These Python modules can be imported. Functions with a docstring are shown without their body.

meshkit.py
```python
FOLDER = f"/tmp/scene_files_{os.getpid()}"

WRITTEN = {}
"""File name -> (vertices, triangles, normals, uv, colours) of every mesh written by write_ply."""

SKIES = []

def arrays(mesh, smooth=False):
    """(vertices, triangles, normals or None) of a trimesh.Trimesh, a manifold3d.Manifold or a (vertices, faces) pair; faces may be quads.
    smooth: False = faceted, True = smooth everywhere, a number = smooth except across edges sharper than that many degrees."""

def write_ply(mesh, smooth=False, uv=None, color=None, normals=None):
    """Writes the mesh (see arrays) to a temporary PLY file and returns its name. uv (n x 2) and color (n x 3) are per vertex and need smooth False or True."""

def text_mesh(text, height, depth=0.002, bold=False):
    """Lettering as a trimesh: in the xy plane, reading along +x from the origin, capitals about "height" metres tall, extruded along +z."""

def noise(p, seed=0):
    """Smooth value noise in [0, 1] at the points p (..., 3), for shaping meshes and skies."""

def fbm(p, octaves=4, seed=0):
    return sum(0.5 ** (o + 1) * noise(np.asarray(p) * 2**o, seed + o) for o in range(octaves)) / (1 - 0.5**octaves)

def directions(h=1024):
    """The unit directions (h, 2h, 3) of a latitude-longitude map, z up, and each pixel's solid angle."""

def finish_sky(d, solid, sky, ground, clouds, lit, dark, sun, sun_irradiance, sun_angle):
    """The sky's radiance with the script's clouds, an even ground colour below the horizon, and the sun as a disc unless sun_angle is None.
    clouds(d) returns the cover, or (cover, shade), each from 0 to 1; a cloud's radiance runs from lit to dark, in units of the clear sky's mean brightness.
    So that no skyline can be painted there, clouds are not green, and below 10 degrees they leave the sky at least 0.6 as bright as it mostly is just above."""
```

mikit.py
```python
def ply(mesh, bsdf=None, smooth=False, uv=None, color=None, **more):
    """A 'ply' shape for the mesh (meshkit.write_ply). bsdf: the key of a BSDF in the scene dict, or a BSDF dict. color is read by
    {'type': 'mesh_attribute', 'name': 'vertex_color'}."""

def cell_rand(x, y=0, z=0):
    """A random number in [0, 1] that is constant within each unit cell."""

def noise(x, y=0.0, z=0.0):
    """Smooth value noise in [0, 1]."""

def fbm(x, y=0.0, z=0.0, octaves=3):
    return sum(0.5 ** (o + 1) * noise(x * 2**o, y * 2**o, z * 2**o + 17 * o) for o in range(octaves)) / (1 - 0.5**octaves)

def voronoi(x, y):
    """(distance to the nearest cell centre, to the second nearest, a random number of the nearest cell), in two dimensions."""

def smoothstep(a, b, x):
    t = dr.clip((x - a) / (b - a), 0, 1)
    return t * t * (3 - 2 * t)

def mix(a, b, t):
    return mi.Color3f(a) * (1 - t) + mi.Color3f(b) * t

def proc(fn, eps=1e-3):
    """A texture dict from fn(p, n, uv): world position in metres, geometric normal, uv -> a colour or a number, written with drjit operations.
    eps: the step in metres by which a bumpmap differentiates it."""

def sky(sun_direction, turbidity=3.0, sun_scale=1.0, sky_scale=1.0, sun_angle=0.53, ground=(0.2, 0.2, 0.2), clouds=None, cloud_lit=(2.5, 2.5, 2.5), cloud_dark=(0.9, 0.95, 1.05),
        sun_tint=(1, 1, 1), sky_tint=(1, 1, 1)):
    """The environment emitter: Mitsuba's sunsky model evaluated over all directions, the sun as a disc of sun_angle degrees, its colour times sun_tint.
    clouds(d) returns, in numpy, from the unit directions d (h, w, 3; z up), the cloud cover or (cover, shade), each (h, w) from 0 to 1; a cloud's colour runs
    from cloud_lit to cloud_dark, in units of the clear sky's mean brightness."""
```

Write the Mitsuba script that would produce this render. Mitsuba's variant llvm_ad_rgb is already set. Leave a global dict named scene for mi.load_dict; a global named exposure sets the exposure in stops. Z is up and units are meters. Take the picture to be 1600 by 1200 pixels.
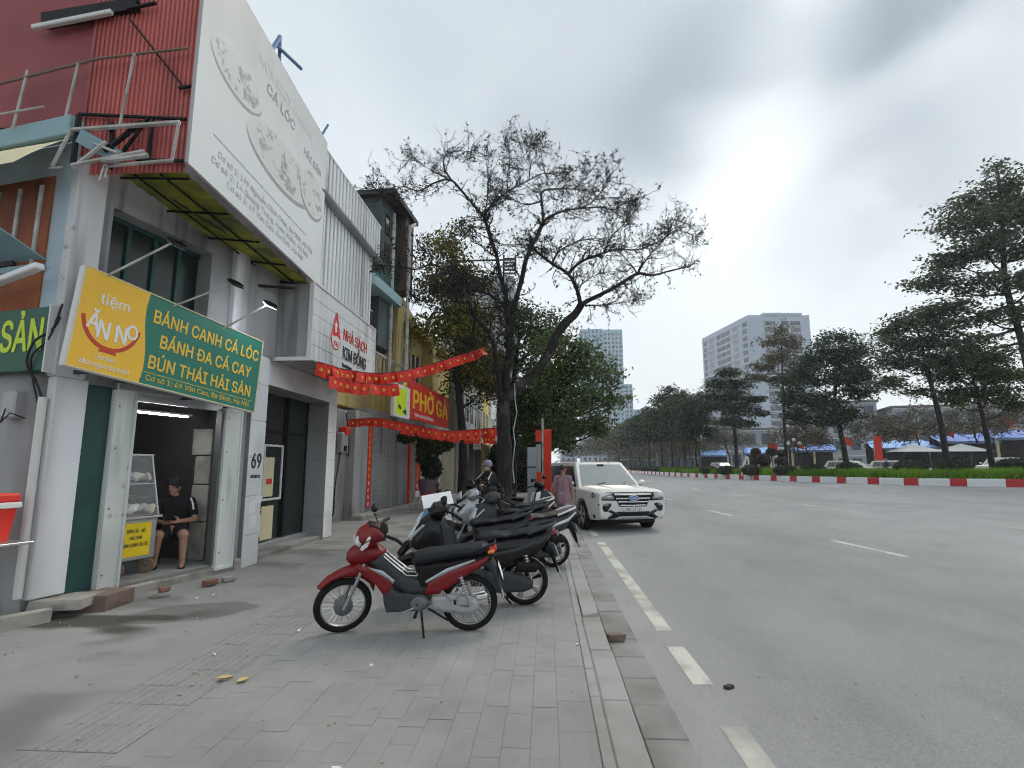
import math, random, numpy as np, trimesh, mitsuba as mi, mikit, meshkit, drjit as dr
import manifold3d as m3
from shapely.geometry import Polygon, Point, LineString
from scipy.spatial import Delaunay
from mikit import noise, fbm, smoothstep, mix, cell_rand, voronoi

T = mi.ScalarTransform4f
PI = math.pi
scene, labels = {}, {}

# ---------------------------------------------------------------- camera, sky, exposure
EYE = np.array([0.0, 0.0, 1.70])
FWD = np.array([-0.06087573, 0.98714626, 0.14777145])
scene['camera'] = {'type': 'perspective', 'fov': 86.52859, 'fov_axis': 'x', 'near_clip': 0.05, 'far_clip': 6000.0,
                   'to_world': T().look_at(origin=EYE.tolist(), target=(EYE + FWD).tolist(), up=[0, 0, 1]),
                   'medium': {'type': 'ref', 'id': 'haze_air'}}
exposure = 2.52


def sky_clouds(d):
    """An even overcast: bright along the horizon, thinner and lighter towards the veiled sun, with a few darker banks drifting over it."""
    el = np.arcsin(np.clip(d[..., 2], 0, 1))
    az = np.arctan2(d[..., 0], d[..., 1])
    w = d / np.maximum(0.25 + d[..., 2:3], 0.05)
    n1 = meshkit.fbm(w * 1.6 + 3.1, 4, 5)
    n2 = meshkit.fbm(w * 3.3 + 9.7, 5, 11)
    base = 0.06 + 0.53 * np.clip((el - 0.06) / 0.52, 0, 1) ** 0.85

    def spot(a, e, sa, se, turn=0.0):
        x, y = az - math.radians(a) + 0.18 * (n1 - 0.5), el - math.radians(e) + 0.30 * (n2 - 0.5) * np.clip(el / 0.4, 0.1, 1)
        c, s = math.cos(turn), math.sin(turn)
        return np.exp(-((x * c + y * s) / math.radians(sa)) ** 2 - ((-x * s + y * c) / math.radians(se)) ** 2)
    shade = base + 0.42 * (n1 - 0.5) * np.clip(el / 0.5, 0.15, 1) + 0.26 * (n2 - 0.5) * np.clip(el / 0.4, 0.1, 1)
    shade -= 0.44 * spot(22.5, 27, 8, 5, 0.75) + 0.24 * spot(27.5, 39.5, 3, 3) + 0.12 * spot(39, 30, 4, 4) + 0.12 * spot(15, 21, 12, 5)
    shade += 0.28 * spot(34.5, 23, 8, 4, 0.3) + 0.26 * spot(16, 36.5, 10, 6, 0.35) + 0.34 * spot(33.5, 34, 7, 5, 0.5) + 0.24 * spot(41, 40, 9, 5, 0.6)
    return np.ones_like(el), np.clip(shade, 0, 1)


scene['sky'] = mikit.sky([0.42, 0.62, 0.95], turbidity=4, sun_scale=0.19, sun_angle=22, clouds=sky_clouds,
                         cloud_lit=(1.88, 2.03, 2.10), cloud_dark=(0.56, 0.67, 0.80), ground=(0.25, 0.25, 0.25), sun_tint=(0.92, 1.0, 1.08))

# ---------------------------------------------------------------- helpers: keys, materials, meshes
_used, PLACE = {}, {}
I4 = np.eye(4)


def numbered(name):
    n = _used.get(name, 0)
    _used[name] = n + 1
    return name if n == 0 else f'{name}_{n:03d}'


def tag(key, label=None, cat=None, group=None, kind=None):
    d = labels.setdefault(key, {})
    for k, v in (('label', label), ('category', cat), ('group', group), ('kind', kind)):
        if v:
            d[k] = v
    return key


def thing(name, label, cat, group=None, M=None):
    key = numbered(name)
    PLACE[key] = I4 if M is None else M
    return tag(key, label, cat, group)


def part(parent, name, mesh, mat, smooth=False, label=None, kind=None, more=None, color=None):
    key = numbered(parent + '__' + name)
    d = mikit.ply(mesh, mat, smooth, color=color)
    M = PLACE.get(parent.split('__')[0], I4)
    if M is not I4:
        d['to_world'] = T(M)
    if more:
        d.update(more)
    scene[key] = d
    if label or kind:
        tag(key, label, kind=kind)
    return key


def solo(name, mesh, mat, smooth=False, label=None, cat=None, group=None, kind=None, M=None, color=None, more=None):
    key = numbered(name)
    d = mikit.ply(mesh, mat, smooth, color=color)
    if M is not None:
        d['to_world'] = T(M)
    if more:
        d.update(more)
    scene[key] = d
    PLACE[key] = I4 if M is None else M
    return tag(key, label, cat, group, kind)


def dup(root, label, M, group=None, swap=None, skip=()):
    """A copy of a thing with copies of its parts, moved to M; swap changes BSDFs by key."""
    name = root.rstrip('0123456789').rstrip('_') if root[-1].isdigit() else root
    r = thing(name, label, labels[root]['category'], group or labels[root].get('group'), M)
    for k in [k for k in scene if k.startswith(root + '__')]:
        tail = k[len(root):]
        if any(s in tail for s in skip):
            continue
        d = {**scene[k], 'to_world': T(M)}
        b = d.get('bsdf', {}).get('id')
        if swap and b in swap:
            d['bsdf'] = {'type': 'ref', 'id': swap[b]}
        scene[r + tail] = d
        if k in labels:
            labels[r + tail] = dict(labels[k])
    return r


def mat4(x=0, y=0, z=0, rz=0, rx=0, ry=0, s=1.0):
    """Turn about x, y, then z (radians), scale, then move."""
    cx, sx, cy, sy, cz, sz = math.cos(rx), math.sin(rx), math.cos(ry), math.sin(ry), math.cos(rz), math.sin(rz)
    Rx = np.array([[1, 0, 0], [0, cx, -sx], [0, sx, cx]])
    Ry = np.array([[cy, 0, sy], [0, 1, 0], [-sy, 0, cy]])
    Rz = np.array([[cz, -sz, 0], [sz, cz, 0], [0, 0, 1]])
    M = np.eye(4)
    M[:3, :3] = Rz @ Ry @ Rx * s
    M[:3, 3] = [x, y, z]
    return M


def tf(mesh, M):
    v, f = vf(mesh)
    return v @ M[:3, :3].T + M[:3, 3], (f if np.linalg.det(M[:3, :3]) > 0 else f[:, ::-1])


def vf(mesh):
    if hasattr(mesh, 'to_mesh'):
        m = mesh.to_mesh()
        return np.array(m.vert_properties[:, :3], float), np.array(m.tri_verts, int)
    if hasattr(mesh, 'vertices'):
        return np.array(mesh.vertices, float), np.array(mesh.faces, int)
    v, f = np.asarray(mesh[0], float), np.asarray(mesh[1], int)
    if len(f) and f.shape[1] == 4:
        f = np.vstack([f[:, [0, 1, 2]], f[:, [0, 2, 3]]])
    return v, f


def cat(*ms):
    vs, fs, n = [], [], 0
    for m in ms:
        v, f = vf(m)
        vs.append(v)
        fs.append(f + n)
        n += len(v)
    return np.vstack(vs), np.vstack(fs)


def bx(x0, x1, y0, y1, z0, z1, c=0.0):
    """A box; c chamfers its twelve edges."""
    x0, x1, y0, y1, z0, z1 = min(x0, x1), max(x0, x1), min(y0, y1), max(y0, y1), min(z0, z1), max(z0, z1)
    if c <= 0:
        v = np.array([[x, y, z] for x in (x0, x1) for y in (y0, y1) for z in (z0, z1)], float)
        f = np.array([[0, 1, 3], [0, 3, 2], [4, 6, 7], [4, 7, 5], [0, 4, 5], [0, 5, 1], [2, 3, 7], [2, 7, 6], [0, 2, 6], [0, 6, 4], [1, 5, 7], [1, 7, 3]])
        return v, f
    c = min(c, (x1 - x0) * .45, (y1 - y0) * .45, (z1 - z0) * .45)
    pts = []
    for x, sx in ((x0, 1), (x1, -1)):
        for y, sy in ((y0, 1), (y1, -1)):
            for z, sz in ((z0, 1), (z1, -1)):
                pts += [(x, y + sy * c, z + sz * c), (x + sx * c, y, z + sz * c), (x + sx * c, y + sy * c, z)]
    return hullp(pts)


def hullp(pts):
    return vf(m3.Manifold.hull_points(np.asarray(pts, float)))


def sph(c, r, n=12):
    m = m3.Manifold.sphere(1.0, n)
    rr = np.broadcast_to(r, 3)
    return m.scale([float(a) for a in rr]).translate([float(a) for a in c])


def hull(*balls, n=12):
    """Hull of spheres given as (x, y, z, r)."""
    return m3.Manifold.batch_hull([sph(b[:3], b[3], n) for b in balls])


def tube(pts, r, n=8, caps=True, closed=False):
    p = np.asarray(pts, float)
    k = len(p)
    r = np.broadcast_to(np.asarray(r, float), k)
    t = np.gradient(p, axis=0) if k > 2 else np.repeat(p[1:] - p[:1], 2, 0)
    if closed:
        t = np.roll(p, -1, 0) - np.roll(p, 1, 0)
    t /= np.linalg.norm(t, axis=1, keepdims=True) + 1e-12
    a = np.array([0, 0, 1.0]) if abs(t[0, 2]) < .9 else np.array([1.0, 0, 0])
    V = []
    for i in range(k):
        a = a - t[i] * (a @ t[i])
        a /= np.linalg.norm(a) + 1e-12
        b = np.cross(t[i], a)
        th = np.arange(n) * 2 * PI / n
        V.append(p[i] + r[i] * (np.cos(th)[:, None] * a + np.sin(th)[:, None] * b))
    V = np.vstack(V)
    F = []
    for i in range(k if closed else k - 1):
        j = (i + 1) % k
        for q in range(n):
            s = (q + 1) % n
            F += [[i * n + q, i * n + s, j * n + s], [i * n + q, j * n + s, j * n + q]]
    if caps and not closed:
        V = np.vstack([V, p[:1], p[-1:]])
        for q in range(n):
            s = (q + 1) % n
            F += [[len(V) - 2, s, q], [len(V) - 1, (k - 1) * n + q, (k - 1) * n + s]]
    return V, np.array(F)


def catmull(pts, k=5):
    p = np.asarray(pts, float)
    if len(p) < 3:
        return np.vstack([p[0] + (p[-1] - p[0]) * t for t in np.linspace(0, 1, k + 1)])
    q = np.vstack([2 * p[0] - p[1], p, 2 * p[-1] - p[-2]])
    out = []
    for i in range(1, len(q) - 2):
        for t in np.arange(k) / k:
            out.append(.5 * ((2 * q[i]) + (-q[i - 1] + q[i + 1]) * t + (2 * q[i - 1] - 5 * q[i] + 4 * q[i + 1] - q[i + 2]) * t * t + (-q[i - 1] + 3 * q[i] - 3 * q[i + 1] + q[i + 2]) * t ** 3))
    return np.vstack(out + [p[-1]])


def lathe(prof, n=24, axis='z', closed=False):
    """Revolves (radius, along) points about an axis; closed joins the last to the first."""
    prof = np.asarray(prof, float)
    k = len(prof)
    th = np.arange(n) * 2 * PI / n
    V = np.array([[r * math.cos(t), r * math.sin(t), h] for r, h in prof for t in th])
    F = []
    for i in range(k if closed else k - 1):
        j = (i + 1) % k
        for q in range(n):
            s = (q + 1) % n
            F += [[i * n + q, i * n + s, j * n + s], [i * n + q, j * n + s, j * n + q]]
    if axis == 'y':
        V = V[:, [1, 2, 0]]
    elif axis == 'x':
        V = V[:, [2, 0, 1]]
    return V, np.array(F)


def prism(poly, a, b, plane='xy'):
    """Extrudes a polygon from a to b. plane xy: along z, xz: along y, yz: along x."""
    g = poly if isinstance(poly, Polygon) else Polygon(poly)
    m = trimesh.creation.extrude_polygon(g, abs(b - a), engine='earcut')
    v, f = np.array(m.vertices), np.array(m.faces)
    v[:, 2] += min(a, b)
    if plane == 'xz':
        v, f = v[:, [0, 2, 1]], f[:, ::-1]
    elif plane == 'yz':
        v = v[:, [2, 0, 1]]
    return v, f


def inflate(poly, hw, r, h=0.02, e=0.0, y0=0.0):
    """A puffed panel: polygon in x-z, half-width hw in y reached at r from its outline, e at the outline."""
    g = Polygon(poly)
    n = max(12, int(g.exterior.length / h))
    ring = np.array([g.exterior.interpolate(i / n, normalized=True).coords[0] for i in range(n)])
    x0, z0, x1, z1 = g.bounds
    X, Z = np.meshgrid(np.arange(x0, x1, h), np.arange(z0, z1, h))
    q = np.c_[X.ravel(), Z.ravel()]
    q[:, 0] += (np.round((q[:, 1] - z0) / h).astype(int) % 2) * h * .5
    ins = g.buffer(-h * .5)
    import shapely
    q = q[shapely.contains_xy(ins, q[:, 0], q[:, 1])]
    p = np.vstack([ring, q])
    tri = Delaunay(p).simplices
    c = p[tri].mean(1)
    tri = tri[shapely.contains_xy(g, c[:, 0], c[:, 1])]
    a, b, cc = p[tri[:, 0]], p[tri[:, 1]], p[tri[:, 2]]
    area = (b[:, 0] - a[:, 0]) * (cc[:, 1] - a[:, 1]) - (b[:, 1] - a[:, 1]) * (cc[:, 0] - a[:, 0])
    tri = tri[np.abs(area) > 1e-9]
    area = area[np.abs(area) > 1e-9]
    tri = np.where(area[:, None] < 0, tri, tri[:, ::-1])
    d = shapely.distance(g.exterior, shapely.points(p))
    y = e + (hw - e) * np.sqrt(np.clip(1 - (1 - np.minimum(d / r, 1)) ** 2, 0, 1))
    y[:n] = e
    N = len(p)
    V = np.vstack([np.c_[p[:, 0], y0 + y, p[:, 1]], np.c_[p[:, 0], y0 - y, p[:, 1]]])
    F = [tri, tri[:, ::-1] + N]
    if e > 0:
        i = np.arange(n)
        j = (i + 1) % n
        ccw = g.exterior.is_ccw
        s = np.vstack([np.c_[i, j, j + N], np.c_[i, j + N, i + N]])
        F.append(s if ccw else s[:, ::-1])
    F = np.vstack(F)
    if e > 0:
        return V, F
    # weld the shared outline
    m = np.arange(2 * N)
    m[N:N + n] = np.arange(n)
    return V, m[F]


def text(s, h, depth=0.004, bold=False, width=None):
    m = meshkit.text_mesh(s, h, depth, bold)
    v = np.array(m.vertices)
    if width:
        v[:, 0] *= width / (v[:, 0].max() - v[:, 0].min())
        v[:, 0] -= v[:, 0].min()
    return v, np.array(m.faces)


def face_x(m, x, y, z, into=1):
    """Puts lettering (xy plane) on a wall that faces +x: text runs towards +y, up is +z."""
    v, f = vf(m)
    return np.c_[x + v[:, 2], y + v[:, 0], z + v[:, 1]], f


def face_ny(m, x, y, z):
    """Lettering on a wall that faces -y: runs towards +x."""
    v, f = vf(m)
    return np.c_[x + v[:, 0], y - v[:, 2], z + v[:, 1]], f


def quads(c, a, b):
    """Two-triangle quads with centres c and half-edges a, b, all (n, 3)."""
    n = len(c)
    V = np.stack([c - a - b, c + a - b, c + a + b, c - a + b], 1).reshape(-1, 3)
    i = np.arange(n)[:, None] * 4
    return V, np.vstack([i + [[0, 1, 2]], i + [[0, 2, 3]]])


def corrugated(y0, y1, z0, z1, x, pitch, amp, plane='yz', flat=0.5):
    """A ribbed sheet: trapezoid ribs running in z, along y, facing +x (plane yz), or along x facing -y (plane xz)."""
    n = int((y1 - y0) / pitch)
    ys, xs = [], []
    for i in range(n):
        a = y0 + i * pitch
        for u, w in ((0, 0), (flat, 0), (flat + .1, 1), (.9, 1)):
            ys.append(a + u * pitch)
            xs.append(w * amp)
    ys, xs = np.array(ys), np.array(xs)
    k = len(ys)
    f = []
    for i in range(k - 1):
        f += [[i, i + 1, i + 1 + k], [i, i + 1 + k, i + k]]
    f = np.array(f)
    if plane == 'yz':
        return np.vstack([np.c_[x + xs, ys, np.full(k, z0)], np.c_[x + xs, ys, np.full(k, z1)]]), f
    return np.vstack([np.c_[ys, x - xs, np.full(k, z0)], np.c_[ys, x - xs, np.full(k, z1)]]), f


# ---------------------------------------------------------------- materials
def rgb(c):
    return {'type': 'rgb', 'value': [float(a) for a in c]}


def mat(key, c, rough=0.6, metal=0.0, spec=0.5, coat=0.0, **k):
    scene[key] = {'type': 'twosided', 'b': {'type': 'principled', 'base_color': rgb(c) if not isinstance(c, dict) else c, 'roughness': rough if not isinstance(rough, dict) else rough,
                                          'metallic': metal, 'specular': spec, 'clearcoat': coat, 'clearcoat_gloss': 0.9, **k}}
    return key


def bumped(key, c, fn, scale, rough=0.8, eps=2e-3, spec=0.3):
    scene[key] = {'type': 'twosided', 'b': {'type': 'bumpmap', 't': mikit.proc(fn, eps), 'scale': scale,
                                          'b': {'type': 'principled', 'base_color': c if isinstance(c, dict) else rgb(c), 'roughness': rough, 'specular': spec}}}
    return key


def worn(key, c1, c2, s=1.5, rough=0.75, streak=1.0, spot=0.0, c3=(0.12, 0.11, 0.1), **k):
    """Paint or plaster with soft uneven dirt; streak > 1 draws it out vertically; spot adds small dark scabs."""
    def fn(p, n, uv):
        a = fbm(p.x * s, p.y * s, p.z * s / streak, 4)
        c = mix(c1, c2, smoothstep(0.35, 0.75, a))
        if streak >= 3:
            c = c * (1 - .42 * smoothstep(.52, .74, fbm(p.x * 6.5, p.y * 6.5, p.z * .33, 3)) * smoothstep(.3, .6, fbm(p.x * 1.1, p.y * 1.1, p.z * .8 + 3, 2)))
        if spot:
            b = fbm(p.x * 13, p.y * 13, p.z * 9, 3)
            c = mix(c, c3, smoothstep(0.70, 0.78, b) * smoothstep(.5, .62, fbm(p.x * 2, p.y * 2, p.z * 1.5 + 5, 2)) * spot)
        return c
    return mat(key, mikit.proc(fn), rough, **k)


def asphalt_fn(p, n, uv):
    g = noise(p.x * 120, p.y * 120, 1.0)
    big = fbm(p.x * .35, p.y * .16, 2.0, 4)
    patch = fbm(p.x * 1.7, p.y * 1.1, 5.0, 3)
    lane = smoothstep(0.3, 0.7, noise(p.x * 1.1, p.y * .03, 7.0))
    a = 0.24 + 0.07 * (big - .5) + 0.05 * (patch - .5) + 0.07 * (g - .5) + 0.016 * lane
    oil = smoothstep(.62, .80, fbm(p.x * 2.2, p.y * 1.2, 15.0, 3))
    a = a * (1 - .07 * oil)
    dust = smoothstep(2.2, .9, p.x + .5 * (patch - .5)) * .035
    return mi.Color3f(a * .985 + dust, a * .99 + dust * .95, a * 1.0 + dust * .82)


def concrete_fn(p, n, uv):
    big = fbm(p.x * .6, p.y * .6, 3.0, 4)
    med = fbm(p.x * 3.1, p.y * 2.3, 1.0, 3)
    g = noise(p.x * 160, p.y * 160, 0.5)
    a = 0.228 + 0.085 * (big - .5) + 0.05 * (med - .5) + 0.05 * (g - .5)
    stain = smoothstep(0.52, 0.72, fbm(p.x * .9 + 4, p.y * 1.6, 8.0, 3)) * smoothstep(-2.4, -3.2, p.x)
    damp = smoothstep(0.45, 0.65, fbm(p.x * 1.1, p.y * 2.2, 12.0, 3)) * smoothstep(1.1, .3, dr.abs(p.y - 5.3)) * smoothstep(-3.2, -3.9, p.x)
    c = mi.Color3f(a * 1.0, a * .995, a * .965)
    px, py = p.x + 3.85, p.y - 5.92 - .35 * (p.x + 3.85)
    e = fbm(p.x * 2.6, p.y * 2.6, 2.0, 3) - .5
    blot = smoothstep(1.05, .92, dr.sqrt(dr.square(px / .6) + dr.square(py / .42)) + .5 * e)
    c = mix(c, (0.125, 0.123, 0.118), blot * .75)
    c = mix(c, (0.10, 0.098, 0.092), stain * .55)
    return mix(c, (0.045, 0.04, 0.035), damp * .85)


def paver_fn(p, n, uv):
    big = fbm(p.x * .8, p.y * .6, 3.0, 4)
    med = fbm(p.x * 4.1, p.y * 3.3, 1.0, 3)
    g = noise(p.x * 170, p.y * 170, 0.5)
    q = dr.floor((p.x + 2.34) / .16)
    r = cell_rand(q, dr.floor((p.y - .02) / .21 + 60 - (.5 * q - dr.floor(.5 * q))), 3)
    a = 0.232 + 0.09 * (big - .5) + 0.06 * (med - .5) + 0.05 * (g - .5) + 0.014 * (r - .5)
    oil = smoothstep(.58, .80, fbm(p.x * 1.3 + 2, p.y * 1.3, 6.0, 4))
    return mix(mi.Color3f(a * 1.0, a * .995, a * .965), (0.14, 0.138, 0.13), oil * .35)


mat('m_asphalt', mikit.proc(asphalt_fn), 0.85, spec=0.25)
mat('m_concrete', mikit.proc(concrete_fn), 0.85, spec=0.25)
mat('m_paver', mikit.proc(paver_fn), 0.8, spec=0.3)
worn('m_kerb', (0.30, 0.30, 0.29), (0.22, 0.215, 0.20), 2.2, 0.85)
worn('m_gutter', (0.25, 0.25, 0.24), (0.17, 0.165, 0.155), 2.0, 0.85)
worn('m_paint_road', (0.50, 0.50, 0.45), (0.30, 0.30, 0.27), 3.0, 0.8)
worn('m_plaster', (0.74, 0.75, 0.77), (0.44, 0.44, 0.45), 1.5, 0.85, 6.0, 0.5)
worn('m_plaster_grey', (0.34, 0.34, 0.345), (0.17, 0.17, 0.17), 1.3, 0.85, 3.5, 0.3)
worn('m_plaster_blue', (0.46, 0.58, 0.66), (0.33, 0.40, 0.46), 1.6, 0.85, 2.5, 0.4)
worn('m_orange_wall', (0.33, 0.10, 0.035), (0.17, 0.05, 0.025), 1.8, 0.8, 3.0)
worn('m_red_sheet', (0.52, 0.125, 0.11), (0.33, 0.075, 0.07), 1.6, 0.5, 4.0)
worn('m_red_flat', (0.29, 0.055, 0.06), (0.20, 0.04, 0.045), 1.0, 0.6, 2.0)
worn('m_green_col', (0.010, 0.062, 0.055), (0.008, 0.045, 0.042), 3.0, 0.5)
worn('m_white_panel', (0.68, 0.72, 0.69), (0.50, 0.52, 0.49), 1.2, 0.45, 4.0, 0.55, c3=(0.25, 0.2, 0.14))
worn('m_tile_white', (0.76, 0.78, 0.78), (0.60, 0.61, 0.61), 1.5, 0.35, 2.0)
worn('m_tile_grey', (0.30, 0.305, 0.31), (0.22, 0.225, 0.23), 1.5, 0.4, 2.0)
worn('m_rib_white', (0.74, 0.77, 0.78), (0.56, 0.57, 0.58), 0.9, 0.45, 6.0)
worn('m_rusty', (0.16, 0.13, 0.11), (0.25, 0.16, 0.10), 6.0, 0.75)
worn('m_pole_pale', (0.45, 0.45, 0.43), (0.27, 0.25, 0.22), 5.0, 0.55)
worn('m_awning_green', (0.34, 0.35, 0.04), (0.12, 0.12, 0.03), 2.6, 0.55)
worn('m_yellow_wall', (0.62, 0.50, 0.20), (0.42, 0.34, 0.15), 0.8, 0.85, 3.0)
worn('m_dark_blue_wall', (0.075, 0.105, 0.12), (0.04, 0.055, 0.06), 0.7, 0.8, 3.0)
worn('m_shutter', (0.28, 0.28, 0.285), (0.19, 0.19, 0.19), 1.0, 0.5, 4.0)
worn('m_shutter_beige', (0.27, 0.25, 0.20), (0.19, 0.175, 0.14), 1.0, 0.5, 4.0)
worn('m_marble', (0.66, 0.64, 0.57), (0.36, 0.34, 0.29), 3.0, 0.3)
worn('m_brick', (0.24, 0.12, 0.085), (0.14, 0.08, 0.06), 8.0, 0.9)
worn('m_stone', (0.33, 0.31, 0.28), (0.20, 0.185, 0.165), 4.0, 0.9)
worn('m_tower_pale', (0.42, 0.50, 0.60), (0.37, 0.44, 0.54), .05, 0.6)
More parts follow.
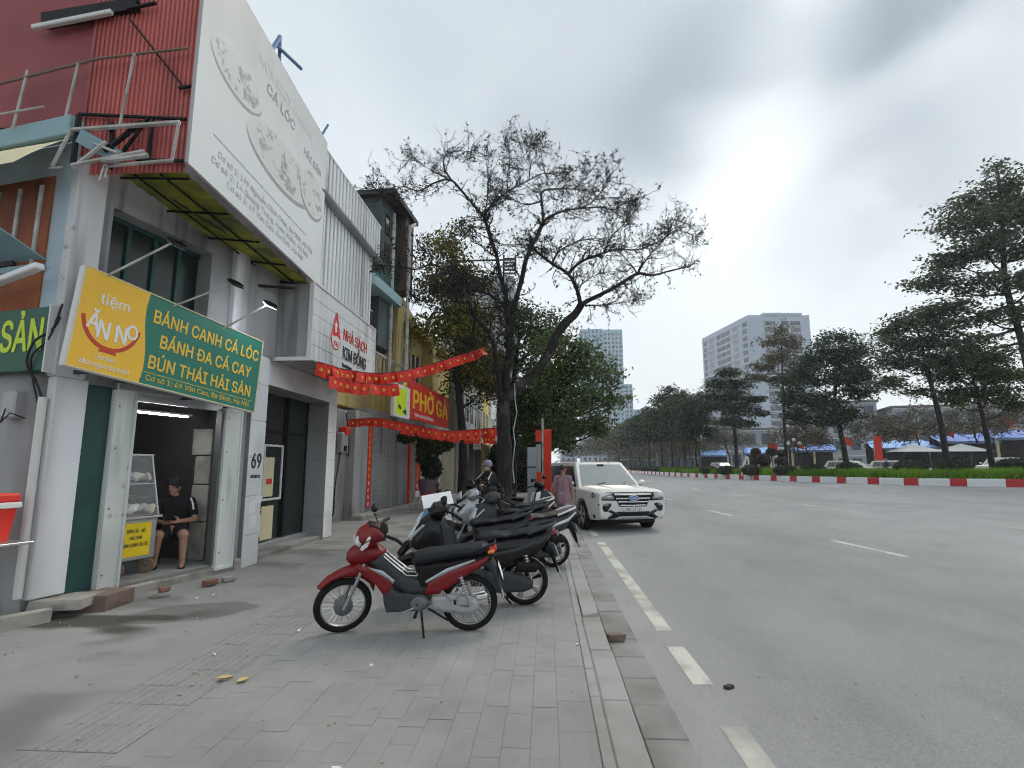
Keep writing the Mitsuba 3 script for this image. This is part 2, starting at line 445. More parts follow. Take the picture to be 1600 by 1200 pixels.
for k_, c_, r_, m_ in (
        ('m_black', (0.012, 0.012, 0.014), .45, 0), ('m_black_matt', (0.02, 0.02, 0.021), .8, 0), ('m_dark', (0.035, 0.035, 0.037), .7, 0), ('m_tyre', (0.016, 0.016, 0.017), .85, 0),
        ('m_chrome', (0.75, 0.75, 0.76), .18, 1), ('m_alloy', (0.42, 0.42, 0.43), .42, .85), ('m_steel', (0.55, 0.56, 0.57), .35, .9), ('m_engine', (0.16, 0.165, 0.17), .55, .5),
        ('m_case_grey', (0.36, 0.355, 0.36), .5, .2), ('m_plastic_grey', (0.075, 0.08, 0.09), .45, 0), ('m_silver', (0.40, 0.42, 0.45), .35, .5), ('m_seat', (0.022, 0.026, 0.036), .5, 0),
        ('m_seat_brown', (0.055, 0.045, 0.04), .55, 0), ('m_white', (0.72, 0.73, 0.73), .5, 0), ('m_paper', (0.66, 0.68, 0.70), .8, 0), ('m_sign_yellow', (0.80, 0.47, 0.035), .5, 0),
        ('m_sign_green', (0.018, 0.165, 0.115), .5, 0), ('m_letter_yellow', (0.72, 0.46, 0.05), .5, 0), ('m_sign_deep_green', (0.005, 0.075, 0.045), .5, 0), ('m_letter_lime', (0.50, 0.62, 0.02), .5, 0),
        ('m_bowl_red', (0.50, 0.045, 0.015), .5, 0), ('m_red', (0.70, 0.032, 0.016), .55, 0), ('m_red_sign', (0.60, 0.04, 0.025), .5, 0), ('m_cooler_red', (0.72, 0.035, 0.02), .4, 0),
        ('m_yellow', (0.85, 0.60, 0.01), .5, 0), ('m_gold', (0.72, 0.42, 0.05), .5, 0), ('m_text_dark', (0.03, 0.03, 0.035), .5, 0), ('m_lime', (0.55, 0.68, 0.02), .5, 0),
        ('m_text_grey', (0.32, 0.33, 0.345), .6, 0), ('m_dark_green_door', (0.012, 0.02, 0.02), .35, 0), ('m_dark_window', (0.012, 0.02, 0.018), .25, 0), ('m_skin', (0.40, 0.22, 0.15), .55, 0),
        ('m_skin_dark', (0.25, 0.14, 0.10), .55, 0), ('m_hair', (0.012, 0.010, 0.010), .5, 0), ('m_cloth_black', (0.012, 0.012, 0.015), .9, 0), ('m_cloth_purple', (0.26, 0.155, 0.19), .9, 0),
        ('m_cloth_grey', (0.33, 0.31, 0.33), .9, 0), ('m_helmet', (0.22, 0.23, 0.32), .3, 0), ('m_mask', (0.50, 0.49, 0.47), .9, 0), ('m_leaf_yellow', (0.52, 0.41, 0.19), .7, 0),
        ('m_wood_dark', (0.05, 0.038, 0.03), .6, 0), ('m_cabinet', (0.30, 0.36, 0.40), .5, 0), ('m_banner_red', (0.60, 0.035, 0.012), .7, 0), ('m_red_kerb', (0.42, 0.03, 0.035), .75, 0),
        ('m_white_kerb', (0.66, 0.69, 0.68), .75, 0), ('m_blue_awning', (0.08, 0.20, 0.62), .6, 0), ('m_blue_awning_pale', (0.20, 0.40, 0.80), .6, 0), ('m_soil', (0.05, 0.04, 0.03), .95, 0),
        ('m_far_grey', (0.32, 0.35, 0.38), .7, 0), ('m_far_white', (0.55, 0.57, 0.58), .7, 0), ('m_far_dark', (0.06, 0.065, 0.07), .7, 0), ('m_roof_grey', (0.16, 0.16, 0.165), .8, 0),
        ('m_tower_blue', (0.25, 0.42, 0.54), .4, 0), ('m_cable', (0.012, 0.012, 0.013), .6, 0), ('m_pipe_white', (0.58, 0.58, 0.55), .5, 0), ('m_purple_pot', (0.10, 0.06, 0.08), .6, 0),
        ('m_orange_lens', (0.75, 0.22, 0.02), .25, 0), ('m_tail_red', (0.45, 0.01, 0.01), .25, 0), ('m_cream', (0.62, 0.55, 0.36), .8, 0), ('m_blue_beam', (0.24, 0.38, 0.42), .7, 0),
        ('m_flag_yellow', (0.85, 0.50, 0.10), .7, 0), ('m_win_tower', (0.06, 0.085, 0.12), .3, 0), ('m_dull_brick', (0.16, 0.115, 0.095), .9, 0), ('m_interior_mid', (.12, .10, .09), .7, 0), ('m_shade_white', (0.62, 0.62, 0.62), .6, 0), ('m_food', (0.66, 0.62, 0.52), .8, 0)):
    mat(k_, c_, r_, m_)
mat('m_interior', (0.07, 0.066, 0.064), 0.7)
mat('m_headlamp', (0.20, 0.21, 0.22), 0.12, coat=1.0)
mat('m_moto_red', (0.17, 0.004, 0.006), 0.4, spec=.35, coat=0.35)
mat('m_moto_black', (0.006, 0.006, 0.007), 0.3, spec=.3, coat=0.25)
for k_, c_, r_ in (('m_black', (0.008, 0.008, 0.009), .5), ('m_seat', (0.014, 0.016, 0.022), .5), ('m_tyre', (0.011, 0.011, 0.012), .85), ('m_plastic_grey', (0.045, 0.048, 0.054), .5)):
    mat(k_, c_, r_, spec=.22)
mat('m_moto_white', (0.62, 0.63, 0.64), 0.3, coat=0.5)
mat('m_moto_blue', (0.10, 0.20, 0.38), 0.3, coat=0.5)
mat('m_car_white', (0.62, 0.615, 0.60), 0.3, coat=0.9)
mat('m_car_glass', (0.018, 0.022, 0.026), 0.05, spec=0.9)
mat('m_windscreen', (0.22, 0.25, 0.255), 0.06, spec=1.0, coat=1.0)  # pale base colour paints in the sky reflected by the glass
mat('m_lens', (0.50, 0.52, 0.54), 0.08, coat=1.0)
mat('m_lamp_glass', (0.60, 0.62, 0.64), 0.1, coat=1.0)
scene['m_glass'] = {'type': 'thindielectric', 'int_ior': 1.5}
scene['m_leaf'] = {'type': 'principledthin', 'base_color': {'type': 'mesh_attribute', 'name': 'vertex_color'}, 'roughness': 0.7, 'diff_trans': 0.7}
scene['m_vcol'] = {'type': 'twosided', 'b': {'type': 'principled', 'base_color': {'type': 'mesh_attribute', 'name': 'vertex_color'}, 'roughness': .8, 'specular': .2}}


def bark_fn(p, n, uv):
    a = fbm(p.x * 14, p.y * 14, p.z * 3.5, 4)
    pale = smoothstep(0.55, 0.7, fbm(p.x * 5, p.y * 5, p.z * 3, 3))
    return mix(mix((0.010, 0.009, 0.009), (0.035, 0.030, 0.028), a), (0.11, 0.10, 0.09), pale * .35)


bumped('m_bark', mikit.proc(bark_fn), lambda p, n, uv: fbm(p.x * 14, p.y * 14, p.z * 3.5, 4), 0.02, 0.9)
mat('m_bark_far', (0.014, 0.013, 0.014), 0.9)
mat('m_twig', (0.018, 0.016, 0.018), 0.9)
# ---------------------------------------------------------------- the setting: ground, road, kerbs, pavement, median
SZ = 0.15                                    # pavement level; the road's gutter line is zero


def road_z(x):
    return 0.02 * max(x - 0.9, 0.0)          # the carriageway falls to the pavement


def strip(pts_a, pts_b, dz=0.0):
    a, b = np.asarray(pts_a, float), np.asarray(pts_b, float)
    n = len(a)
    f = []
    for i in range(n - 1):
        f += [[i, i + n, i + n + 1], [i, i + n + 1, i + 1]]
    v = np.vstack([a, b])
    v[:, 2] += dz
    return v, np.array(f)


MED = np.array([(30.5, 26.5), (28.2, 29.0), (26.06, 31.9), (24.4, 33.8), (22.7, 36.9), (21.3, 41.0), (20.0, 46.5), (18.95, 51.5), (17.9, 57.6), (16.9, 66.0), (16.2, 76.0), (15.8, 90.0), (15.6, 130.0), (15.6, 420.0)])


def med_at(y):
    return float(np.interp(y, MED[:, 1], MED[:, 0]))


g = 3000.0
solo('ground', (np.array([[-g, -g, -.25], [g, -g, -.25], [g, g, -.25], [-g, g, -.25]]), np.array([[0, 1, 2], [0, 2, 3]])), 'm_soil', kind='structure')
ys = np.r_[-8, 0, 4, 8, 12, 16, 20, 24, 26.5, MED[1:, 1]]
xe = np.r_[[31.5] * 8, 30.5, MED[1:, 0]]
ra = [(0.56, y, 0.0) for y in ys]
rb = [(0.9, y, 0.0) for y in ys]
rc = [(x + .3, y, road_z(x + .3)) for x, y in zip(xe, ys)]
solo('road', cat(strip(ra, rb), strip(rb, rc)), 'm_asphalt', kind='structure')


def road_quad(p, dz=.004, mt='m_paint_road'):
    v = np.array([[x, y, road_z(x) + dz] for x, y in p])
    part('road', 'marking', (v, np.array([[0, 1, 2], [0, 2, 3]])), mt)


for y0, y1 in ((1.3, 2.25), (2.95, 3.93), (4.62, 5.52), (6.02, 12.6)):
    road_quad([(1.13, y0), (1.29, y0), (1.28, y1), (1.12, y1)])
road_quad([(1.11, 13.6), (1.26, 13.6), (1.22, 44), (1.1, 44)])


def lane_x(y, k):
    return float(np.interp(y, [8, 10.3, 12.4, 20, 40, 300], [6.45, 6.25, 6.05, 5.76, 5.5, 5.4])) if k == 0 else float(np.interp(y, [8, 14.2, 20.2, 22.5, 30, 60, 300], [12.3, 11.22, 10.29, 9.87, 9.75, 9.5, 9.4]))


for k, y0s in ((0, [-0.4, 10.3, 18.1, 25.9, 33.7, 41.5, 49.3, 57]), (1, [4.4, 12.4, 20.2, 28.4, 36, 44, 52, 60, 68, 76])):
    for y0 in y0s:
        a, b = lane_x(y0, k), lane_x(y0 + 2.15, k)
        road_quad([(a, y0), (a + .13, y0), (b + .13, y0 + 2.15), (b, y0 + 2.15)])

# pavement sheet, kerb stones, edging strip, gutter slabs, pavers, ribbed guiding tiles
rnd = random.Random(7)
pv = [(-14, -6, SZ - .0045), (0.36, -6, SZ - .012), (0.36, 260, SZ - .0045), (-14, 260, SZ - .0045)]
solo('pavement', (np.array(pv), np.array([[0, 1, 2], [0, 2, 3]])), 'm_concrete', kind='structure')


def slabmesh(x0, x1, y0, y1, z0, z1, c=.006, tilt=0.0):
    v, f = bx(x0, x1, y0, y1, z0, z1, c)
    v = v.copy()
    v[:, 2] += tilt * (v[:, 1] - (y0 + y1) / 2)
    return v, f


kerb = thing('kerb', None, None)
tag(kerb, kind='structure')
far = []
y = -2.06
i = 0
while y < 240:
    L = 1.0 if y < 60 else 10.0
    dx, dz = rnd.uniform(-.006, .006), rnd.uniform(-.004, .004)
    if 5.94 < y + 1 < 6.95:                       # the broken stone: a gap before it and a chipped end
        part(kerb, 'kerb_stone', slabmesh(.357 + .03, .545, y, 5.72, -.2, SZ - .006, .012), 'm_kerb', label='short kerb stone beside the broken gap')
        pts = [(.37, 5.80, -.2), (.55, 5.98, -.2), (.37, 6.93, -.2), (.55, 6.93, -.2), (.37, 5.98, SZ + .004), (.54, 6.12, SZ + .004), (.37, 6.93, SZ + .004), (.545, 6.93, SZ + .004)]
        part(kerb, 'kerb_stone', hullp(pts), 'm_kerb', label='kerb stone with a broken slanting end')
    elif y < 36:
        part(kerb, 'kerb_stone', slabmesh(.357 + dx, .545 + dx, y, y + L - .007, -.2, SZ + dz, .012, rnd.uniform(-.003, .003)), 'm_kerb')
    else:
        far.append(bx(.357, .545, y, y + L - .012, -.2, SZ))
    y += L
part(kerb, 'far_kerb_stones', cat(*far), 'm_kerb', kind='stuff')
edge, far = [], []
for k in range(70):
    a = -2 + k * .5
    m = slabmesh(.285, .350, a, a + .493, -.1, SZ + rnd.uniform(-.003, .003), .004)
    if k < 36:
        part('pavement', 'edging_strip', m, 'm_kerb')
    else:
        far.append(m)
far.append(bx(.285, .350, 33, 240, -.1, SZ - .002))
part('pavement', 'far_edging_strip', cat(*far), 'm_kerb', kind='stuff')
gut = thing('gutter', None, None)
tag(gut, kind='structure')
far = []
for k in range(120):
    a = -1.27 + k * .5
    m = slabmesh(.595, .875, a, a + .492, -.2, .012 + rnd.uniform(-.004, .004), .005, rnd.uniform(-.008, .008))
    if k < 48:
        part(gut, 'gutter_slab', m, 'm_gutter')
    else:
        far.append(m)
far.append(bx(.595, .875, 58.8, 240, -.2, .012))
part(gut, 'far_gutter_slabs', cat(*far), 'm_gutter', kind='stuff')
part(gut, 'rubble', cat(*[tf(bx(-.5, .5, -.5, .5, -.5, .5, .12), mat4(rnd.uniform(.548, .592), rnd.uniform(1.8, 9), .006, rnd.uniform(0, 3), rnd.uniform(-.4, .4), 0, rnd.uniform(.006, .022))) for _ in range(130)]), 'm_brick', kind='stuff')

PW, PL, PX = .16, .21, -2.34
vis, rest = [], []
for c in range(16):
    x0 = PX + c * PW
    x1 = x0 + PW - .0013
    if c == 15:
        x1 = .060 + .218
    for r in range(-4, 120):
        y0 = r * PL + (PL / 2 if c % 2 else 0) + .02
        zz = SZ + rnd.uniform(-.0016, .0016)
        (vis if 2.15 < y0 < 6.4 else rest).append((x0, x1 if c < 15 else .279, y0, y0 + PL - .0013, zz, rnd.uniform(-.006, .006), rnd.uniform(-.006, .006)))


def paver(x0, x1, y0, y1, z, tx, ty):
    c = .0010
    v = np.array([[x0 + c, y0 + c, z], [x1 - c, y0 + c, z], [x1 - c, y1 - c, z], [x0 + c, y1 - c, z], [x0, y0, z - c], [x1, y0, z - c], [x1, y1, z - c], [x0, y1, z - c], [x0, y0, z - .03], [x1, y0, z - .03], [x1, y1, z - .03], [x0, y1, z - .03]])
    v[:8, 2] += tx * (v[:8, 0] - (x0 + x1) / 2) + ty * (v[:8, 1] - (y0 + y1) / 2)
    f = [[0, 1, 2], [0, 2, 3]]
    for a in range(4):
        b = (a + 1) % 4
        f += [[a + 4, b + 4, b], [a + 4, b, a], [a + 8, b + 8, b + 4], [a + 8, b + 4, a + 4]]
    return v, np.array(f)


vis.sort(key=lambda q: q[2])
for q in vis[:300]:
    part('pavement', 'paver', paver(*q), 'm_paver')
part('pavement', 'far_pavers', cat(*[paver(*q) for q in vis[300:] + rest]), 'm_paver', kind='stuff')
# ribbed guiding tiles, half buried in dirt
far = []
for r in range(70):
    for c in range(2):
        y0, x0 = 1.0 + r * .3, -2.95 + c * .3
        ms = [bx(x0, x0 + .294, y0, y0 + .294, SZ - .03, SZ - .004, .002)]
        for k in range(4):
            if rnd.random() < .93:
                ms.append(tube([(x0 + .04 + k * .072, y0 + .01, SZ - .007), (x0 + .04 + k * .072, y0 + .284, SZ - .007)], .010, 6))
        m = cat(*ms)
        m[0][:, 2] += rnd.uniform(-.003, .001)
        if r < 20:
            part('pavement', 'ribbed_tile', m, 'm_concrete')
        else:
            far.append(m)
part('pavement', 'far_ribbed_tiles', cat(*far), 'm_concrete', kind='stuff')

# the median: red and white kerb blocks, earth, grass
medz = 0.30
t_ = np.r_[0, np.cumsum(np.linalg.norm(np.diff(MED, axis=0), axis=1))]


def med_point(s):
    return np.array([np.interp(s, t_, MED[:, 0]), np.interp(s, t_, MED[:, 1])])


mk = thing('median_kerb', None, None)
tag(mk, kind='structure')
s, col = 0.0, 0
s_red = float(np.interp(33.74, MED[:, 1], t_))   # where one red block begins
s = s_red % 2.58 - 2.58
far = {0: [], 1: []}
while s < t_[-1] - 3:
    for L, c in ((.86, 0), (1.72, 1)):
        if s + L > 0.1:
            p, q = med_point(max(s, 0) + .006), med_point(s + L - .006)
            d = (q - p) / np.linalg.norm(q - p)
            nn = np.array([d[1], -d[0]])
            if nn[0] < 0:
                nn = -nn
            pts = []
            for a in (p, q):
                zr = road_z(a[0])
                for off, z in ((0, -.1), (.015, .43), (.03, .45), (.22, .45), (.22, -.1)):
                    b = a + nn * off
                    pts.append((b[0], b[1], zr + z))
            m = hullp(pts)
            if s < t_[7] + 22:
                part(mk, 'kerb_block', m, 'm_red_kerb' if c == 0 else 'm_white_kerb', label='dark red painted kerb block' if c == 0 else 'white painted kerb block')
            elif s < 200:
                far[c].append(m)
        s += L
for c, mt in ((0, 'm_red_kerb'), (1, 'm_white_kerb')):
    part(mk, 'far_kerb_blocks', cat(*far[c]), mt, kind='stuff')
MW = 13.0                                       # breadth of the planted strip
ma = [(x + .18, y, road_z(x) + .40) for x, y in MED]
mb = [(x + MW, y + (4 if y < 60 else 0), road_z(x) + .55) for x, y in MED]
solo('median', strip(ma, mb), 'm_soil', kind='structure')
r2a = [(x + MW - .3, y + (4 if y < 60 else 0), road_z(x) + .38) for x, y in MED]
r2b = [(x + MW + 60, y + (20 if y < 60 else 0), road_z(x) + .38) for x, y in MED]
solo('far_carriageway', strip(r2a, r2b), 'm_asphalt', kind='structure')

rng = np.random.default_rng(3)


def grass_blades(n, s0, s1, o0, o1, h0, h1):
    s = s0 + (s1 - s0) * rng.random(n) ** 1.3
    P = np.stack([np.interp(s, t_, MED[:, 0]), np.interp(s, t_, MED[:, 1])], 1)
    o = o0 + (o1 - o0) * rng.random(n)
    P[:, 0] += o
    z = .02 * (P[:, 0] - o - .9) + .40
    h = h0 + (h1 - h0) * rng.random(n) * (.6 + .8 * meshkit.noise(np.c_[P * .8, 0 * o]))
    a = rng.random(n) * 2 * PI
    w = .035 + .03 * rng.random(n)
    lean = (rng.random((n, 2)) - .5) * .35
    base = np.c_[P, z]
    side = np.c_[np.cos(a) * w, np.sin(a) * w, 0 * a]
    tip = base + np.c_[lean * h[:, None] * 1.5, h]
    V = np.stack([base - side, base + side, tip], 1).reshape(-1, 3)
    F = np.arange(3 * n).reshape(-1, 3)
    v = meshkit.fbm(np.c_[P * .35, 0 * o], 3)
    c0, c1 = np.array([.075, .19, .015]), np.array([.18, .33, .03])
    col = c0 + (c1 - c0) * np.clip(v * 1.6 - .3 + .3 * (rng.random(n) - .5), 0, 1)[:, None]
    return V, F, np.repeat(col, 3, 0)


gv, gf, gc = grass_blades(34000, 0, t_[7] + 30, .25, 3.4, .34, .74)
solo('grass', (gv, gf), 'm_leaf', kind='stuff', label='bright green grass growing behind the red and white median kerb', cat='grass', color=gc)

# ---------------------------------------------------------------- the corner noodle shop (local frame: x out of the facade, y along it, z up)
MS = mat4(-5.32, 5.3, 0, math.atan2(-.2, .98))


def in_shop(*p):
    return (MS @ np.r_[p, 1.0])[:3]


def rotx_plane(a, y0, z0):
    """Turn within the facade plane (about the local x axis) by a, around (y0, z0)."""
    M = np.eye(4)
    c, s = math.cos(a), math.sin(a)
    M[1:3, 1:3] = [[c, -s], [s, c]]
    M[1:3, 3] = np.array([y0, z0]) - M[1:3, 1:3] @ np.array([y0, z0])
    return M


sh = thing('corner_shop_building', 'white plastered corner shop building with open front, dark green column and metal door panels', 'building', M=MS)
part(sh, 'pillar', cat(bx(-.12, 0, .20, .56, .33, 2.66, .012), bx(-.10, .02, .16, .50, 2.66, 5.2, .012)), 'm_plaster', label='white plastered corner pillar with dirty scabs')
part(sh, 'side_wall', bx(-6, -.12, .21, .4, -.1, 2.9), 'm_plaster_grey', label='grey stained side wall')
part(sh, 'side_wall', bx(-6, -.10, .17, .38, 2.9, 5.4), 'm_plaster_blue', label='pale blue upper side wall')
part(sh, 'green_column', bx(-.3, -.03, .56, .86, .30, 2.62), 'm_green_col', label='dark green painted column')
# front wall with the window opening above the sign
win = (.62, 2.14, 3.6, 4.80)
part(sh, 'front_wall', cat(bx(-.3, -.01, .50, win[0], 2.62, 5.25), bx(-.3, -.01, win[1], 3.06, 2.62, 3.5), bx(-.3, -.01, win[1], 3.62, 3.5, 5.25), bx(-.3, -.01, win[0], win[1], 2.62, win[2]), bx(-.3, -.01, win[0], win[1], win[3], 5.25)), 'm_plaster_grey')
w = part(sh, 'window', bx(-.34, -.26, win[0], win[1], win[2], win[3]), 'm_dark_window', label='recessed dark green upper window')
for k in range(4):
    part(w, 'frame', bx(-.26, -.225, win[0] + k * .38, win[0] + k * .38 + .05, win[2], win[3]), 'm_green_col')
part(w, 'frame', bx(-.26, -.23, win[0], win[1], win[3] - .06, win[3]), 'm_green_col')
part(sh, 'upper_pilaster', bx(-.01, .09, 2.52, 2.80, 2.62, 5.0, .01), 'm_plaster')
part(sh, 'wall_end', bx(-.3, -.012, 2.96, 3.08, .1, 2.62), 'm_plaster_grey')
# floor, step, interior shell
part(sh, 'floor', bx(-4.2, -.02, .42, 3.0, -.1, .285), 'm_concrete')
part(sh, 'step', cat(bx(-.02, .05, .86, 1.75, -.1, .255, .02), bx(-.02, .02, 1.75, 3.0, -.1, .24, .02)), 'm_stone')
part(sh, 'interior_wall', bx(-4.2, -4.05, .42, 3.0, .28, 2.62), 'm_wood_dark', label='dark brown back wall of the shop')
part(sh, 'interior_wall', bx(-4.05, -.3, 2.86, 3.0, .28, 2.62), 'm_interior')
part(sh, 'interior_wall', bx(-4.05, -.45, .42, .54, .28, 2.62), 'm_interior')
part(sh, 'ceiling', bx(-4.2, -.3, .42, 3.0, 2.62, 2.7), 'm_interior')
part(sh, 'shelf', bx(-3.0, -1.6, 2.55, 2.86, 1.2, 1.23), 'm_wood_dark')
rs = random.Random(5)
for (d0, z0, z1) in ((-.78, 1.86, 2.26), (-.70, 1.42, 1.84), (-.72, .86, 1.40), (-.72, .29, .84)):
    part(sh, 'marble_tile', bx(d0, -.42, 2.835, 2.862, z0, z1, .004), 'm_marble', label='veined marble wall tile inside the shop')
# door panels and frame
for (a, b, z0, z1, nm) in ((.865, 1.14, .16, 2.60, 'wide pale metal door panel left of the opening'), (2.60, 2.94, .20, 2.55, 'pale metal door panel right of the opening')):
    p = part(sh, 'door_panel', bx(-.05, .03, a, b, z0, z1, .012), 'm_white_panel', label=nm)
    part(p, 'frame', cat(bx(.03, .045, a, a + .03, z0, z1), bx(.03, .045, b - .03, b, z0, z1), bx(.03, .045, a + .03, b - .03, z1 - .04, z1), bx(.03, .045, a + .03, b - .03, z0, z0 + .04)), 'm_white_panel')
    for z in (.45, 1.2, 1.9, 2.4):
        part(p, 'bolt', sph((.034, a + .06, z), .012, 8), 'm_rusty')
part(sh, 'door_track', cat(bx(-.08, .06, .86, 2.96, 2.60, 2.68, .01), bx(-.1, -.04, 1.14, 2.60, 2.50, 2.60)), 'm_steel', label='steel sliding door track')
part(sh, 'door_post', bx(-.1, .0, 1.142, 1.185, .29, 2.5), 'm_steel')
part(sh, 'door_post', bx(-.1, .0, 2.555, 2.598, .29, 2.5), 'm_engine')
part(sh, 'side_pilaster', bx(-.2, .0, 2.945, 3.06, .15, 2.6, .01), 'm_plaster_grey')
part(sh, 'base_block', bx(-.1, .08, 2.96, 3.1, -.1, .3, .03), 'm_stone')
# upper side: blue beam, orange wall, awnings
part(sh, 'orange_panel', bx(-4, -.34, .145, .169, 3.35, 5.0), 'm_orange_wall', label='orange brown wall panel on the side')
for d in (-.52, -.86, -1.2):
    part(sh, 'orange_slat', bx(d, d + .05, .125, .145, 3.9, 4.9), 'm_pole_pale')
part(sh, 'dark_vent', bx(-1.3, -.75, .105, .145, 3.95, 4.22), 'm_dark')
part(sh, 'beam', bx(-6, -.05, .04, .2, 5.42, 5.66, .01), 'm_blue_beam', label='pale blue concrete beam')
MS2 = MS @ mat4(0, .2, 0)
av = []
for i in range(13):
    for j in range(5):
        d = -3 + i * .243
        o = j / 4
        av.append((d, -.06 - .55 * o, 5.44 - .38 * o - .12 * o * o + .03 * math.sin(i * 1.3) * o - .16 * math.exp(-((d + .25) / .35) ** 2) * o))
av = np.array(av)
af = [[i * 5 + j, i * 5 + j + 1, i * 5 + j + 6] for i in range(12) for j in range(4)] + [[i * 5 + j, i * 5 + j + 6, i * 5 + j + 5] for i in range(12) for j in range(4)]
tag(solo('canvas_awning', (av, np.array(af)), 'm_cream', True, M=MS2), 'sagging cream canvas awning over the orange side wall', 'awning')
tag(solo('tin_awning', cat(tf(bx(-2.2, 0, -.6, 0, 0, .012), mat4(-.32, -.02, 3.98, 0, -.35, .0)), bx(-2.6, -.3, -.1, -.06, 3.86, 3.93)), 'm_blue_beam', M=MS2), 'grey blue tin awning above the green sign on the side wall', 'awning')
tag(solo('lamp_tube_box', tf(bx(-1.6, 0, -.05, .05, -.035, .035, .012), mat4(-.02, -.28, 3.80, 0, 0, -.20)), 'm_white', M=MS2), 'white lamp batten hanging under the tin awning', 'lamp')
# ---- the sign on the side wall
sg = thing('side_sign', 'deep green shop sign with large lime letters on the side wall', 'sign', M=MS2)
part(sg, 'panel', bx(-1.9, -.02, -.13, -.03, 2.70, 3.40, .006), 'm_sign_deep_green')
part(sg, 'frame', bx(-.02, .0, -.14, -.02, 2.68, 3.42), 'm_shade_white')
m_ = text('SẢN', .34, .006, True, .62)
part(sg, 'lettering', face_ny(m_, -.70, -.131, 2.93), 'm_letter_lime')
# ---- pipe, cables and meter boxes on the corner
tag(solo('drain_pipe', tube([(-.08, -.05, .36), (-.08, -.05, 2.42)], .042, 10), 'm_pipe_white', 40, M=MS2), 'white plastic pipe running up the corner pillar', 'pipe')
cb = [(-.10, -.05, 2.42), (-.16, -.09, 2.60), (-.20, -.17, 2.78), (-.12, -.18, 3.0), (.0, -.10, 3.15), (.02, -.05, 3.3)]
tag(solo('black_cable', cat(tube(catmull(cb, 6), .012, 6), tube(catmull([(-.13, -.06, 2.36), (-.19, -.1, 2.62), (-.14, -.17, 2.85), (.0, -.12, 3.05), (.015, -.04, 3.45)], 6), .010, 6)), 'm_cable', True, M=MS2), 'pair of black cables looping from the white pipe past the green sign', 'cable')
mb = thing('meter_box', 'dark junction box with loose wires on the grey side wall', 'meter box', M=MS2)
part(mb, 'case', bx(-.62, -.42, -.10, .03, 2.2, 2.5, .02), 'm_case_grey')
part(mb, 'wire', tube([(-.5, -.12, 2.3), (-.45, -.18, 2.15), (-.36, -.16, 2.25), (-.3, -.05, 2.2)], .008, 5), 'm_cable')
# ---- the shop sign over the opening
SR = rotx_plane(math.radians(-4.9), -.05, 2.70)
sn = thing('shop_sign', 'yellow and green shop sign with three lines of yellow lettering over the open shop front', 'sign', M=MS @ SR)
part(sn, 'box', bx(.36, .44, -.05, 2.70, 2.71, 3.82, .008), 'm_shade_white', label='grey white metal casing')
for k in range(4):
    part(sn, 'bracket', bx(.0, .36, .35 + k * .72, .39 + k * .72, 2.74 + .9 * (k % 2), 2.78 + .9 * (k % 2)), 'm_dark')
part(sn, 'green_panel', bx(.44, .448, .62, 2.685, 2.725, 3.805), 'm_sign_green')
wav = [(.76 + .045 * math.sin(k / 12 * 5.2 + .5), 2.725 + k / 12 * 1.08) for k in range(13)]
part(sn, 'yellow_panel', prism([(-.035, 2.725)] + wav + [(-.035, 3.805)], .448, .453, 'yz'), 'm_sign_yellow')


def sign_text(s, y, z, h, w, mt, bold=True, x=.4485, nm='lettering', par=None, turn=0):
    m = text(s, h, .004, bold, w)
    if turn:
        m = tf(m, mat4(rz=turn))
    return part(par or sn, nm, face_x(m, x, y, z), mt)


sign_text('BÁNH CANH CÁ LÓC', .83, 3.485, .155, 1.80, 'm_letter_yellow')
sign_text('BÁNH ĐA CÁ CAY', .97, 3.205, .155, 1.55, 'm_letter_yellow')
sign_text('BÚN THÁI HẢI SẢN', .86, 2.925, .155, 1.70, 'm_letter_yellow')
part(sn, 'rule_line', bx(.448, .450, .82, 2.62, 2.865, 2.872), 'm_letter_yellow')
sign_text('Cơ sở 1: 69 Văn Cao, Ba Đình, Hà Nội', .86, 2.775, .066, 1.70, 'm_letter_yellow', False)
sign_text('tiệm', .17, 3.47, .115, .34, 'm_white', False, .4535, turn=.03)
for k, (ch, z, h, a) in enumerate((('Ă', 3.20, .17, -.1), ('N', 3.12, .19, -.04), ('N', 3.12, .19, .04), ('O', 3.20, .16, .12))):
    sign_text(ch, .07 + (.0, .125, .335, .47)[k], z - .02, h, .135, 'm_white', True, .4535, turn=a)
arc = [(.35 + .345 * math.cos(t), 3.33 + .36 * math.sin(t) * 1.0) for t in np.linspace(-PI * .97, -PI * .03, 24)]
arc += [(.35 + .305 * math.cos(t), 3.33 + .315 * math.sin(t)) for t in np.linspace(-PI * .03, -PI * .97, 24)]
part(sn, 'bowl_outline', prism(Polygon(arc).buffer(0), .4535, .457, 'yz'), 'm_bowl_red', label='red bowl outline under the white letters')
part(sn, 'bowl_foot', prism([(.25, 2.95), (.46, 2.95), (.44, 2.985), (.27, 2.985)], .4535, .4565, 'yz'), 'm_bowl_red')
sign_text('- Ẩm thực -', .22, 2.865, .05, .27, 'm_white', False, .4535)
sign_text('Món ngon ba miền', .08, 2.775, .055, .56, 'm_white', False, .4535)
part(sn, 'border', cat(bx(.44, .456, -.05, 2.70, 2.71, 2.724), bx(.44, .456, -.05, 2.70, 3.806, 3.82), bx(.44, .456, -.05, -.036, 2.724, 3.806), bx(.44, .456, 2.686, 2.70, 2.724, 3.806)), 'm_cream', label='thin cream border')

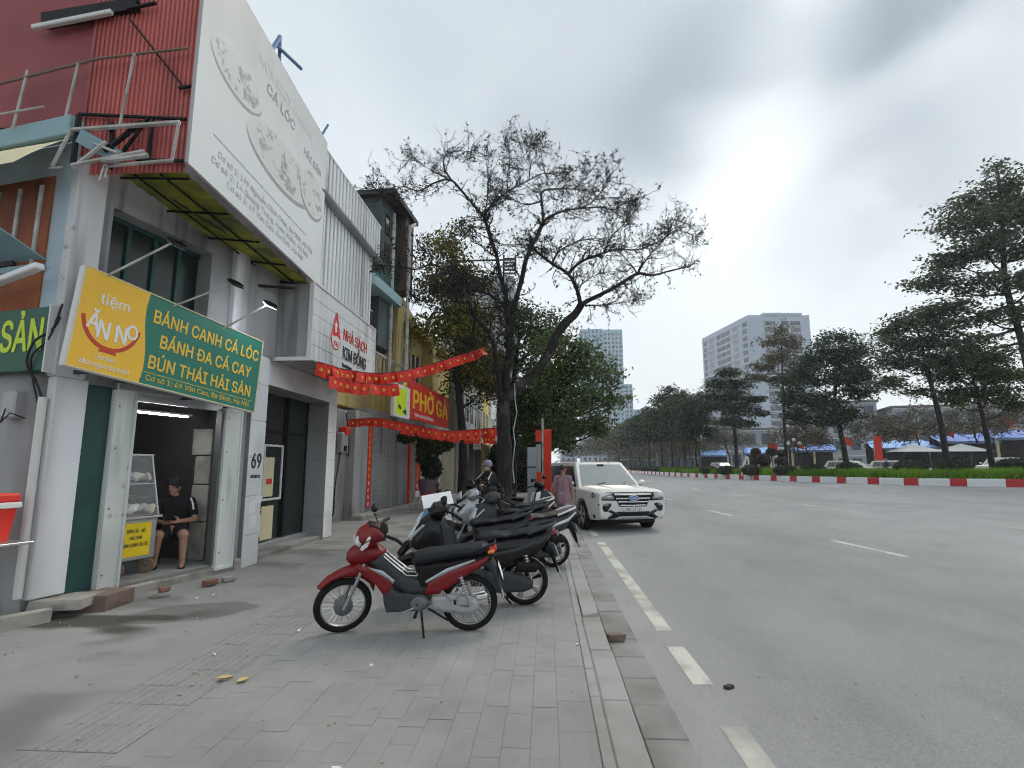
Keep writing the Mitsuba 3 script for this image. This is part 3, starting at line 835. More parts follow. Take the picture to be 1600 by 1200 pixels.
# ---- floodlights on arms over the sign
for k, (y0, z0, y1, z1, lit) in enumerate(((.22, 3.70, .74, 4.30, 0), (1.10, 3.63, 1.70, 4.12, 0), (1.92, 3.53, 2.40, 4.03, 1))):
    fl = thing('floodlight', ('unlit floodlight on the arm nearest the corner pillar', 'unlit floodlight on the middle arm above the shop sign', 'lit white floodlight on the arm nearest the grey canopy')[k], 'floodlight', 'floodlights on arms above the shop sign', M=MS)
    part(fl, 'arm', tube([(.40, y0, z0), (.78, y1, z1)], .013, 8), 'm_pole_pale', 40)
    H = mat4(.80, y1 + .05, z1 + .01, 0, 0, math.radians(38))
    part(fl, 'housing', tf(bx(-.075, .075, -.10, .10, -.008, .022, .012), H), 'm_black')
    part(fl, 'fins', cat(*[tf(bx(-.05, .05, -.08 + j * .032, -.074 + j * .032, .022, .042), H) for j in range(6)]), 'm_black')
    v_, f_ = tf(bx(-.062, .062, -.085, .085, -.0125, -.0085), H)
    part(fl, 'lens', (v_, f_), 'm_lamp_glass', more={'emitter': {'type': 'area', 'radiance': rgb((9, 9.5, 10.5))}} if lit else None)
    part(fl, 'bracket', tube([(.78, y1, z1), (.80, y1 + .05, z1 + .03)], .01, 6), 'm_dark')
tl = thing('tube_light', 'lit fluorescent tube under the shop ceiling', 'lamp', M=MS)
part(tl, 'batten', bx(-.55, -.51, 1.45, 2.52, 2.43, 2.455), 'm_white')
part(tl, 'tube', tube([(-.53, 1.52, 2.412), (-.53, 2.46, 2.412)], .011, 8), 'm_white', more={'emitter': {'type': 'area', 'radiance': rgb((7, 7.2, 7.5))}})

# ---- glass fronted food cart in the doorway
fc = thing('food_cart', 'stainless food cart with sloping glass case and yellow menu panel in the shop doorway', 'cart', M=MS)
part(fc, 'lower_cabinet', bx(-1.0, -.36, 1.40, 1.95, .48, 1.0, .01), 'm_steel')
part(fc, 'counter', bx(-1.05, -.31, 1.36, 1.99, 1.0, 1.035, .008), 'm_steel')
pa = part(fc, 'menu_panel', bx(-.36, -.352, 1.43, 1.86, .53, .955), 'm_yellow', label='bright yellow menu panel with dark lettering')
for s_, z_, h_, w_ in (('BÚN CÁ - MÌ', .83, .045, .26), ('HẢI SẢN', .745, .042, .17), ('BÁNH CANH CÁ LÓC', .655, .045, .37)):
    part(pa, 'lettering', face_x(text(s_, h_, .003, True, w_), -.352, 1.645 - w_ / 2, z_), 'm_text_dark')
part(fc, 'display_frame', cat(*[tube(q, .012, 6) for q in ([(-.36, 1.40, 1.03), (-.45, 1.44, 1.83)], [(-.36, 1.96, 1.03), (-.45, 1.86, 1.83)], [(-.95, 1.40, 1.03), (-.95, 1.44, 1.83)], [(-.95, 1.96, 1.03), (-.95, 1.86, 1.83)], [(-.45, 1.44, 1.83), (-.45, 1.86, 1.83), (-.95, 1.86, 1.83), (-.95, 1.44, 1.83), (-.45, 1.44, 1.83)])]), 'm_steel')
part(fc, 'glass', cat(hullq := (np.array([[-.355, 1.40, 1.04], [-.355, 1.96, 1.04], [-.445, 1.86, 1.82], [-.445, 1.44, 1.82]]), np.array([[0, 1, 2], [0, 2, 3]]))), 'm_glass', label='sloping front pane')
part(fc, 'shelf', bx(-.92, -.42, 1.42, 1.90, 1.45, 1.462), 'm_steel')
part(fc, 'roof', bx(-.97, -.43, 1.43, 1.87, 1.83, 1.85), 'm_steel')
rf = np.random.default_rng(4)
for k in range(16):
    z0 = 1.05 if k < 10 else 1.47
    c = (-.40 - .4 * rf.random(), 1.46 + .42 * rf.random(), z0 + .04)
    m = hull(*[(c[0] + rf.normal() * .035, c[1] + rf.normal() * .045, c[2] + rf.random() * .07, .02 + .02 * rf.random()) for _ in range(5)], n=8)
    part(fc, 'food_heap', m, 'm_food' if k % 3 else 'm_white', 50)
for (d, y) in ((-.42, 1.46), (-.42, 1.89), (-.95, 1.46), (-.95, 1.89)):
    cw = part(fc, 'caster', tf(lathe([(.02, -.02), (.085, -.022), (.10, -.012), (.10, .012), (.085, .022), (.02, .02)], 18, 'y'), mat4(d, y, .385, .5)), 'm_rusty', 40)
    part(cw, 'fork', tf(cat(bx(-.02, .02, -.03, -.026, 0, .1), bx(-.02, .02, .026, .03, 0, .1)), mat4(d, y, .385, .5)), 'm_alloy')

# ---- red cool box on a steel table at the side of the building
tb = thing('steel_table', 'steel table end standing at the grey side wall', 'table', M=MS)
part(tb, 'table_top', bx(-1.2, .42, -.55, -.10, .955, .98, .004), 'm_steel')
for (d, y) in ((-.15, -.5), (-.25, -.15), (-1.1, -.5), (-1.1, -.15)):
    part(tb, 'leg', tube([(d, y, .15), (d, y, .955)], .016, 8), 'm_steel')
cbx = thing('cool_box', 'red plastic cool box with a white lid band standing on the steel table', 'cool box', M=MS)
part(cbx, 'body', hullp([(x, y, 1.30) for x in (-.52, .20) for y in (-.50, -.14)] + [(x, y, .981) for x in (-.48, .17) for y in (-.47, -.17)]), 'm_cooler_red')
part(cbx, 'lid', bx(-.54, .22, -.52, -.12, 1.345, 1.43, .02), 'm_cooler_red')
part(cbx, 'lid_band', bx(-.54, .23, -.525, -.115, 1.29, 1.345, .008), 'm_white')
part(cbx, 'lettering', face_ny(text('U', .17, .006, True), -.02, -.512, 1.05), 'm_bowl_red')
tag(solo('white_hose', tube([(-.9, -.5, .9), (-.7, -.6, .55), (-.45, -.45, .42), (-.2, -.3, .36), (-.1, -.2, .28), (-.08, -.1, .2)], .013, 6), 'm_white', True, M=MS), 'white hose hanging under the steel table', 'hose')

# ---- rubble at the foot of the shop
for k, (x, y, z, sx, sy, sz, a, mt, lb) in enumerate((
        (-4.95, 6.05, .22, .42, .5, .17, .1, 'm_dull_brick', 'crumbling brick step beside the dark green column'), (-5.12, 5.78, .27, .5, .46, .10, .2, 'm_stone', 'flat grey doorstep slab under the corner pillar'),
        (-5.15, 5.25, .19, .62, .16, .16, 1.2, 'm_stone', 'pale broken kerb stone lying near the corner pillar'), (-5.55, 5.15, .20, .4, .3, .14, .3, 'm_stone', 'grey rubble lump at the far corner of the shop'),
        (-4.62, 6.55, .17, .22, .12, .05, .6, 'm_stone', 'thin grey stone flake in front of the left door panel'), (-4.60, 6.58, .225, .11, .09, .05, 1.0, 'm_brick', 'small red brick piece on the grey stone flake'),
        (-4.38, 7.15, .19, .2, .1, .07, 1.35, 'm_brick', 'reddish brick lying before the food cart'), (-4.30, 7.42, .18, .18, .11, .06, 1.1, 'm_stone', 'pale brick half lying beside the reddish brick'))):
    r_ = np.random.default_rng(20 + k)
    p_ = (r_.random((26, 3)) - .5) * [sx, sy, sz]
    p_ = np.vstack([p_, (np.array([[i, j, l] for i in (-.46, .46) for j in (-.46, .46) for l in (-.46, .46)]) + (r_.random((8, 3)) - .5) * .12) * [sx, sy, sz]])
    solo('brick' if 'brick ' in lb and k > 3 else 'stone', tf(hullp(p_), mat4(x, y, z, a)), mt, label=lb, cat='brick' if 'brick ' in lb and k > 3 else 'stone')

# ---------------------------------------------------------------- billboard, its red sheet flank and bent pipework
BQ = [(5.47, 5.08), (9.12, 4.86), (9.12, 7.62), (5.47, 8.02)]


def bill_fn(p, n, uv):
    y, z = p.y, p.z
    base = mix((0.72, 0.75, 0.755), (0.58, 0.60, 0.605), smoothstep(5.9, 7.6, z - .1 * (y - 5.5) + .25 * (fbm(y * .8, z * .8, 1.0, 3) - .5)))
    c = base
    for (cy, cz, ry, rz, a) in ((6.27, 6.80, .60, .30, -.10), (7.56, 6.28, 1.02, .37, -.04), (8.62, 6.36, .46, .38, -.25)):
        ca, sa = math.cos(a), math.sin(a)
        u = ((y - cy) * ca + (z - cz) * sa) / ry
        v = (-(y - cy) * sa + (z - cz) * ca) / rz
        r = dr.sqrt(u * u + v * v)
        vb = (v + .20)
        rb = dr.sqrt(u * u + vb * vb)
        c = mix(c, (0.33, 0.34, 0.345), smoothstep(1.03, 1.0, rb) * smoothstep(1.0, 1.03, r))
        inside = smoothstep(1.02, .99, r)
        food = fbm(y * 6.5 + 3 * cy, z * 9.0, cy, 4)
        grain = fbm(y * 16, z * 22, cy, 2)
        f_ = mix((0.64, 0.655, 0.65), (0.36, 0.37, 0.37), smoothstep(.50, .58, food) * smoothstep(.25, .55, grain))
        rim = smoothstep(.86, .90, r)
        c = mix(c, mix(f_, (0.66, 0.675, 0.675), rim), inside)
    stain = smoothstep(.55, .8, fbm(y * 2.5, z * .5, 3.0, 3))
    return mix(c, (0.42, 0.42, 0.40), stain * .25)


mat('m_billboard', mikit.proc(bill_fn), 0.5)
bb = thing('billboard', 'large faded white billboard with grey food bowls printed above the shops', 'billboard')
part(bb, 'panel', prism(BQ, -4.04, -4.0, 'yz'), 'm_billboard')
part(bb, 'edge_frame', cat(tube([(-4.02, *BQ[0]), (-4.02, *BQ[3])], .022, 6), tube([(-4.02, *BQ[0]), (-4.02, *BQ[1])], .02, 6), tube([(-4.02, *BQ[3]), (-4.02, *BQ[2])], .02, 6)), 'm_case_grey')
A_ = math.atan2(-.22, 3.65)
for s_, y_, z_, h_, w_ in (('Cơ sở 1: 199 Nguyễn Cảnh Chân, Ba Đình, Hà Nội', 5.98, 5.46, .085, 2.75), ('Cơ sở 2: 14 Quang Trung, Hoàn Kiếm, Hà Nội', 5.86, 5.33, .085, 2.72), ('Cơ sở 3: 69 Văn Cao, Ba Đình, Hà Nội', 6.2, 5.18, .085, 2.2)):
    part(bb, 'lettering', face_x(tf(text(s_, h_, .004, False, w_), mat4(rz=A_)), -4.0, y_, z_), 'm_text_grey')
part(bb, 'lettering', face_x(tf(text('MÓN NGON BA MIỀN', .17, .004, True, 1.75), mat4(rz=A_)), -4.0, 6.72, 7.36), 'm_shade_white')
for k_, (s_, y_, z_, h_, w_) in enumerate((('CÁ LÓC', 6.95, 7.08, .15, .9), ('HẢI SẢN', 8.2, 6.86, .12, .7))):
    part(bb, 'lettering', face_x(tf(text(s_, h_, .004, True, w_), mat4(rz=A_)), -4.0, y_, z_), 'm_text_grey')
part(bb, 'rule_line', face_x(tf(bx(0, 2.6, 0, .012, 0, .004), mat4(rz=A_)), -4.0, 5.86, 5.68), 'm_text_grey')
part(bb, 'stay', tube([(-4.06, 7.05, 7.75), (-4.06, 7.32, 8.28)], .035, 6), 'm_moto_blue', label='dark blue steel stay sticking up behind the top edge')
part(bb, 'stay', tube([(-4.08, 7.40, 7.7), (-4.08, 7.36, 8.30)], .028, 6), 'm_moto_blue')
part(bb, 'stay', tube([(-4.07, 7.20, 8.06), (-3.9, 7.75, 8.06)], .028, 6), 'm_moto_blue')
part(bb, 'stay', tube([(-4.06, 8.85, 7.5), (-3.98, 9.05, 7.95)], .022, 6), 'm_moto_blue')
rw = thing('red_sheet_box', 'red corrugated steel flank of the billboard above the corner', 'sheet metal cladding')
part(rw, 'corrugated_sheet', corrugated(-5.42, -4.05, 5.02, 9.2, 5.56, .056, .018, 'xz', .45), 'm_red_sheet', label='faded red corrugated sheets')
part(rw, 'flat_sheet', bx(-9.5, -5.425, 5.58, 5.62, 5.68, 9.2), 'm_red_flat', label='dark red flat sheets')
part(rw, 'back', bx(-9.5, -4.06, 5.63, 5.95, 5.9, 9.2), 'm_red_flat')
for q in ([(-5.40, 5.50, 5.76), (-4.10, 5.50, 5.64)], [(-4.95, 5.50, 5.05), (-4.55, 5.50, 5.68)], [(-4.5, 5.50, 5.1), (-4.5, 5.50, 5.66)], [(-4.65, 5.50, 5.16), (-4.06, 5.50, 5.12)], [(-4.22, 5.50, 6.04), (-4.05, 5.50, 6.06)], [(-4.95, 5.48, 7.10), (-4.60, 5.48, 7.16)]):
    part(rw, 'brace', tube(q, .022, 6), 'm_black')
part(rw, 'chain', tube([(-4.92, 5.49, 6.98), (-4.5, 5.49, 6.46), (-4.14, 5.49, 6.02)], .011, 6), 'm_black')
part(rw, 'light_strip', tf(bx(-.5, .5, -.06, .0, -.03, .03, .01), mat4(-5.62, 5.5, 6.98, 0, 0, -.16)), 'm_shade_white', label='pale tilted strip high on the dark red sheets')
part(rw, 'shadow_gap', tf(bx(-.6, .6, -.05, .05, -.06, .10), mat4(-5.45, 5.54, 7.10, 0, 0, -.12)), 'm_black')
pf = thing('pipe_frame', 'tall pale pipe frame standing before the red sheet wall', 'frame')
part(pf, 'rail', tube([(-6.6, 5.42, 6.08), (-5.2, 5.44, 6.42), (-4.12, 5.46, 6.52)], .016, 6), 'm_rusty')
for x_ in (-6.1, -5.48, -4.80):
    part(pf, 'post', tube([(x_ - .03, 5.43, 5.55), (x_ + .05, 5.43, 6.30 + .12 * (x_ + 6.1))], .016, 6), 'm_pole_pale')
part(pf, 'rail', tube([(-6.6, 5.42, 5.70), (-5.75, 5.40, 5.80)], .012, 6), 'm_pole_pale')
bf = thing('broken_sign_frame', 'bent and broken pale metal frame sticking out over the corner pillar', 'frame')
for q, r in (([(-5.28, 5.30, 5.42), (-4.02, 5.30, 5.46)], .028), ([(-5.28, 5.30, 5.42), (-5.40, 5.25, 4.95)], .02), ([(-5.42, 5.24, 4.93), (-5.30, 5.28, 4.96)], .012), ([(-5.20, 5.30, 4.96), (-4.85, 5.30, 5.26)], .024), ([(-5.20, 5.28, 4.98), (-4.40, 5.30, 5.13)], .024), ([(-4.85, 5.32, 4.98), (-4.08, 5.32, 5.02)], .022), ([(-4.82, 5.25, 5.0), (-4.35, 5.3, 5.08)], .03),
             ([(-4.84, 5.3, 4.97), (-4.86, 5.28, 4.78)], .012), ([(-4.80, 5.3, 4.96), (-4.80, 5.28, 4.82)], .01), ([(-4.08, 5.32, 5.02), (-4.03, 5.30, 5.46)], .018), ([(-5.0, 5.3, 5.25), (-4.7, 5.3, 5.12)], .016)):
    part(bf, 'bar', tube(q, r, 6), 'm_pole_pale')
part(bf, 'sheet_scrap', tf(bx(-.25, .25, -.02, .02, -.06, .10), mat4(-4.98, 5.36, 5.22, .2, .3, .5)), 'm_blue_beam', label='torn blue grey tin sheet')
part(bf, 'dark_bar', cat(tube([(-5.24, 5.33, 5.62), (-5.24, 5.33, 5.02)], .03, 6), tube([(-4.85, 5.35, 5.52), (-4.82, 5.35, 5.2)], .03, 6), tube([(-4.9, 5.35, 5.18), (-4.5, 5.35, 5.52)], .03, 6)), 'm_black')
# underside canopy of the billboard: mossy translucent sheets on thin bars
uc = thing('sheet_canopy', 'mossy green corrugated canopy under the billboard', 'canopy')
n_ = 40
yy = np.linspace(5.6, 9.08, n_)
zz = .012 * ((np.arange(n_) % 2) * 2 - 1)
va = np.c_[np.full(n_, -4.14), yy, 5.06 - .06 * (yy - 5.6) + zz]
vb = np.c_[np.full(n_, -4.98) + .02 * (yy - 5.6), yy, 5.10 - .03 * (yy - 5.6) + zz]
i_ = np.arange(n_ - 1)
part(uc, 'sheet', (np.vstack([va, vb]), np.vstack([np.c_[i_, i_ + n_, i_ + n_ + 1], np.c_[i_, i_ + n_ + 1, i_ + 1]])), 'm_awning_green')
for y_ in (5.7, 6.5, 7.3, 8.1, 8.95):
    part(uc, 'bar', tube([(-4.14, y_, 5.02 - .06 * (y_ - 5.6)), (-4.98, y_, 5.06 - .03 * (y_ - 5.6))], .016, 6), 'm_black')
for f_ in (.33, .7):
    part(uc, 'bar', tube([(-4.14 - .84 * f_, 5.6, 5.03), (-4.14 - .84 * f_, 9.05, 4.87 + .05 * f_)], .014, 6), 'm_black')
part(uc, 'hanging_bar', tube([(-4.45, 5.9, 4.86), (-4.35, 6.8, 4.85)], .012, 6), 'm_black')
part(uc, 'post', tube([(-4.8, 8.3, 4.92), (-4.78, 8.34, 2.9)], .06, 6), 'm_black')
part(uc, 'brace', tube([(-4.78, 8.3, 4.62), (-4.3, 8.8, 4.72)], .025, 6), 'm_black')
# ---------------------------------------------------------------- bookshop next door
bk = thing('bookshop_building', 'bookshop building with white tiled portal, dark doors and ribbed white cladding', 'building')
part(bk, 'body', cat(bx(-9, -5.35, 8.9, 12.6, -.1, 3.5), bx(-9, -4.35, 8.95, 12.70, 3.5, 7.4)), 'm_plaster_grey')


def tiled(par, x0, x1, y0, y1, zs, face, mt):
    """Tiles with open joints on a pillar face: face 'x' looks at the road, 'y' looks along the street."""
    for a, b in zip(zs[:-1], zs[1:]):
        if face == 'x':
            part(par, 'tile', bx(x1, x1 + .014, y0 + .002, y1 - .002, a + .003, b - .003, .004), mt)
        else:
            part(par, 'tile', bx(x0 + .002, x1 - .002, y0 - .014, y0, a + .003, b - .003, .004), mt)


pl = part(bk, 'portal_pillar', bx(-5.7, -4.67, 8.36, 8.80, -.05, 3.50), 'm_tile_grey')
tiled(pl, -5.7, -4.67, 8.345, 8.815, [.14, .62, 1.22, 1.82, 2.42, 3.02, 3.50], 'x', 'm_tile_white')
pr_ = part(bk, 'portal_pillar', bx(-5.35, -4.77, 11.67, 12.12, .14, 3.50), 'm_tile_grey')
tiled(pr_, -5.7, -4.77, 11.655, 12.13, [.16, .62, 1.22, 1.82, 2.42, 3.02, 3.50], 'x', 'm_tile_white')
tiled(pr_, -5.34, -4.755, 11.67, 12.0, [.16, .62, 1.22, 1.82, 2.42, 3.02, 3.50], 'y', 'm_tile_grey')
lt = part(bk, 'portal_lintel', bx(-5.7, -4.72, 8.80, 11.66, 3.06, 3.50), 'm_tile_grey')
for a, b in ((8.815, 9.75), (9.75, 10.7), (10.7, 11.65)):
    part(lt, 'tile', bx(-4.72, -4.706, a + .002, b - .002, 3.062, 3.498, .004), 'm_tile_white')
part(bk, 'threshold', bx(-5.35, -5.1, 8.8, 11.67, -.1, .30, .01), 'm_tile_grey')
part(bk, 'step', bx(-5.1, -4.80, 8.8, 11.67, -.1, .22, .01), 'm_concrete')
for a, b, x in ((8.80, 9.75, -5.22), (9.77, 10.70, -5.26), (10.72, 11.66, -5.22)):
    d_ = part(bk, 'door', bx(x - .05, x, a, b, .30, 3.06, .006), 'm_dark_green_door')
    part(d_, 'stile', cat(bx(x, x + .015, a, a + .06, .3, 3.06), bx(x, x + .015, b - .06, b, .3, 3.06), bx(x, x + .015, a + .06, b - .06, 2.3, 2.36)), 'm_black')
pp = part(bk, 'poster_frame', cat(bx(-5.205, -5.18, 9.82, 10.55, 1.05, 1.09), bx(-5.205, -5.18, 9.82, 10.55, 2.05, 2.09), bx(-5.205, -5.18, 9.82, 9.86, 1.09, 2.05), bx(-5.205, -5.18, 10.51, 10.55, 1.09, 2.05)), 'm_shade_white', label='white framed notice on the dark door')
part(pp, 'notice', bx(-5.21, -5.20, 9.90, 10.25, 1.12, 1.85), 'm_cream')
part(pp, 'notice', bx(-5.198, -5.194, 9.98, 10.18, 1.35, 1.45), 'm_red_sign')
part(bk, 'paper_notice', bx(-5.2, -5.195, 9.6, 9.86, .42, .82), 'm_paper')
part(bk, 'paper_notice', bx(-5.2, -5.19, 9.86, 10.3, .34, .95), 'm_cream')
for k, z in enumerate((.42, .66, .92, 1.16)):
    part(bk, 'sticker', bx(-5.2, -5.194, 8.86, 9.24, z, z + .2), ('m_red', 'm_paper', 'm_red', 'm_cooler_red')[k], label='red and white sticker on the dark door')
nb = part(bk, 'house_number', face_x(text('69', .225, .008, True, .30), -4.656, 8.43, 1.66), 'm_text_dark', label='black house number 69')
part(bk, 'street_name', face_x(text('PHỐ VĂN CAO', .045, .005, True, .30), -4.656, 8.43, 1.50), 'm_text_dark')
for k, (y_, z_, h_) in enumerate(((8.44, .95, .18), (8.5, .72, .2), (8.62, 1.1, .12))):
    part(bk, 'paper_notice', bx(-4.656, -4.653, y_, y_ + .2, z_, z_ + h_), 'm_paper')
# canopy with the shop sign
cn = part(bk, 'canopy', cat(bx(-5.72, -4.06, 8.90, 12.34, 3.50, 4.84), bx(-4.5, -4.06, 8.88, 8.9, 3.5, 3.56)), 'm_plaster_grey', label='grey box canopy over the entrance')
part(bk, 'canopy_edge', cat(bx(-4.06, -3.985, 8.86, 8.90, 3.47, 4.86), bx(-5.6, -4.06, 8.86, 8.90, 3.47, 3.53)), 'm_shade_white')
sb = thing('bookshop_sign', 'white planked bookshop sign with red drop logo and black lettering', 'sign')
for k in range(5):
    z0 = 3.50 + k * .27
    part(sb, 'plank', bx(-4.06, -4.0, 8.90, 12.30, z0, z0 + .264, .006), 'm_rib_white')
part(sb, 'rim', cat(bx(-4.06, -3.985, 12.30, 12.34, 3.5, 4.88), bx(-4.06, -3.985, 8.9, 12.34, 4.85, 4.885)), 'm_shade_white')


def drop(sc):
    t = np.linspace(0, 2 * PI, 40)
    y = np.sin(t) * .21 * (1 - .35 * np.clip(np.cos(t), 0, 1))
    z = np.where(np.cos(t) > 0, np.abs(np.cos(t)) ** 1.6 * .44, np.cos(t) * .22)
    return [(9.95 + a * sc, 4.12 + b * sc) for a, b in zip(y, z)]


part(sb, 'logo_rim', prism(Polygon(drop(1.12)), -4.0, -3.993, 'yz'), 'm_bowl_red', label='dark red rim of the drop logo')
part(sb, 'logo_ground', prism(Polygon(drop(.98)), -3.993, -3.989, 'yz'), 'm_white')
top = Polygon(drop(.98)).intersection(Polygon([(9.5, 4.22), (9.85, 4.12), (9.98, 4.16), (10.4, 4.05), (10.4, 4.8), (9.5, 4.8)]))
part(sb, 'logo_flame', prism(top, -3.989, -3.985, 'yz'), 'm_red', label='red upper half of the logo')
part(sb, 'logo_figure', cat(prism([(9.88, 4.2), (9.96, 4.22), (9.93, 4.45), (9.86, 4.36)], -3.985, -3.982, 'yz'), prism(Point(9.95, 4.36).buffer(.035), -3.985, -3.982, 'yz')), 'm_white')
part(sb, 'lettering', face_x(text('KĐ', .10, .004, True, .22), -3.989, 9.85, 3.95), 'm_bowl_red')
for s_, y_, z_, h_, w_, b_ in (('NHÀ SÁCH', 10.34, 4.17, .225, 1.40, False), ('KIM ĐỒNG', 10.34, 3.80, .235, 1.38, True), ('Bookstore', 10.34, 3.63, .075, .52, True)):
    part(sb, 'lettering', face_x(text(s_, h_, .012, b_, w_), -4.0, y_, z_), 'm_bowl_red' if not b_ else 'm_text_dark')
# ribbed cladding above
part(bk, 'cladding_back', bx(-4.34, -4.22, 9.02, 12.34, 4.89, 6.64), 'm_case_grey')  # darker backing: shade of the deep gaps put into its colour
for k in range(18):
    part(bk, 'cladding_rib', bx(-4.22, -4.12, 9.03 + k * .184, 9.03 + k * .184 + .112, 4.89, 6.62, .012), 'm_rib_white')
part(bk, 'ledge', prism([(-4.30, 6.60), (-4.02, 6.60), (-3.98, 6.66), (-4.12, 6.84), (-4.30, 6.84)], 9.0, 12.78, 'xz'), 'm_tile_grey', label='dirty grey sloping ledge')
part(bk, 'parapet_back', bx(-4.34, -4.20, 9.14, 12.80, 6.82, 7.61), 'm_case_grey')  # gap shade between the ribs painted in here as well
for k in range(20):
    part(bk, 'parapet_rib', bx(-4.20, -4.10, 9.17 + k * .182, 9.17 + k * .182 + .112, 6.845, 7.61, .012), 'm_rib_white')
part(bk, 'parapet_end', bx(-4.5, -4.09, 9.02, 9.16, 6.84, 7.66), 'm_case_grey')
part(bk, 'parapet_cap', bx(-4.4, -4.10, 9.0, 12.82, 7.62, 7.66), 'm_rib_white')

# ---------------------------------------------------------------- chicken noodle shop and its neighbours (frame: out, along, up)
MN = mat4(-5.5, 16.5, 0, math.atan2(-.07, 1.0))
nd = thing('noodle_shop_building', 'grey and yellow noodle shop building with roller shutters and red vertical banners', 'building', M=MN)
part(nd, 'wall', bx(-5, -.25, -4.3, .25, -.1, 3.3), 'm_plaster_grey')
part(nd, 'wall', bx(-5, .02, -.9, .42, -.1, 3.3, .01), 'm_plaster_grey')
part(nd, 'wall', bx(-5, -.12, .42, 12.2, 3.15, 3.5), 'm_plaster_grey')
part(nd, 'wall', bx(-5, 0, 4.3, 5.75, -.1, 3.15), 'm_shutter_beige')
part(nd, 'wall', bx(-5, 0, 11.9, 12.6, -.1, 3.15), 'm_shutter_beige')
part(nd, 'plinth', cat(bx(-.3, .34, -.9, .6, -.1, .30, .05), bx(-.2, .22, .6, 6, -.1, .26, .02), bx(-.2, .12, 6, 12.4, -.1, .27, .02)), 'm_stone')


def roller(par, y0, y1, z0, z1, mt, lb):
    ms = []
    n = int((z1 - z0) / .085)
    prof = []
    for k in range(n):
        a = z0 + k * .085
        prof += [(0, a), (.016, a + .02), (.016, a + .06), (0, a + .08)]
    k = len(prof)
    v = np.array([[-.08 + p[0], y, p[1]] for y in (y0, y1) for p in prof])
    f = np.vstack([[[i, i + k, i + k + 1], [i, i + k + 1, i + 1]] for i in range(k - 1)])
    return part(par, 'roller_shutter', (v, f), mt, label=lb)


roller(nd, .50, 4.25, .28, 3.15, 'm_shutter', 'closed grey roller shutter')
sh2 = roller(nd, 5.8, 8.85, .28, 2.95, 'm_shutter_beige', 'closed beige shutter')
sh3 = roller(nd, 8.9, 11.85, .28, 2.95, 'm_shutter_beige', 'closed beige shutter beyond the white post')
part(nd, 'shutter_post', bx(-.09, -.04, 8.83, 8.92, .28, 2.4), 'm_shade_white')
part(nd, 'shutter_post', bx(-.1, .02, 4.22, 4.32, .28, 3.1), 'm_red_sign')
part(nd, 'shutter_post', bx(-.1, .02, 5.72, 5.80, .28, 3.1), 'm_shade_white')
part(nd, 'eave_strip', cat(bx(.0, .35, 5.6, 7.3, 2.98, 3.08), bx(0, .35, 7.5, 9.2, 2.98, 3.08)), 'm_shade_white')


def couplet(y, x, z0, z1, w, n, seed, lb):
    c = thing('wall_banner', lb, 'banner', 'red vertical banners on the noodle shop front', M=MN)
    part(c, 'cloth', bx(x, x + .012, y, y + w, z0, z1), 'm_red_sign')
    r = random.Random(seed)
    h = (z1 - z0) / n
    for k in range(n):
        z = z1 - (k + .5) * h
        kind = 'gold' if k < n * .65 else 'white'
        if r.random() < .25 and k > n * .4:
            part(c, 'patch', bx(x + .012, x + .017, y + .02, y + w - .02, z - h * .4, z + h * .4), 'm_gold' if kind == 'gold' else 'm_paper')
        else:
            s = ''.join(r.choice('PHỞGÀNGON') for _ in range(1)) if n > 7 else 'PHỞ GÀ NGON'.replace(' ', '')[k % 9]
            part(c, 'lettering', face_x(text(s, h * .55, .004, True), x + .012, y + w * .22, z - h * .27), 'm_gold' if kind == 'gold' else 'm_paper')
    return c


couplet(.06, .025, .42, 2.95, .34, 12, 2, 'long red vertical banner with gold letters left of the grey shutter')
couplet(5.0, .005, .42, 2.55, .62, 7, 5, 'red vertical banner with gold letters behind the potted plant')
# electricity meter and cable on the grey wall
em = thing('meter_box', 'grey electricity meter box with red cap on the wall beside the bookshop', 'meter box', M=MN)
part(em, 'case', bx(-.25, -.06, -1.55, -1.15, 2.05, 2.62, .03), 'm_case_grey')
part(em, 'cap', bx(-.25, -.02, -1.4, -1.15, 2.55, 2.78, .02), 'm_red')
part(em, 'window', bx(-.06, -.05, -1.45, -1.27, 2.1, 2.25), 'm_black')
part(em, 'cable', cat(tube([(-.2, -1.35, 2.05), (-.18, -1.5, 1.7), (-.2, -1.6, 1.1), (-.2, -1.62, .4), (-.2, -1.8, .2)], .022, 6), tube([(-.2, -1.2, 2.1), (-.12, -1.0, 1.95), (-.12, -1.02, 2.6), (-.2, -1.1, 3.2)], .018, 6)), 'm_cable', True)
# the red sign
ps = thing('noodle_sign', 'red sign with tall yellow letters and a lime green pictured panel', 'sign', M=MN)
part(ps, 'panel', bx(.82, .90, 1.30, 6.65, 3.25, 4.55, .01), 'm_red_sign')
part(ps, 'side_panel', bx(.80, .93, -.22, 1.28, 3.18, 4.22, .02), 'm_shade_white')
part(ps, 'picture', prism(Polygon([(-.14, 3.3), (.3, 3.25), (.95, 3.3), (.9, 3.75), (1.0, 4.15), (.35, 4.1), (-.1, 4.15)]), .93, .935, 'yz'), 'm_lime', label='lime green picture field')
part(ps, 'picture_mark', cat(prism(Polygon([(.1, 3.5), (.35, 3.42), (.4, 3.52), (.15, 3.6)]), .935, .94, 'yz'), prism(Polygon([(.5, 3.38), (.95, 3.3), (.85, 3.5)]), .935, .94, 'yz')), 'm_green_col')
part(ps, 'picture_flame', prism(Polygon([(.2, 4.1), (.75, 4.1), (.95, 4.5), (.6, 4.3)]), .92, .926, 'yz'), 'm_sign_yellow')
part(ps, 'lettering', face_x(text('PHỞ', .62, .02, True, 2.55), .90, 1.65, 3.62), 'm_sign_yellow')
part(ps, 'lettering', face_x(text('GÀ', .62, .02, True, 1.75), .90, 4.6, 3.62), 'm_sign_yellow')
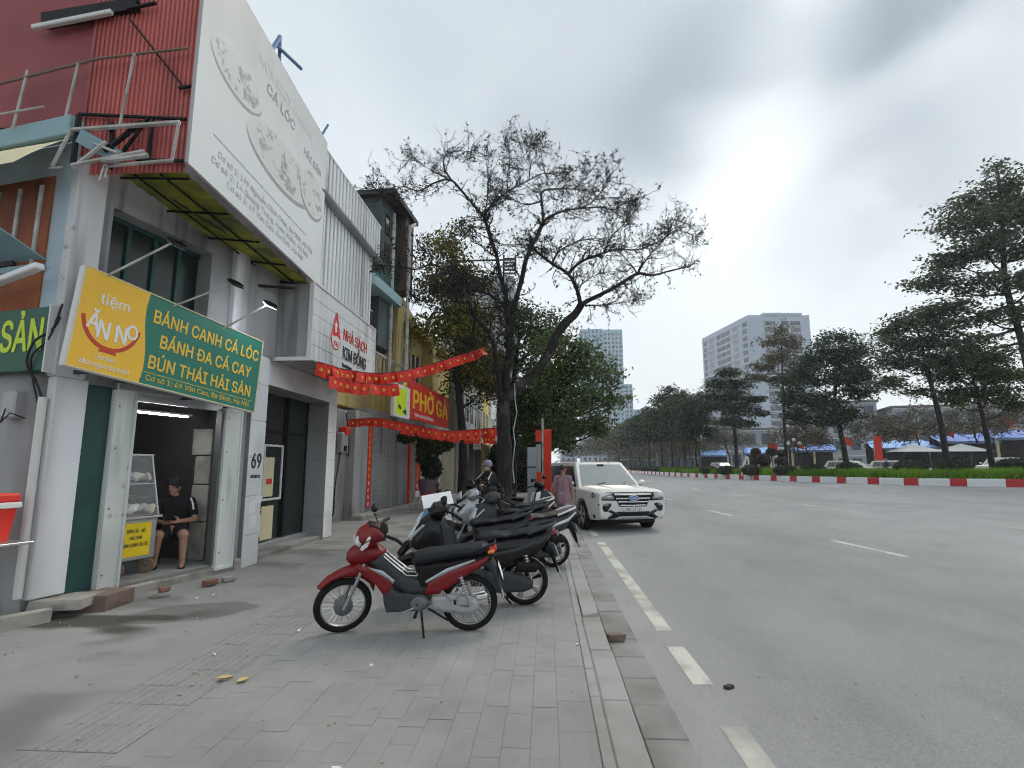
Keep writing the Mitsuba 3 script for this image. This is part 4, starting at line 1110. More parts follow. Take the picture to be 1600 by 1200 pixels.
part(ps, 'lettering', face_x(text('Kính mời quý khách', .12, .01, False, 2.3), .90, 1.9, 3.36), 'm_paper')
# upper floors
up = thing('dark_blue_house', 'tall narrow dark blue house with a flat overhanging roof and steel pipes', 'building', M=MN)
part(up, 'wall', bx(-6, .0, .6, 2.0, 5.6, 10.75), 'm_dark_blue_wall')
part(up, 'roof', bx(-6.2, .5, .35, 3.0, 10.75, 10.92), 'm_dark')
part(up, 'bay', bx(-3, .35, 2.0, 2.9, 7.9, 10.75), 'm_wood_dark')
part(up, 'balcony_slab', bx(-2, .3, -.6, 2.0, 7.25, 7.6, .01), 'm_blue_beam')
part(up, 'green_band', bx(.0, .06, -.6, 2.0, 7.6, 8.3), 'm_green_col')
for y_, x_, z1 in ((1.55, .06, 10.6), (2.15, .45, 10.4)):
    part(up, 'pipe', tube([(x_, y_, 4.3), (x_, y_, z1)], .07, 8), 'm_pole_pale', 40)
part(up, 'pipe', tube([(.45, 2.15, 10.3), (.45, 2.7, 10.7)], .07, 8), 'm_pole_pale', 40)
for (y0, z0) in ((.9, 8.6), (.9, 9.6)):
    w_ = part(up, 'window', bx(.0, .03, y0, y0 + .6, z0, z0 + .7), 'm_car_glass')
yh = thing('yellow_house', 'faded yellow upper storey with air conditioners behind the bare tree', 'building', M=MN)
part(yh, 'wall', bx(-6, -.6, -3.6, 12.5, 3.5, 7.25), 'm_yellow_wall')
part(yh, 'cornice', bx(-6, -.2, 3.0, 12.5, 7.25, 7.5), 'm_yellow_wall')
part(yh, 'pillar', bx(-.6, -.05, 2.6, 3.25, 3.5, 7.6, .02), 'm_yellow_wall')
part(yh, 'pillar', bx(-.6, -.05, 7.4, 8.0, 3.5, 7.6, .02), 'm_yellow_wall')
part(yh, 'gable', prism([(3.25, 7.5), (6.2, 7.5), (3.25, 8.4)], -.6, -.3, 'yz'), 'm_yellow_wall')
part(yh, 'balcony_rail', cat(*[bx(-.05, -.01, -1.5 + k * .35, -1.46 + k * .35, 4.4, 5.3) for k in range(14)], bx(-.06, 0, -1.6, 3.2, 5.3, 5.37)), 'm_pole_pale')
for k in range(3):
    w_ = part(yh, 'window', bx(-.62, -.57, 3.6 + k * 2.1, 4.9 + k * 2.1, 4.5, 6.4), 'm_car_glass')
    part(w_, 'frame', cat(bx(-.57, -.54, 3.6 + k * 2.1, 3.68 + k * 2.1, 4.5, 6.4), bx(-.57, -.54, 4.82 + k * 2.1, 4.9 + k * 2.1, 4.5, 6.4), bx(-.57, -.54, 4.2 + k * 2.1, 4.28 + k * 2.1, 4.5, 6.4)), 'm_shade_white')
for k, (y0, z0) in enumerate(((.1, 6.15), (.1, 5.0), (.75, 6.2))):
    ac = thing('air_conditioner', ('upper outer white air conditioner box on the yellow wall', 'lower white air conditioner box near the bookshop sign', 'inner white air conditioner box under the balcony slab')[k], 'air conditioner', 'air conditioner boxes on the yellow wall', M=MN)
    part(ac, 'case', bx(-.58, -.2, y0, y0 + .85, z0, z0 + .62, .03), 'm_shade_white')
    part(ac, 'fan_grille', tf(lathe([(.05, .012), (.24, .012), (.25, 0), (.02, 0)], 20, 'x'), mat4(-.2, y0 + .36, z0 + .31)), 'm_dark')
    part(ac, 'bracket', bx(-.6, -.2, y0 + .1, y0 + .75, z0 - .05, z0), 'm_rusty')
# a row of further shop fronts towards the end of the pavement
rr = random.Random(9)
y = 29.5
for k in range(7):
    w_ = rr.uniform(4.2, 5.6)
    h_ = rr.uniform(7, 11)
    b = thing('shophouse', 'narrow shophouse number %d beyond the noodle shop with a dark open front' % (k + 1), 'building')
    labels[b]['label'] = ('grey shophouse right beyond the noodle shop behind the trees', 'shophouse with white upright sign behind the tree trunk', 'ochre shophouse deep behind the leafy trees', 'pale shophouse behind the grey upright cabinet', 'dull grey shophouse behind the red street banner', 'far shophouse near the end of the pavement', 'farthest shophouse at the end of the pavement')[k]
    x0 = -4.4 - rr.uniform(0, .5)
    part(b, 'wall', cat(bx(-12, x0, y, y + w_, 3.2, h_), bx(-12, x0, y, y + .35, -.1, 3.2), bx(-12, x0, y + w_ - .35, y + w_, -.1, 3.2), bx(-12, x0 - 1.2, y + .35, y + w_ - .35, -.1, 3.2)), ('m_plaster_grey', 'm_shutter_beige', 'm_yellow_wall', 'm_plaster', 'm_plaster_grey', 'm_plaster_blue', 'm_plaster_grey')[k])
    part(b, 'shop_front', bx(x0 - 1.2, x0 - 1.15, y + .5, y + w_ - .5, .15, 2.9), 'm_dark')
    part(b, 'awning', prism([(x0, 3.25), (x0 + 1.1, 2.85), (x0 + 1.1, 2.89), (x0, 3.3)], y + .1, y + w_ - .1, 'xz'), ('m_roof_grey', 'm_red_sign', 'm_blue_beam')[k % 3])
    for f in range(int((h_ - 3.4) // 3)):
        for q in range(2):
            a = y + .7 + q * (w_ - 1.2) / 2
            w2 = part(b, 'window', bx(x0, x0 + .03, a, a + 1.1, 4.2 + f * 3, 5.7 + f * 3), 'm_car_glass')
            part(w2, 'frame', cat(bx(x0 + .03, x0 + .06, a, a + .06, 4.2 + f * 3, 5.7 + f * 3), bx(x0 + .03, x0 + .06, a + 1.04, a + 1.1, 4.2 + f * 3, 5.7 + f * 3)), 'm_shade_white')
    y += w_ + .05
# ---------------------------------------------------------------- motorcycles (local frame: +x forward, +y left, z up, rear axle over x = 0)
def torus_prof(R, w, h, n=14, flat=.75):
    """Tyre cross-section as (radius, along)."""
    return [(R - h + h * max(-.9, math.cos(t)) * (1 if math.cos(t) > 0 else .55), w * math.copysign(abs(math.sin(t)) ** flat, math.sin(t))) for t in np.linspace(0, 2 * PI, n, endpoint=False)]


def wheel(root, name, x, R, w, spoked=True, M=None, rimmat='m_alloy', hubmat='m_engine', drum=0.0, cast=5):
    M = mat4(x, 0, R) if M is None else M
    wh = part(root, name, tf(lathe([(.012, -.055), (.035, -.05), (.045, -.03), (.04, 0), (.045, .03), (.035, .05), (.012, .055)], 18, 'y'), M), hubmat, 40)
    part(wh, 'tyre', tf(lathe(torus_prof(R, w, .042), 44, 'y', True), M), 'm_tyre', 50)
    rr_ = R - .062
    part(wh, 'rim', tf(lathe([(rr_ + .012, -w * .62), (rr_ - .006, -w * .5), (rr_ - .012, 0), (rr_ - .006, w * .5), (rr_ + .012, w * .62), (rr_ + .004, w * .4), (rr_ + .002, -w * .4)], 44, 'y', True), M), rimmat, 40)
    if spoked:
        ms = []
        for k in range(36):
            a = k * 2 * PI / 36
            b = a + (.55 if k % 2 else -.55)
            sy = (-1) ** (k // 2)
            ms.append(tube([(.04 * math.cos(b), .03 * sy, .04 * math.sin(b)), (rr_ * math.cos(a), 0, rr_ * math.sin(a))], .0021, 4, False))
        part(wh, 'spokes', tf(cat(*ms), M), 'm_chrome', kind='stuff')
    else:
        for k in range(cast):
            a = k * 2 * PI / cast
            part(wh, 'spoke', tf(hull(*[(q * math.cos(a + o), dy, q * math.sin(a + o), r) for q, o, r in ((.04, 0, .016), (rr_ - .01, .12, .010), (rr_ - .01, -.12, .010)) for dy in (-.012, .012)], n=8), M), rimmat, 40)
    if drum:
        part(wh, 'brake_drum', tf(lathe([(.01, .062), (drum * .55, .066), (drum, .05), (drum, -.02), (drum * .6, -.03), (.01, -.03)], 24, 'y'), M), 'm_engine', 30)
    return wh


def mirror_pair(root, x, z, spread=.33, up=.17):
    for s in (1, -1):
        m = part(root, 'mirror', hull((x + .02, s * (spread + .03), z + up, .022), (x + .02, s * (spread - .05), z + up + .02, .028), (x + .015, s * (spread + .01), z + up + .04, .02), n=10), 'm_black', 50)
        part(m, 'stalk', tube([(x, s * .22, z), (x + .03, s * .26, z + .10), (x + .02, s * spread, z + up)], .006, 6), 'm_black', True)


def plate(root, x, z, txt=None, tilt=.35, s=.15):
    M = mat4(x, 0, z, 0, 0, tilt)
    p = part(root, 'number_plate', tf(bx(-.003, .003, -.095, .095, -.07, .07, .002), M), 'm_paper')
    return p


def underbone(M, label, group):
    def sq(m):
        v, f = vf(m)
        v = v.copy()
        v[:, 0] = np.where(v[:, 0] < -.08, -.08 + (v[:, 0] + .08) * .60, v[:, 0])
        return v, f
    r = thing('motorcycle', label, 'motorcycle', group, M)
    R, W = .275, 1.23
    steer = mat4(W, 0, R) @ mat4(rz=.30)
    wheel(r, 'rear_wheel', 0, R, .042, True, drum=.075)
    # steered front end: turn about the steering axis
    ax0, axd = np.array([W - .10, 0, R]), np.array([-.46, 0, .89])
    axd = axd / np.linalg.norm(axd)
    a = .42
    K = np.array([[0, -axd[2], axd[1]], [axd[2], 0, -axd[0]], [-axd[1], axd[0], 0]])
    Rm = np.eye(3) + math.sin(a) * K + (1 - math.cos(a)) * K @ K
    S = np.eye(4)
    S[:3, :3] = Rm
    S[:3, 3] = ax0 - Rm @ ax0
    wheel(r, 'front_wheel', W, R, .036, True, S @ mat4(W, 0, R), drum=.088)
    for s in (1, -1):
        part(r, 'fork_leg', tf(tube([(W, s * .075, R - .01), (W - .19, s * .07, R + .42)], [.020, .017], 10), S), 'm_alloy', 40)
    # front mudguard
    gu = [(W - .30 * math.cos(t), R + .305 * math.sin(t)) for t in np.linspace(.72, 2.72, 14)]
    gl = [(W - .19 * math.cos(t) - .02, R + .262 * math.sin(t)) for t in np.linspace(2.55, 1.0, 10)]
    gu = [(W + .235, R + .215), (W + .15, R + .30), (W + .04, R + .355), (W - .08, R + .39), (W - .17, R + .42), (W - .24, R + .36), (W - .30, R + .20), (W - .285, R + .10), (W - .24, R + .2), (W - .16, R + .27), (W - .02, R + .30), (W + .10, R + .275), (W + .20, R + .205)]
    part(r, 'front_mudguard', tf(inflate(gu, .062, .08, .016, .035), S), 'm_moto_red', 40, label='red front mudguard')
    # handlebar cowl, headlamp, grips (all steered)
    hb = [(W - .155, .86), (W - .10, .93), (W - .14, 1.02), (W - .25, 1.075), (W - .34, 1.05), (W - .40, .96), (W - .41, .90), (W - .30, .88), (W - .24, .84)]
    cowl = part(r, 'handlebar_cowl', tf(inflate(hb, .125, .11, .016, .02), S), 'm_moto_red', 50, label='red handlebar cowl')
    part(cowl, 'headlamp', tf(hull((W - .135, .055, .915, .04), (W - .135, -.055, .915, .04), (W - .17, 0, .99, .035), (W - .165, 0, .875, .035), n=14), S), 'm_lens', 60)
    for s in (1, -1):
        part(cowl, 'turn_signal', tf(hull((W - .19, s * .105, .90, .026), (W - .16, s * .09, .86, .018), (W - .22, s * .12, .97, .016), n=10), S), 'm_white', 60)
        part(r, 'grip', tf(tube([(W - .36, s * .14, .985), (W - .44, s * .25, .985), (W - .50, s * .355, .96)], [.014, .016, .017], 10), S), 'm_black', 50)
        part(r, 'brake_lever', tf(tube([(W - .36, s * .2, .985), (W - .37, s * .28, .98), (W - .42, s * .35, .96)], .006, 6), S), 'm_alloy')
    part(r, 'dashboard', tf(hull((W - .33, .06, 1.02, .03), (W - .33, -.06, 1.02, .03), (W - .25, .05, 1.06, .02), (W - .25, -.05, 1.06, .02), n=8), S), 'm_black', 50)
    for s in (1, -1):
        m = part(r, 'mirror', tf(hull((W - .33, s * .30, 1.10, .03), (W - .33, s * .23, 1.12, .03), (W - .335, s * .27, 1.14, .025), n=10), S), 'm_black', 50)
        part(m, 'stalk', tf(tube([(W - .36, s * .19, .99), (W - .33, s * .24, 1.08)], .006, 6), S), 'm_black')
    # nose and leg shield
    nose = [(W - .03, .76), (W - .06, .81), (W - .17, .875), (W - .33, .845), (W - .41, .78), (W - .36, .70), (W - .20, .645), (W - .06, .655), (W - .02, .70)]
    part(r, 'nose_panel', inflate(nose, .105, .10, .016, .02), 'm_moto_red', 50, label='red nose panel under the handlebar')
    part(r, 'nose_stripe', inflate([(W - .10, .765), (W - .29, .825), (W - .30, .835), (W - .11, .785)], .112, .02, .01, .06), 'm_silver', 50)
    for s in (1, -1):
        part(r, 'leg_shield', inflate([(W - .12, .655), (W - .28, .66), (W - .43, .58), (W - .50, .50), (W - .47, .42), (W - .40, .40), (W - .33, .50), (W - .22, .58)], .014, .03, .02, .004, s * .135), 'm_moto_red', 50, label='red leg shield')
        part(r, 'shield_stripe', inflate([(W - .26, .655), (W - .46, .545), (W - .50, .50), (W - .52, .53), (W - .40, .625)], .012, .02, .015, .004, s * .150), 'm_silver', 50)
        part(r, 'lower_shield', inflate([(W - .40, .42), (W - .48, .46), (W - .55, .40), (W - .66, .40), (W - .76, .36), (W - .70, .235), (W - .44, .225), (W - .415, .30)], .014, .03, .02, .004, s * .125), 'm_plastic_grey', 50)
    part(r, 'main_cover', inflate([(W - .25, .68), (W - .36, .78), (W - .42, .76), (W - .60, .57), (W - .72, .54), (W - .78, .62), (W - .90, .66), (W - .98, .48), (W - .86, .36), (W - .62, .36), (W - .46, .46), (W - .34, .58)], .10, .07, .018, .03), 'm_plastic_grey', 50, label='dark grey central cover')
    for q in ([(W - .40, .09, .74), (W - .46, .09, .69), (W - .62, .09, .56), (W - .72, .09, .555), (W - .74, .09, .60)], [(W - .40, .05, .76), (W - .46, .05, .71), (W - .62, .05, .585), (W - .72, .05, .58), (W - .74, .05, .62)], [(W - .40, -.05, .76), (W - .46, -.05, .71), (W - .62, -.05, .585), (W - .72, -.05, .58)], [(W - .44, .1, .71), (W - .44, -.1, .71)], [(W - .58, .1, .60), (W - .58, -.1, .60)]):
        part(r, 'luggage_rail', tube(q, .006, 6), 'm_chrome', True)
    # seat, tail, side covers
    part(r, 'seat', sq(inflate([(.57, .70), (.54, .76), (.42, .795), (.20, .815), (.02, .84), (-.14, .855), (-.25, .835), (-.25, .775), (-.10, .735), (.20, .70), (.45, .655), (.55, .645)], .13, .07, .018, .06)), 'm_seat', 50, label='dark blue grey dual seat')
    for s in (1, -1):
        part(r, 'side_cover', sq(inflate([(.40, .50), (.28, .585), (.10, .655), (-.18, .725), (-.27, .745), (-.22, .69), (.0, .585), (.15, .475), (.30, .385), (.43, .385)], .022, .04, .02, .004, s * .115)), 'm_moto_red', 50, label='red side cover')
        part(r, 'side_stripe', sq(inflate([(.42, .52), (.22, .635), (-.05, .72), (-.06, .705), (.20, .60), (.42, .495)], .012, .02, .015, .003, s * .132)), 'm_silver', 50)
    part(r, 'under_seat', sq(inflate([(.54, .67), (.10, .72), (-.28, .785), (-.38, .80), (-.30, .69), (.0, .56), (.3, .40), (.5, .42)], .105, .05, .02, .04)), 'm_black', 50)
    part(r, 'grab_rail', sq(tube([(.02, .12, .77), (-.18, .14, .83), (-.34, .10, .86), (-.37, 0, .865), (-.34, -.10, .86), (-.18, -.14, .83), (.02, -.12, .77)], .013, 8)), 'm_seat', True)
    part(r, 'tail_light', sq(hull((-.36, .05, .80, .03), (-.36, -.05, .80, .03), (-.27, .08, .785, .025), (-.27, -.08, .785, .025), n=10)), 'm_tail_red', 50)
    for s in (1, -1):
        part(r, 'rear_signal', sq(hull((-.33, s * .10, .785, .02), (-.25, s * .115, .78, .018), n=8)), 'm_orange_lens', 50)
    part(r, 'rear_mudguard', sq(inflate([(-.18, .72), (-.30, .74), (-.40, .62), (-.46, .46), (-.50, .36), (-.46, .35), (-.40, .44), (-.32, .56), (-.20, .63), (.0, .60), (.1, .64)], .072, .04, .02, .04)), 'm_plastic_grey', 50)
    plate(r, -.305, .58, tilt=.33)
    part(r, 'mud_flap', sq(inflate([(-.475, .42), (-.52, .32), (-.50, .30), (-.45, .38)], .06, .02, .012, .05)), 'm_silver', 50)
    # engine, exhaust, chain case, swinging arm, shocks, stands, pegs
    eng = part(r, 'engine', hull((.46, .07, .30, .075), (.46, -.08, .30, .075), (.60, .06, .32, .06), (.60, -.06, .32, .06), n=14), 'm_engine', 40)
    part(eng, 'cylinder', cat(*[tf(bx(-.006, .006, -.065, .065, -.06, .06, .01), mat4(.66 + k * .018, 0, .335 + k * .003)) for k in range(9)]), 'm_alloy')
    part(eng, 'crankcase_cover', tf(lathe([(.01, .018), (.055, .015), (.07, 0), (.07, -.02)], 20, 'y'), mat4(.50, .13, .30)), 'm_engine', 40)
    part(eng, 'clutch_cover', tf(lathe([(.01, -.018), (.07, -.015), (.085, 0), (.085, .02)], 20, 'y'), mat4(.46, -.14, .30)), 'm_alloy', 40)
    part(r, 'chain_case', inflate([(.36, .365), (.18, .385), (.02, .37), (-.07, .335), (-.09, .275), (-.07, .215), (.0, .19), (.20, .205), (.36, .235)], .028, .03, .02, .006, .095), 'm_case_grey', 50, label='grey chain case')
    for s in (1, -1):
        part(r, 'swinging_arm', tube([(.40, s * .08, .30), (0, s * .115, R)], .018, 8), 'm_engine', 40)
        sk = part(r, 'rear_shock', tube([(-.01, s * .135, R + .02), (.10, s * .125, .60)], .011, 8), 'm_alloy', 40)
        part(sk, 'spring', tube([(.005 + .085 * t + .026 * math.cos(t * 50) * .95, s * .133 + .026 * math.sin(t * 50), R + .09 + .20 * t) for t in np.linspace(0, 1, 70)], .005, 5), 'm_chrome', True)
        part(r, 'footpeg', tube([(.50, s * .12, .235), (.50, s * .30, .24)], [.01, .017], 8), 'm_black')
    part(r, 'rear_peg_bracket', cat(tube([(.30, .12, .46), (.17, .14, .33), (.14, .15, .33)], .009, 6), tube([(.14, .14, .33), (.02, .13, .47)], .009, 6)), 'm_alloy')
    part(r, 'exhaust', tube([(.68, -.05, .26), (.60, -.10, .20), (.40, -.13, .19), (.20, -.14, .22), (.16, -.145, .225), (-.16, -.155, .29), (-.18, -.155, .295)], [.016, .016, .018, .02, .045, .05, .02], 12), 'm_chrome', 40)
    part(r, 'kickstand', cat(tube([(.46, .12, .235), (.42, .23, .02)], .011, 8), hull((.42, .23, .006, .012), (.45, .25, .006, .012), n=8)), 'm_black', 40)
    part(r, 'centre_stand', cat(tube([(.40, .10, .25), (.20, .12, .14)], .011, 8), tube([(.40, -.10, .25), (.20, -.12, .14)], .011, 8), tube([(.22, .12, .15), (.22, -.12, .15)], .010, 8)), 'm_black', 40)
    for s in (1, -1):
        part(r, 'cable', tf(tube(catmull([(W - .38, s * .16, .99), (W - .22, s * .17, .97), (W - .16, s * .10, .90), (W - .2, s * .05, .80)], 4), .005, 5), S), 'm_cable', True)
    part(r, 'cable', tube(catmull([(W - .04, .09, .30), (W - .10, .10, .5), (W - .2, .08, .66)], 5), .005, 5), 'm_cable', True)
    part(r, 'exhaust_header', tube(catmull([(.70, -.02, .30), (.74, -.03, .24), (.66, -.06, .19), (.5, -.1, .185)], 5), .016, 8), 'm_alloy', True)
    part(r, 'battery_cover', inflate([(.42, .40), (.30, .40), (.28, .50), (.40, .49)], .012, .02, .012, .004, .118), 'm_plastic_grey', 50)
    for s in (1, -1):
        part(r, 'rear_footpeg', tube([(.14, s * .14, .33), (.13, s * .22, .33)], .013, 6), 'm_black')
        part(r, 'seat_seam', sq(tube([(.54, s * .118, .705), (.20, s * .124, .76), (-.10, s * .122, .80), (-.22, s * .10, .80)], .004, 5)), 'm_black')
    part(r, 'gear_pedal', tube([(.52, .15, .27), (.66, .17, .23), (.67, .21, .23)], .008, 6), 'm_chrome')
    return r


def scooter(M, label, group, body='m_moto_black', trim='m_plastic_grey', seat='m_seat', tail='m_silver', shield='m_black', cast=True):
    """A step-through automatic scooter."""
    def sq(m):
        v, f = vf(m)
        v = v.copy()
        v[:, 0] = np.where(v[:, 0] < -.16, -.16 + (v[:, 0] + .16) * .62, v[:, 0])
        return v, f
    r = thing('scooter', label, 'scooter', group, M)
    R, W = .262, 1.28
    wheel(r, 'rear_wheel', 0, R, .058, not cast, rimmat='m_alloy', hubmat='m_engine')
    ax0, axd = np.array([W - .08, 0, R]), np.array([-.45, 0, .89])
    axd /= np.linalg.norm(axd)
    K = np.array([[0, -axd[2], axd[1]], [axd[2], 0, -axd[0]], [-axd[1], axd[0], 0]])
    a = .22
    Rm = np.eye(3) + math.sin(a) * K + (1 - math.cos(a)) * K @ K
    S = np.eye(4)
    S[:3, :3] = Rm
    S[:3, 3] = ax0 - Rm @ ax0
    wheel(r, 'front_wheel', W, R, .05, not cast, S @ mat4(W, 0, R))
    for s in (1, -1):
        part(r, 'fork_leg', tf(tube([(W, s * .085, R), (W - .20, s * .075, .72)], [.022, .018], 8), S), 'm_alloy', 40)
    part(r, 'front_mudguard', tf(inflate([(W + .27, R + .10), (W + .17, R + .25), (W, R + .32), (W - .16, R + .28), (W - .28, R + .10), (W - .24, R + .08), (W - .14, R + .20), (W, R + .27), (W + .12, R + .24), (W + .22, R + .10)], .075, .06, .018, .05), S), body, 50)
    # front apron: bulky nose widening upward
    part(r, 'front_apron', inflate([(W + .02, .66), (W + .0, .80), (W - .10, .93), (W - .22, 1.0), (W - .36, .98), (W - .42, .86), (W - .46, .66), (W - .47, .44), (W - .44, .34), (W - .38, .34), (W - .26, .52), (W - .10, .60)], .19, .17, .02, .05), body, 60)
    part(r, 'headlamp', hull((W - .015, .09, .77, .045), (W - .015, -.09, .77, .045), (W - .08, 0, .86, .05), (W - .01, 0, .72, .04), n=12), 'm_lens', 60)
    for s in (1, -1):
        part(r, 'apron_stripe', inflate([(W - .02, .80), (W - .14, .915), (W - .17, .905), (W - .05, .78)], .012, .015, .01, .004, s * .165), 'm_silver', 40)
        part(r, 'leg_shield', inflate([(W - .34, .92), (W - .45, .90), (W - .52, .60), (W - .50, .34), (W - .42, .32), (W - .40, .60)], .012, .03, .02, .004, s * .175), trim, 50)
    part(r, 'handlebar_cowl', tf(inflate([(W - .20, 1.0), (W - .17, 1.06), (W - .24, 1.14), (W - .36, 1.16), (W - .42, 1.10), (W - .40, 1.01), (W - .3, .98)], .14, .08, .016, .03), S), body, 50)
    for s in (1, -1):
        part(r, 'grip', tf(tube([(W - .36, s * .12, 1.07), (W - .44, s * .25, 1.06), (W - .50, s * .36, 1.03)], [.014, .016, .018], 8), S), 'm_black', 50)
        part(r, 'brake_lever', tf(tube([(W - .35, s * .2, 1.065), (W - .37, s * .28, 1.06), (W - .42, s * .36, 1.04)], .006, 6), S), 'm_alloy')
        m = part(r, 'mirror', tf(hull((W - .32, s * .33, 1.21, .03), (W - .32, s * .24, 1.225, .032), (W - .33, s * .29, 1.25, .026), n=10), S), 'm_black', 50)
        part(m, 'stalk', tf(tube([(W - .36, s * .19, 1.08), (W - .33, s * .27, 1.19)], .006, 6), S), 'm_black')
    # floor, under-seat body, seat, tail
    part(r, 'floorboard', inflate([(W - .42, .36), (W - .80, .36), (W - .86, .42), (W - .92, .42), (W - .92, .24), (W - .5, .23)], .17, .04, .02, .13), trim, 50)
    part(r, 'rear_body', sq(inflate([(.44, .36), (.50, .52), (.52, .72), (.30, .745), (.0, .78), (-.22, .835), (-.40, .87), (-.44, .83), (-.30, .70), (-.18, .58), (.02, .50), (.22, .42), (.34, .34)], .175, .10, .02, .06)), body, 60)
    for s in (1, -1):
        part(r, 'body_stripe', sq(inflate([(.40, .60), (.10, .66), (-.20, .76), (-.38, .85), (-.40, .83), (-.20, .71), (.10, .61), (.40, .55)], .012, .02, .012, .004, s * .168)), tail, 50)
    part(r, 'seat', sq(inflate([(.56, .74), (.52, .79), (.36, .81), (.16, .80), (.08, .825), (-.12, .855), (-.28, .87), (-.30, .83), (-.1, .79), (.3, .735), (.52, .705)], .145, .055, .018, .08)), seat, 50)
    part(r, 'grab_rail', sq(tube([(-.02, .15, .80), (-.22, .16, .87), (-.42, .10, .905), (-.46, 0, .91), (-.42, -.10, .905), (-.22, -.16, .87), (-.02, -.15, .80)], .017, 8)), tail, True)
    part(r, 'tail_light', sq(hull((-.42, .07, .82, .035), (-.42, -.07, .82, .035), (-.34, .11, .81, .03), (-.34, -.11, .81, .03), n=10)), 'm_tail_red', 50)
    part(r, 'rear_mudguard', sq(inflate([(-.24, .66), (-.34, .72), (-.44, .56), (-.52, .38), (-.50, .35), (-.42, .46), (-.33, .57), (-.22, .58)], .08, .04, .02, .05)), 'm_black', 50)
    plate(r, -.365, .58, tilt=.33)
    part(r, 'mud_flap', sq(inflate([(-.50, .44), (-.60, .30), (-.57, .28), (-.47, .40)], .05, .02, .012, .045)), 'm_silver', 50)
    # power unit, shock, exhaust, stands
    part(r, 'transmission_case', inflate([(.46, .40), (.20, .40), (.02, .36), (-.08, .30), (-.08, .22), (.02, .18), (.30, .17), (.46, .22)], .05, .05, .02, .015, .14), 'm_plastic_grey', 50)
    part(r, 'air_box', inflate([(.10, .52), (-.12, .50), (-.16, .44), (-.10, .39), (.12, .40)], .05, .04, .02, .02, .15), 'm_black', 50)
    for s in (1,):
        sk = part(r, 'rear_shock', tube([(-.06, s * .17, .32), (.02, s * .15, .66)], .012, 8), 'm_alloy', 40)
        part(sk, 'spring', tube([(-.05 + .06 * t + .028 * math.cos(t * 44), s * .165 + .028 * math.sin(t * 44), .38 + .22 * t) for t in np.linspace(0, 1, 60)], .006, 5), 'm_chrome', True)
    ex = part(r, 'exhaust', tube([(.36, -.12, .22), (.20, -.16, .22), (.16, -.165, .23), (-.20, -.18, .31), (-.24, -.18, .32)], [.018, .022, .055, .06, .03], 12), 'm_black', 40)
    part(ex, 'heat_shield', inflate([(.12, .28), (-.18, .36), (-.20, .33), (.10, .24)], .012, .02, .014, .004, -.228), 'm_silver', 50)
    part(r, 'centre_stand', cat(tube([(.30, .12, .2), (.16, .15, .05)], .012, 8), tube([(.30, -.12, .2), (.16, -.15, .05)], .012, 8), tube([(.2, .13, .1), (.2, -.13, .1)], .01, 8)), 'm_black', 40)
    part(r, 'kickstand', tube([(.44, .13, .22), (.38, .24, .01)], .011, 8), 'm_black', 40)
    return r


def bike_at(rx, ry, ang, lean=.07, s=1.0):
    """Rear wheel contact on the pavement, heading in degrees, leaning to its left."""
    return mat4(rx, ry, SZ + .002, math.radians(ang)) @ mat4(rx=-lean, s=s)


GB = 'motorcycles and scooters parked in a row across the pavement'
red_bike = underbone(bike_at(-.74, 5.42, 186.5, .09, .965), 'red underbone motorcycle on its side stand nearest in the row', GB)
blk = scooter(bike_at(-.25, 6.42, 186, .06, 1.0), 'black scooter with wide rear wheel parked right behind the red motorcycle', GB, cast=True, tail='m_plastic_grey')
wht = scooter(bike_at(.10, 8.75, 196, .06), 'scooter with pale tail and brownish seat behind the black scooter', GB, body='m_plastic_grey', seat='m_seat_brown', tail='m_moto_white', trim='m_black')
blu = dup(blk, 'scooter with blue and white front between the black scooter and the tree', bike_at(-.55, 8.0, 193, .05), swap={'m_silver': 'm_plastic_grey'})
gry = dup(blk, 'dark scooter with silver grey cowl just behind the blue fronted scooter', bike_at(-.30, 9.7, 190, .05), swap={'m_silver': 'm_plastic_grey'})
rts = dup(wht, 'scooter with white and red tail beside the tree trunk', bike_at(-.20, 11.2, 200, .06), swap={'m_plastic_grey': 'm_black', 'm_seat_brown': 'm_seat'})
w2 = dup(blk, 'dark scooter with white leg shields facing the road at the far end of the row', bike_at(-1.05, 13.1, 20, .05), swap={'m_plastic_grey': 'm_moto_white'})
rid = dup(blk, 'black motorbike ridden by the helmeted rider behind the tree', bike_at(-1.15, 14.4, 218, .0), swap={'m_plastic_grey': 'm_black'}, group='motorbike with a rider')
for k_, m_ in ((blu + '__front_apron', 'm_moto_blue'), (blu + '__handlebar_cowl', 'm_moto_white'), (blu + '__leg_shield', 'm_moto_white'), (blu + '__leg_shield_001', 'm_moto_white'), (gry + '__handlebar_cowl', 'm_silver'), (gry + '__front_apron', 'm_silver'), (rts + '__tail_light', 'm_moto_red')):
    scene[k_]['bsdf'] = {'type': 'ref', 'id': m_}
# a paper sheet and delivery note clipped on the black scooter's handlebar
tag(solo('paper_sheet', tf(cat(bx(-.17, .17, -.004, .004, -.11, .11)), bike_at(-.27, 6.42, 186, .06) @ mat4(.98, -.02, 1.16, .2, 1.0, .15)), 'm_paper'), 'white paper sheet lying over the black scooter handlebar', 'paper')
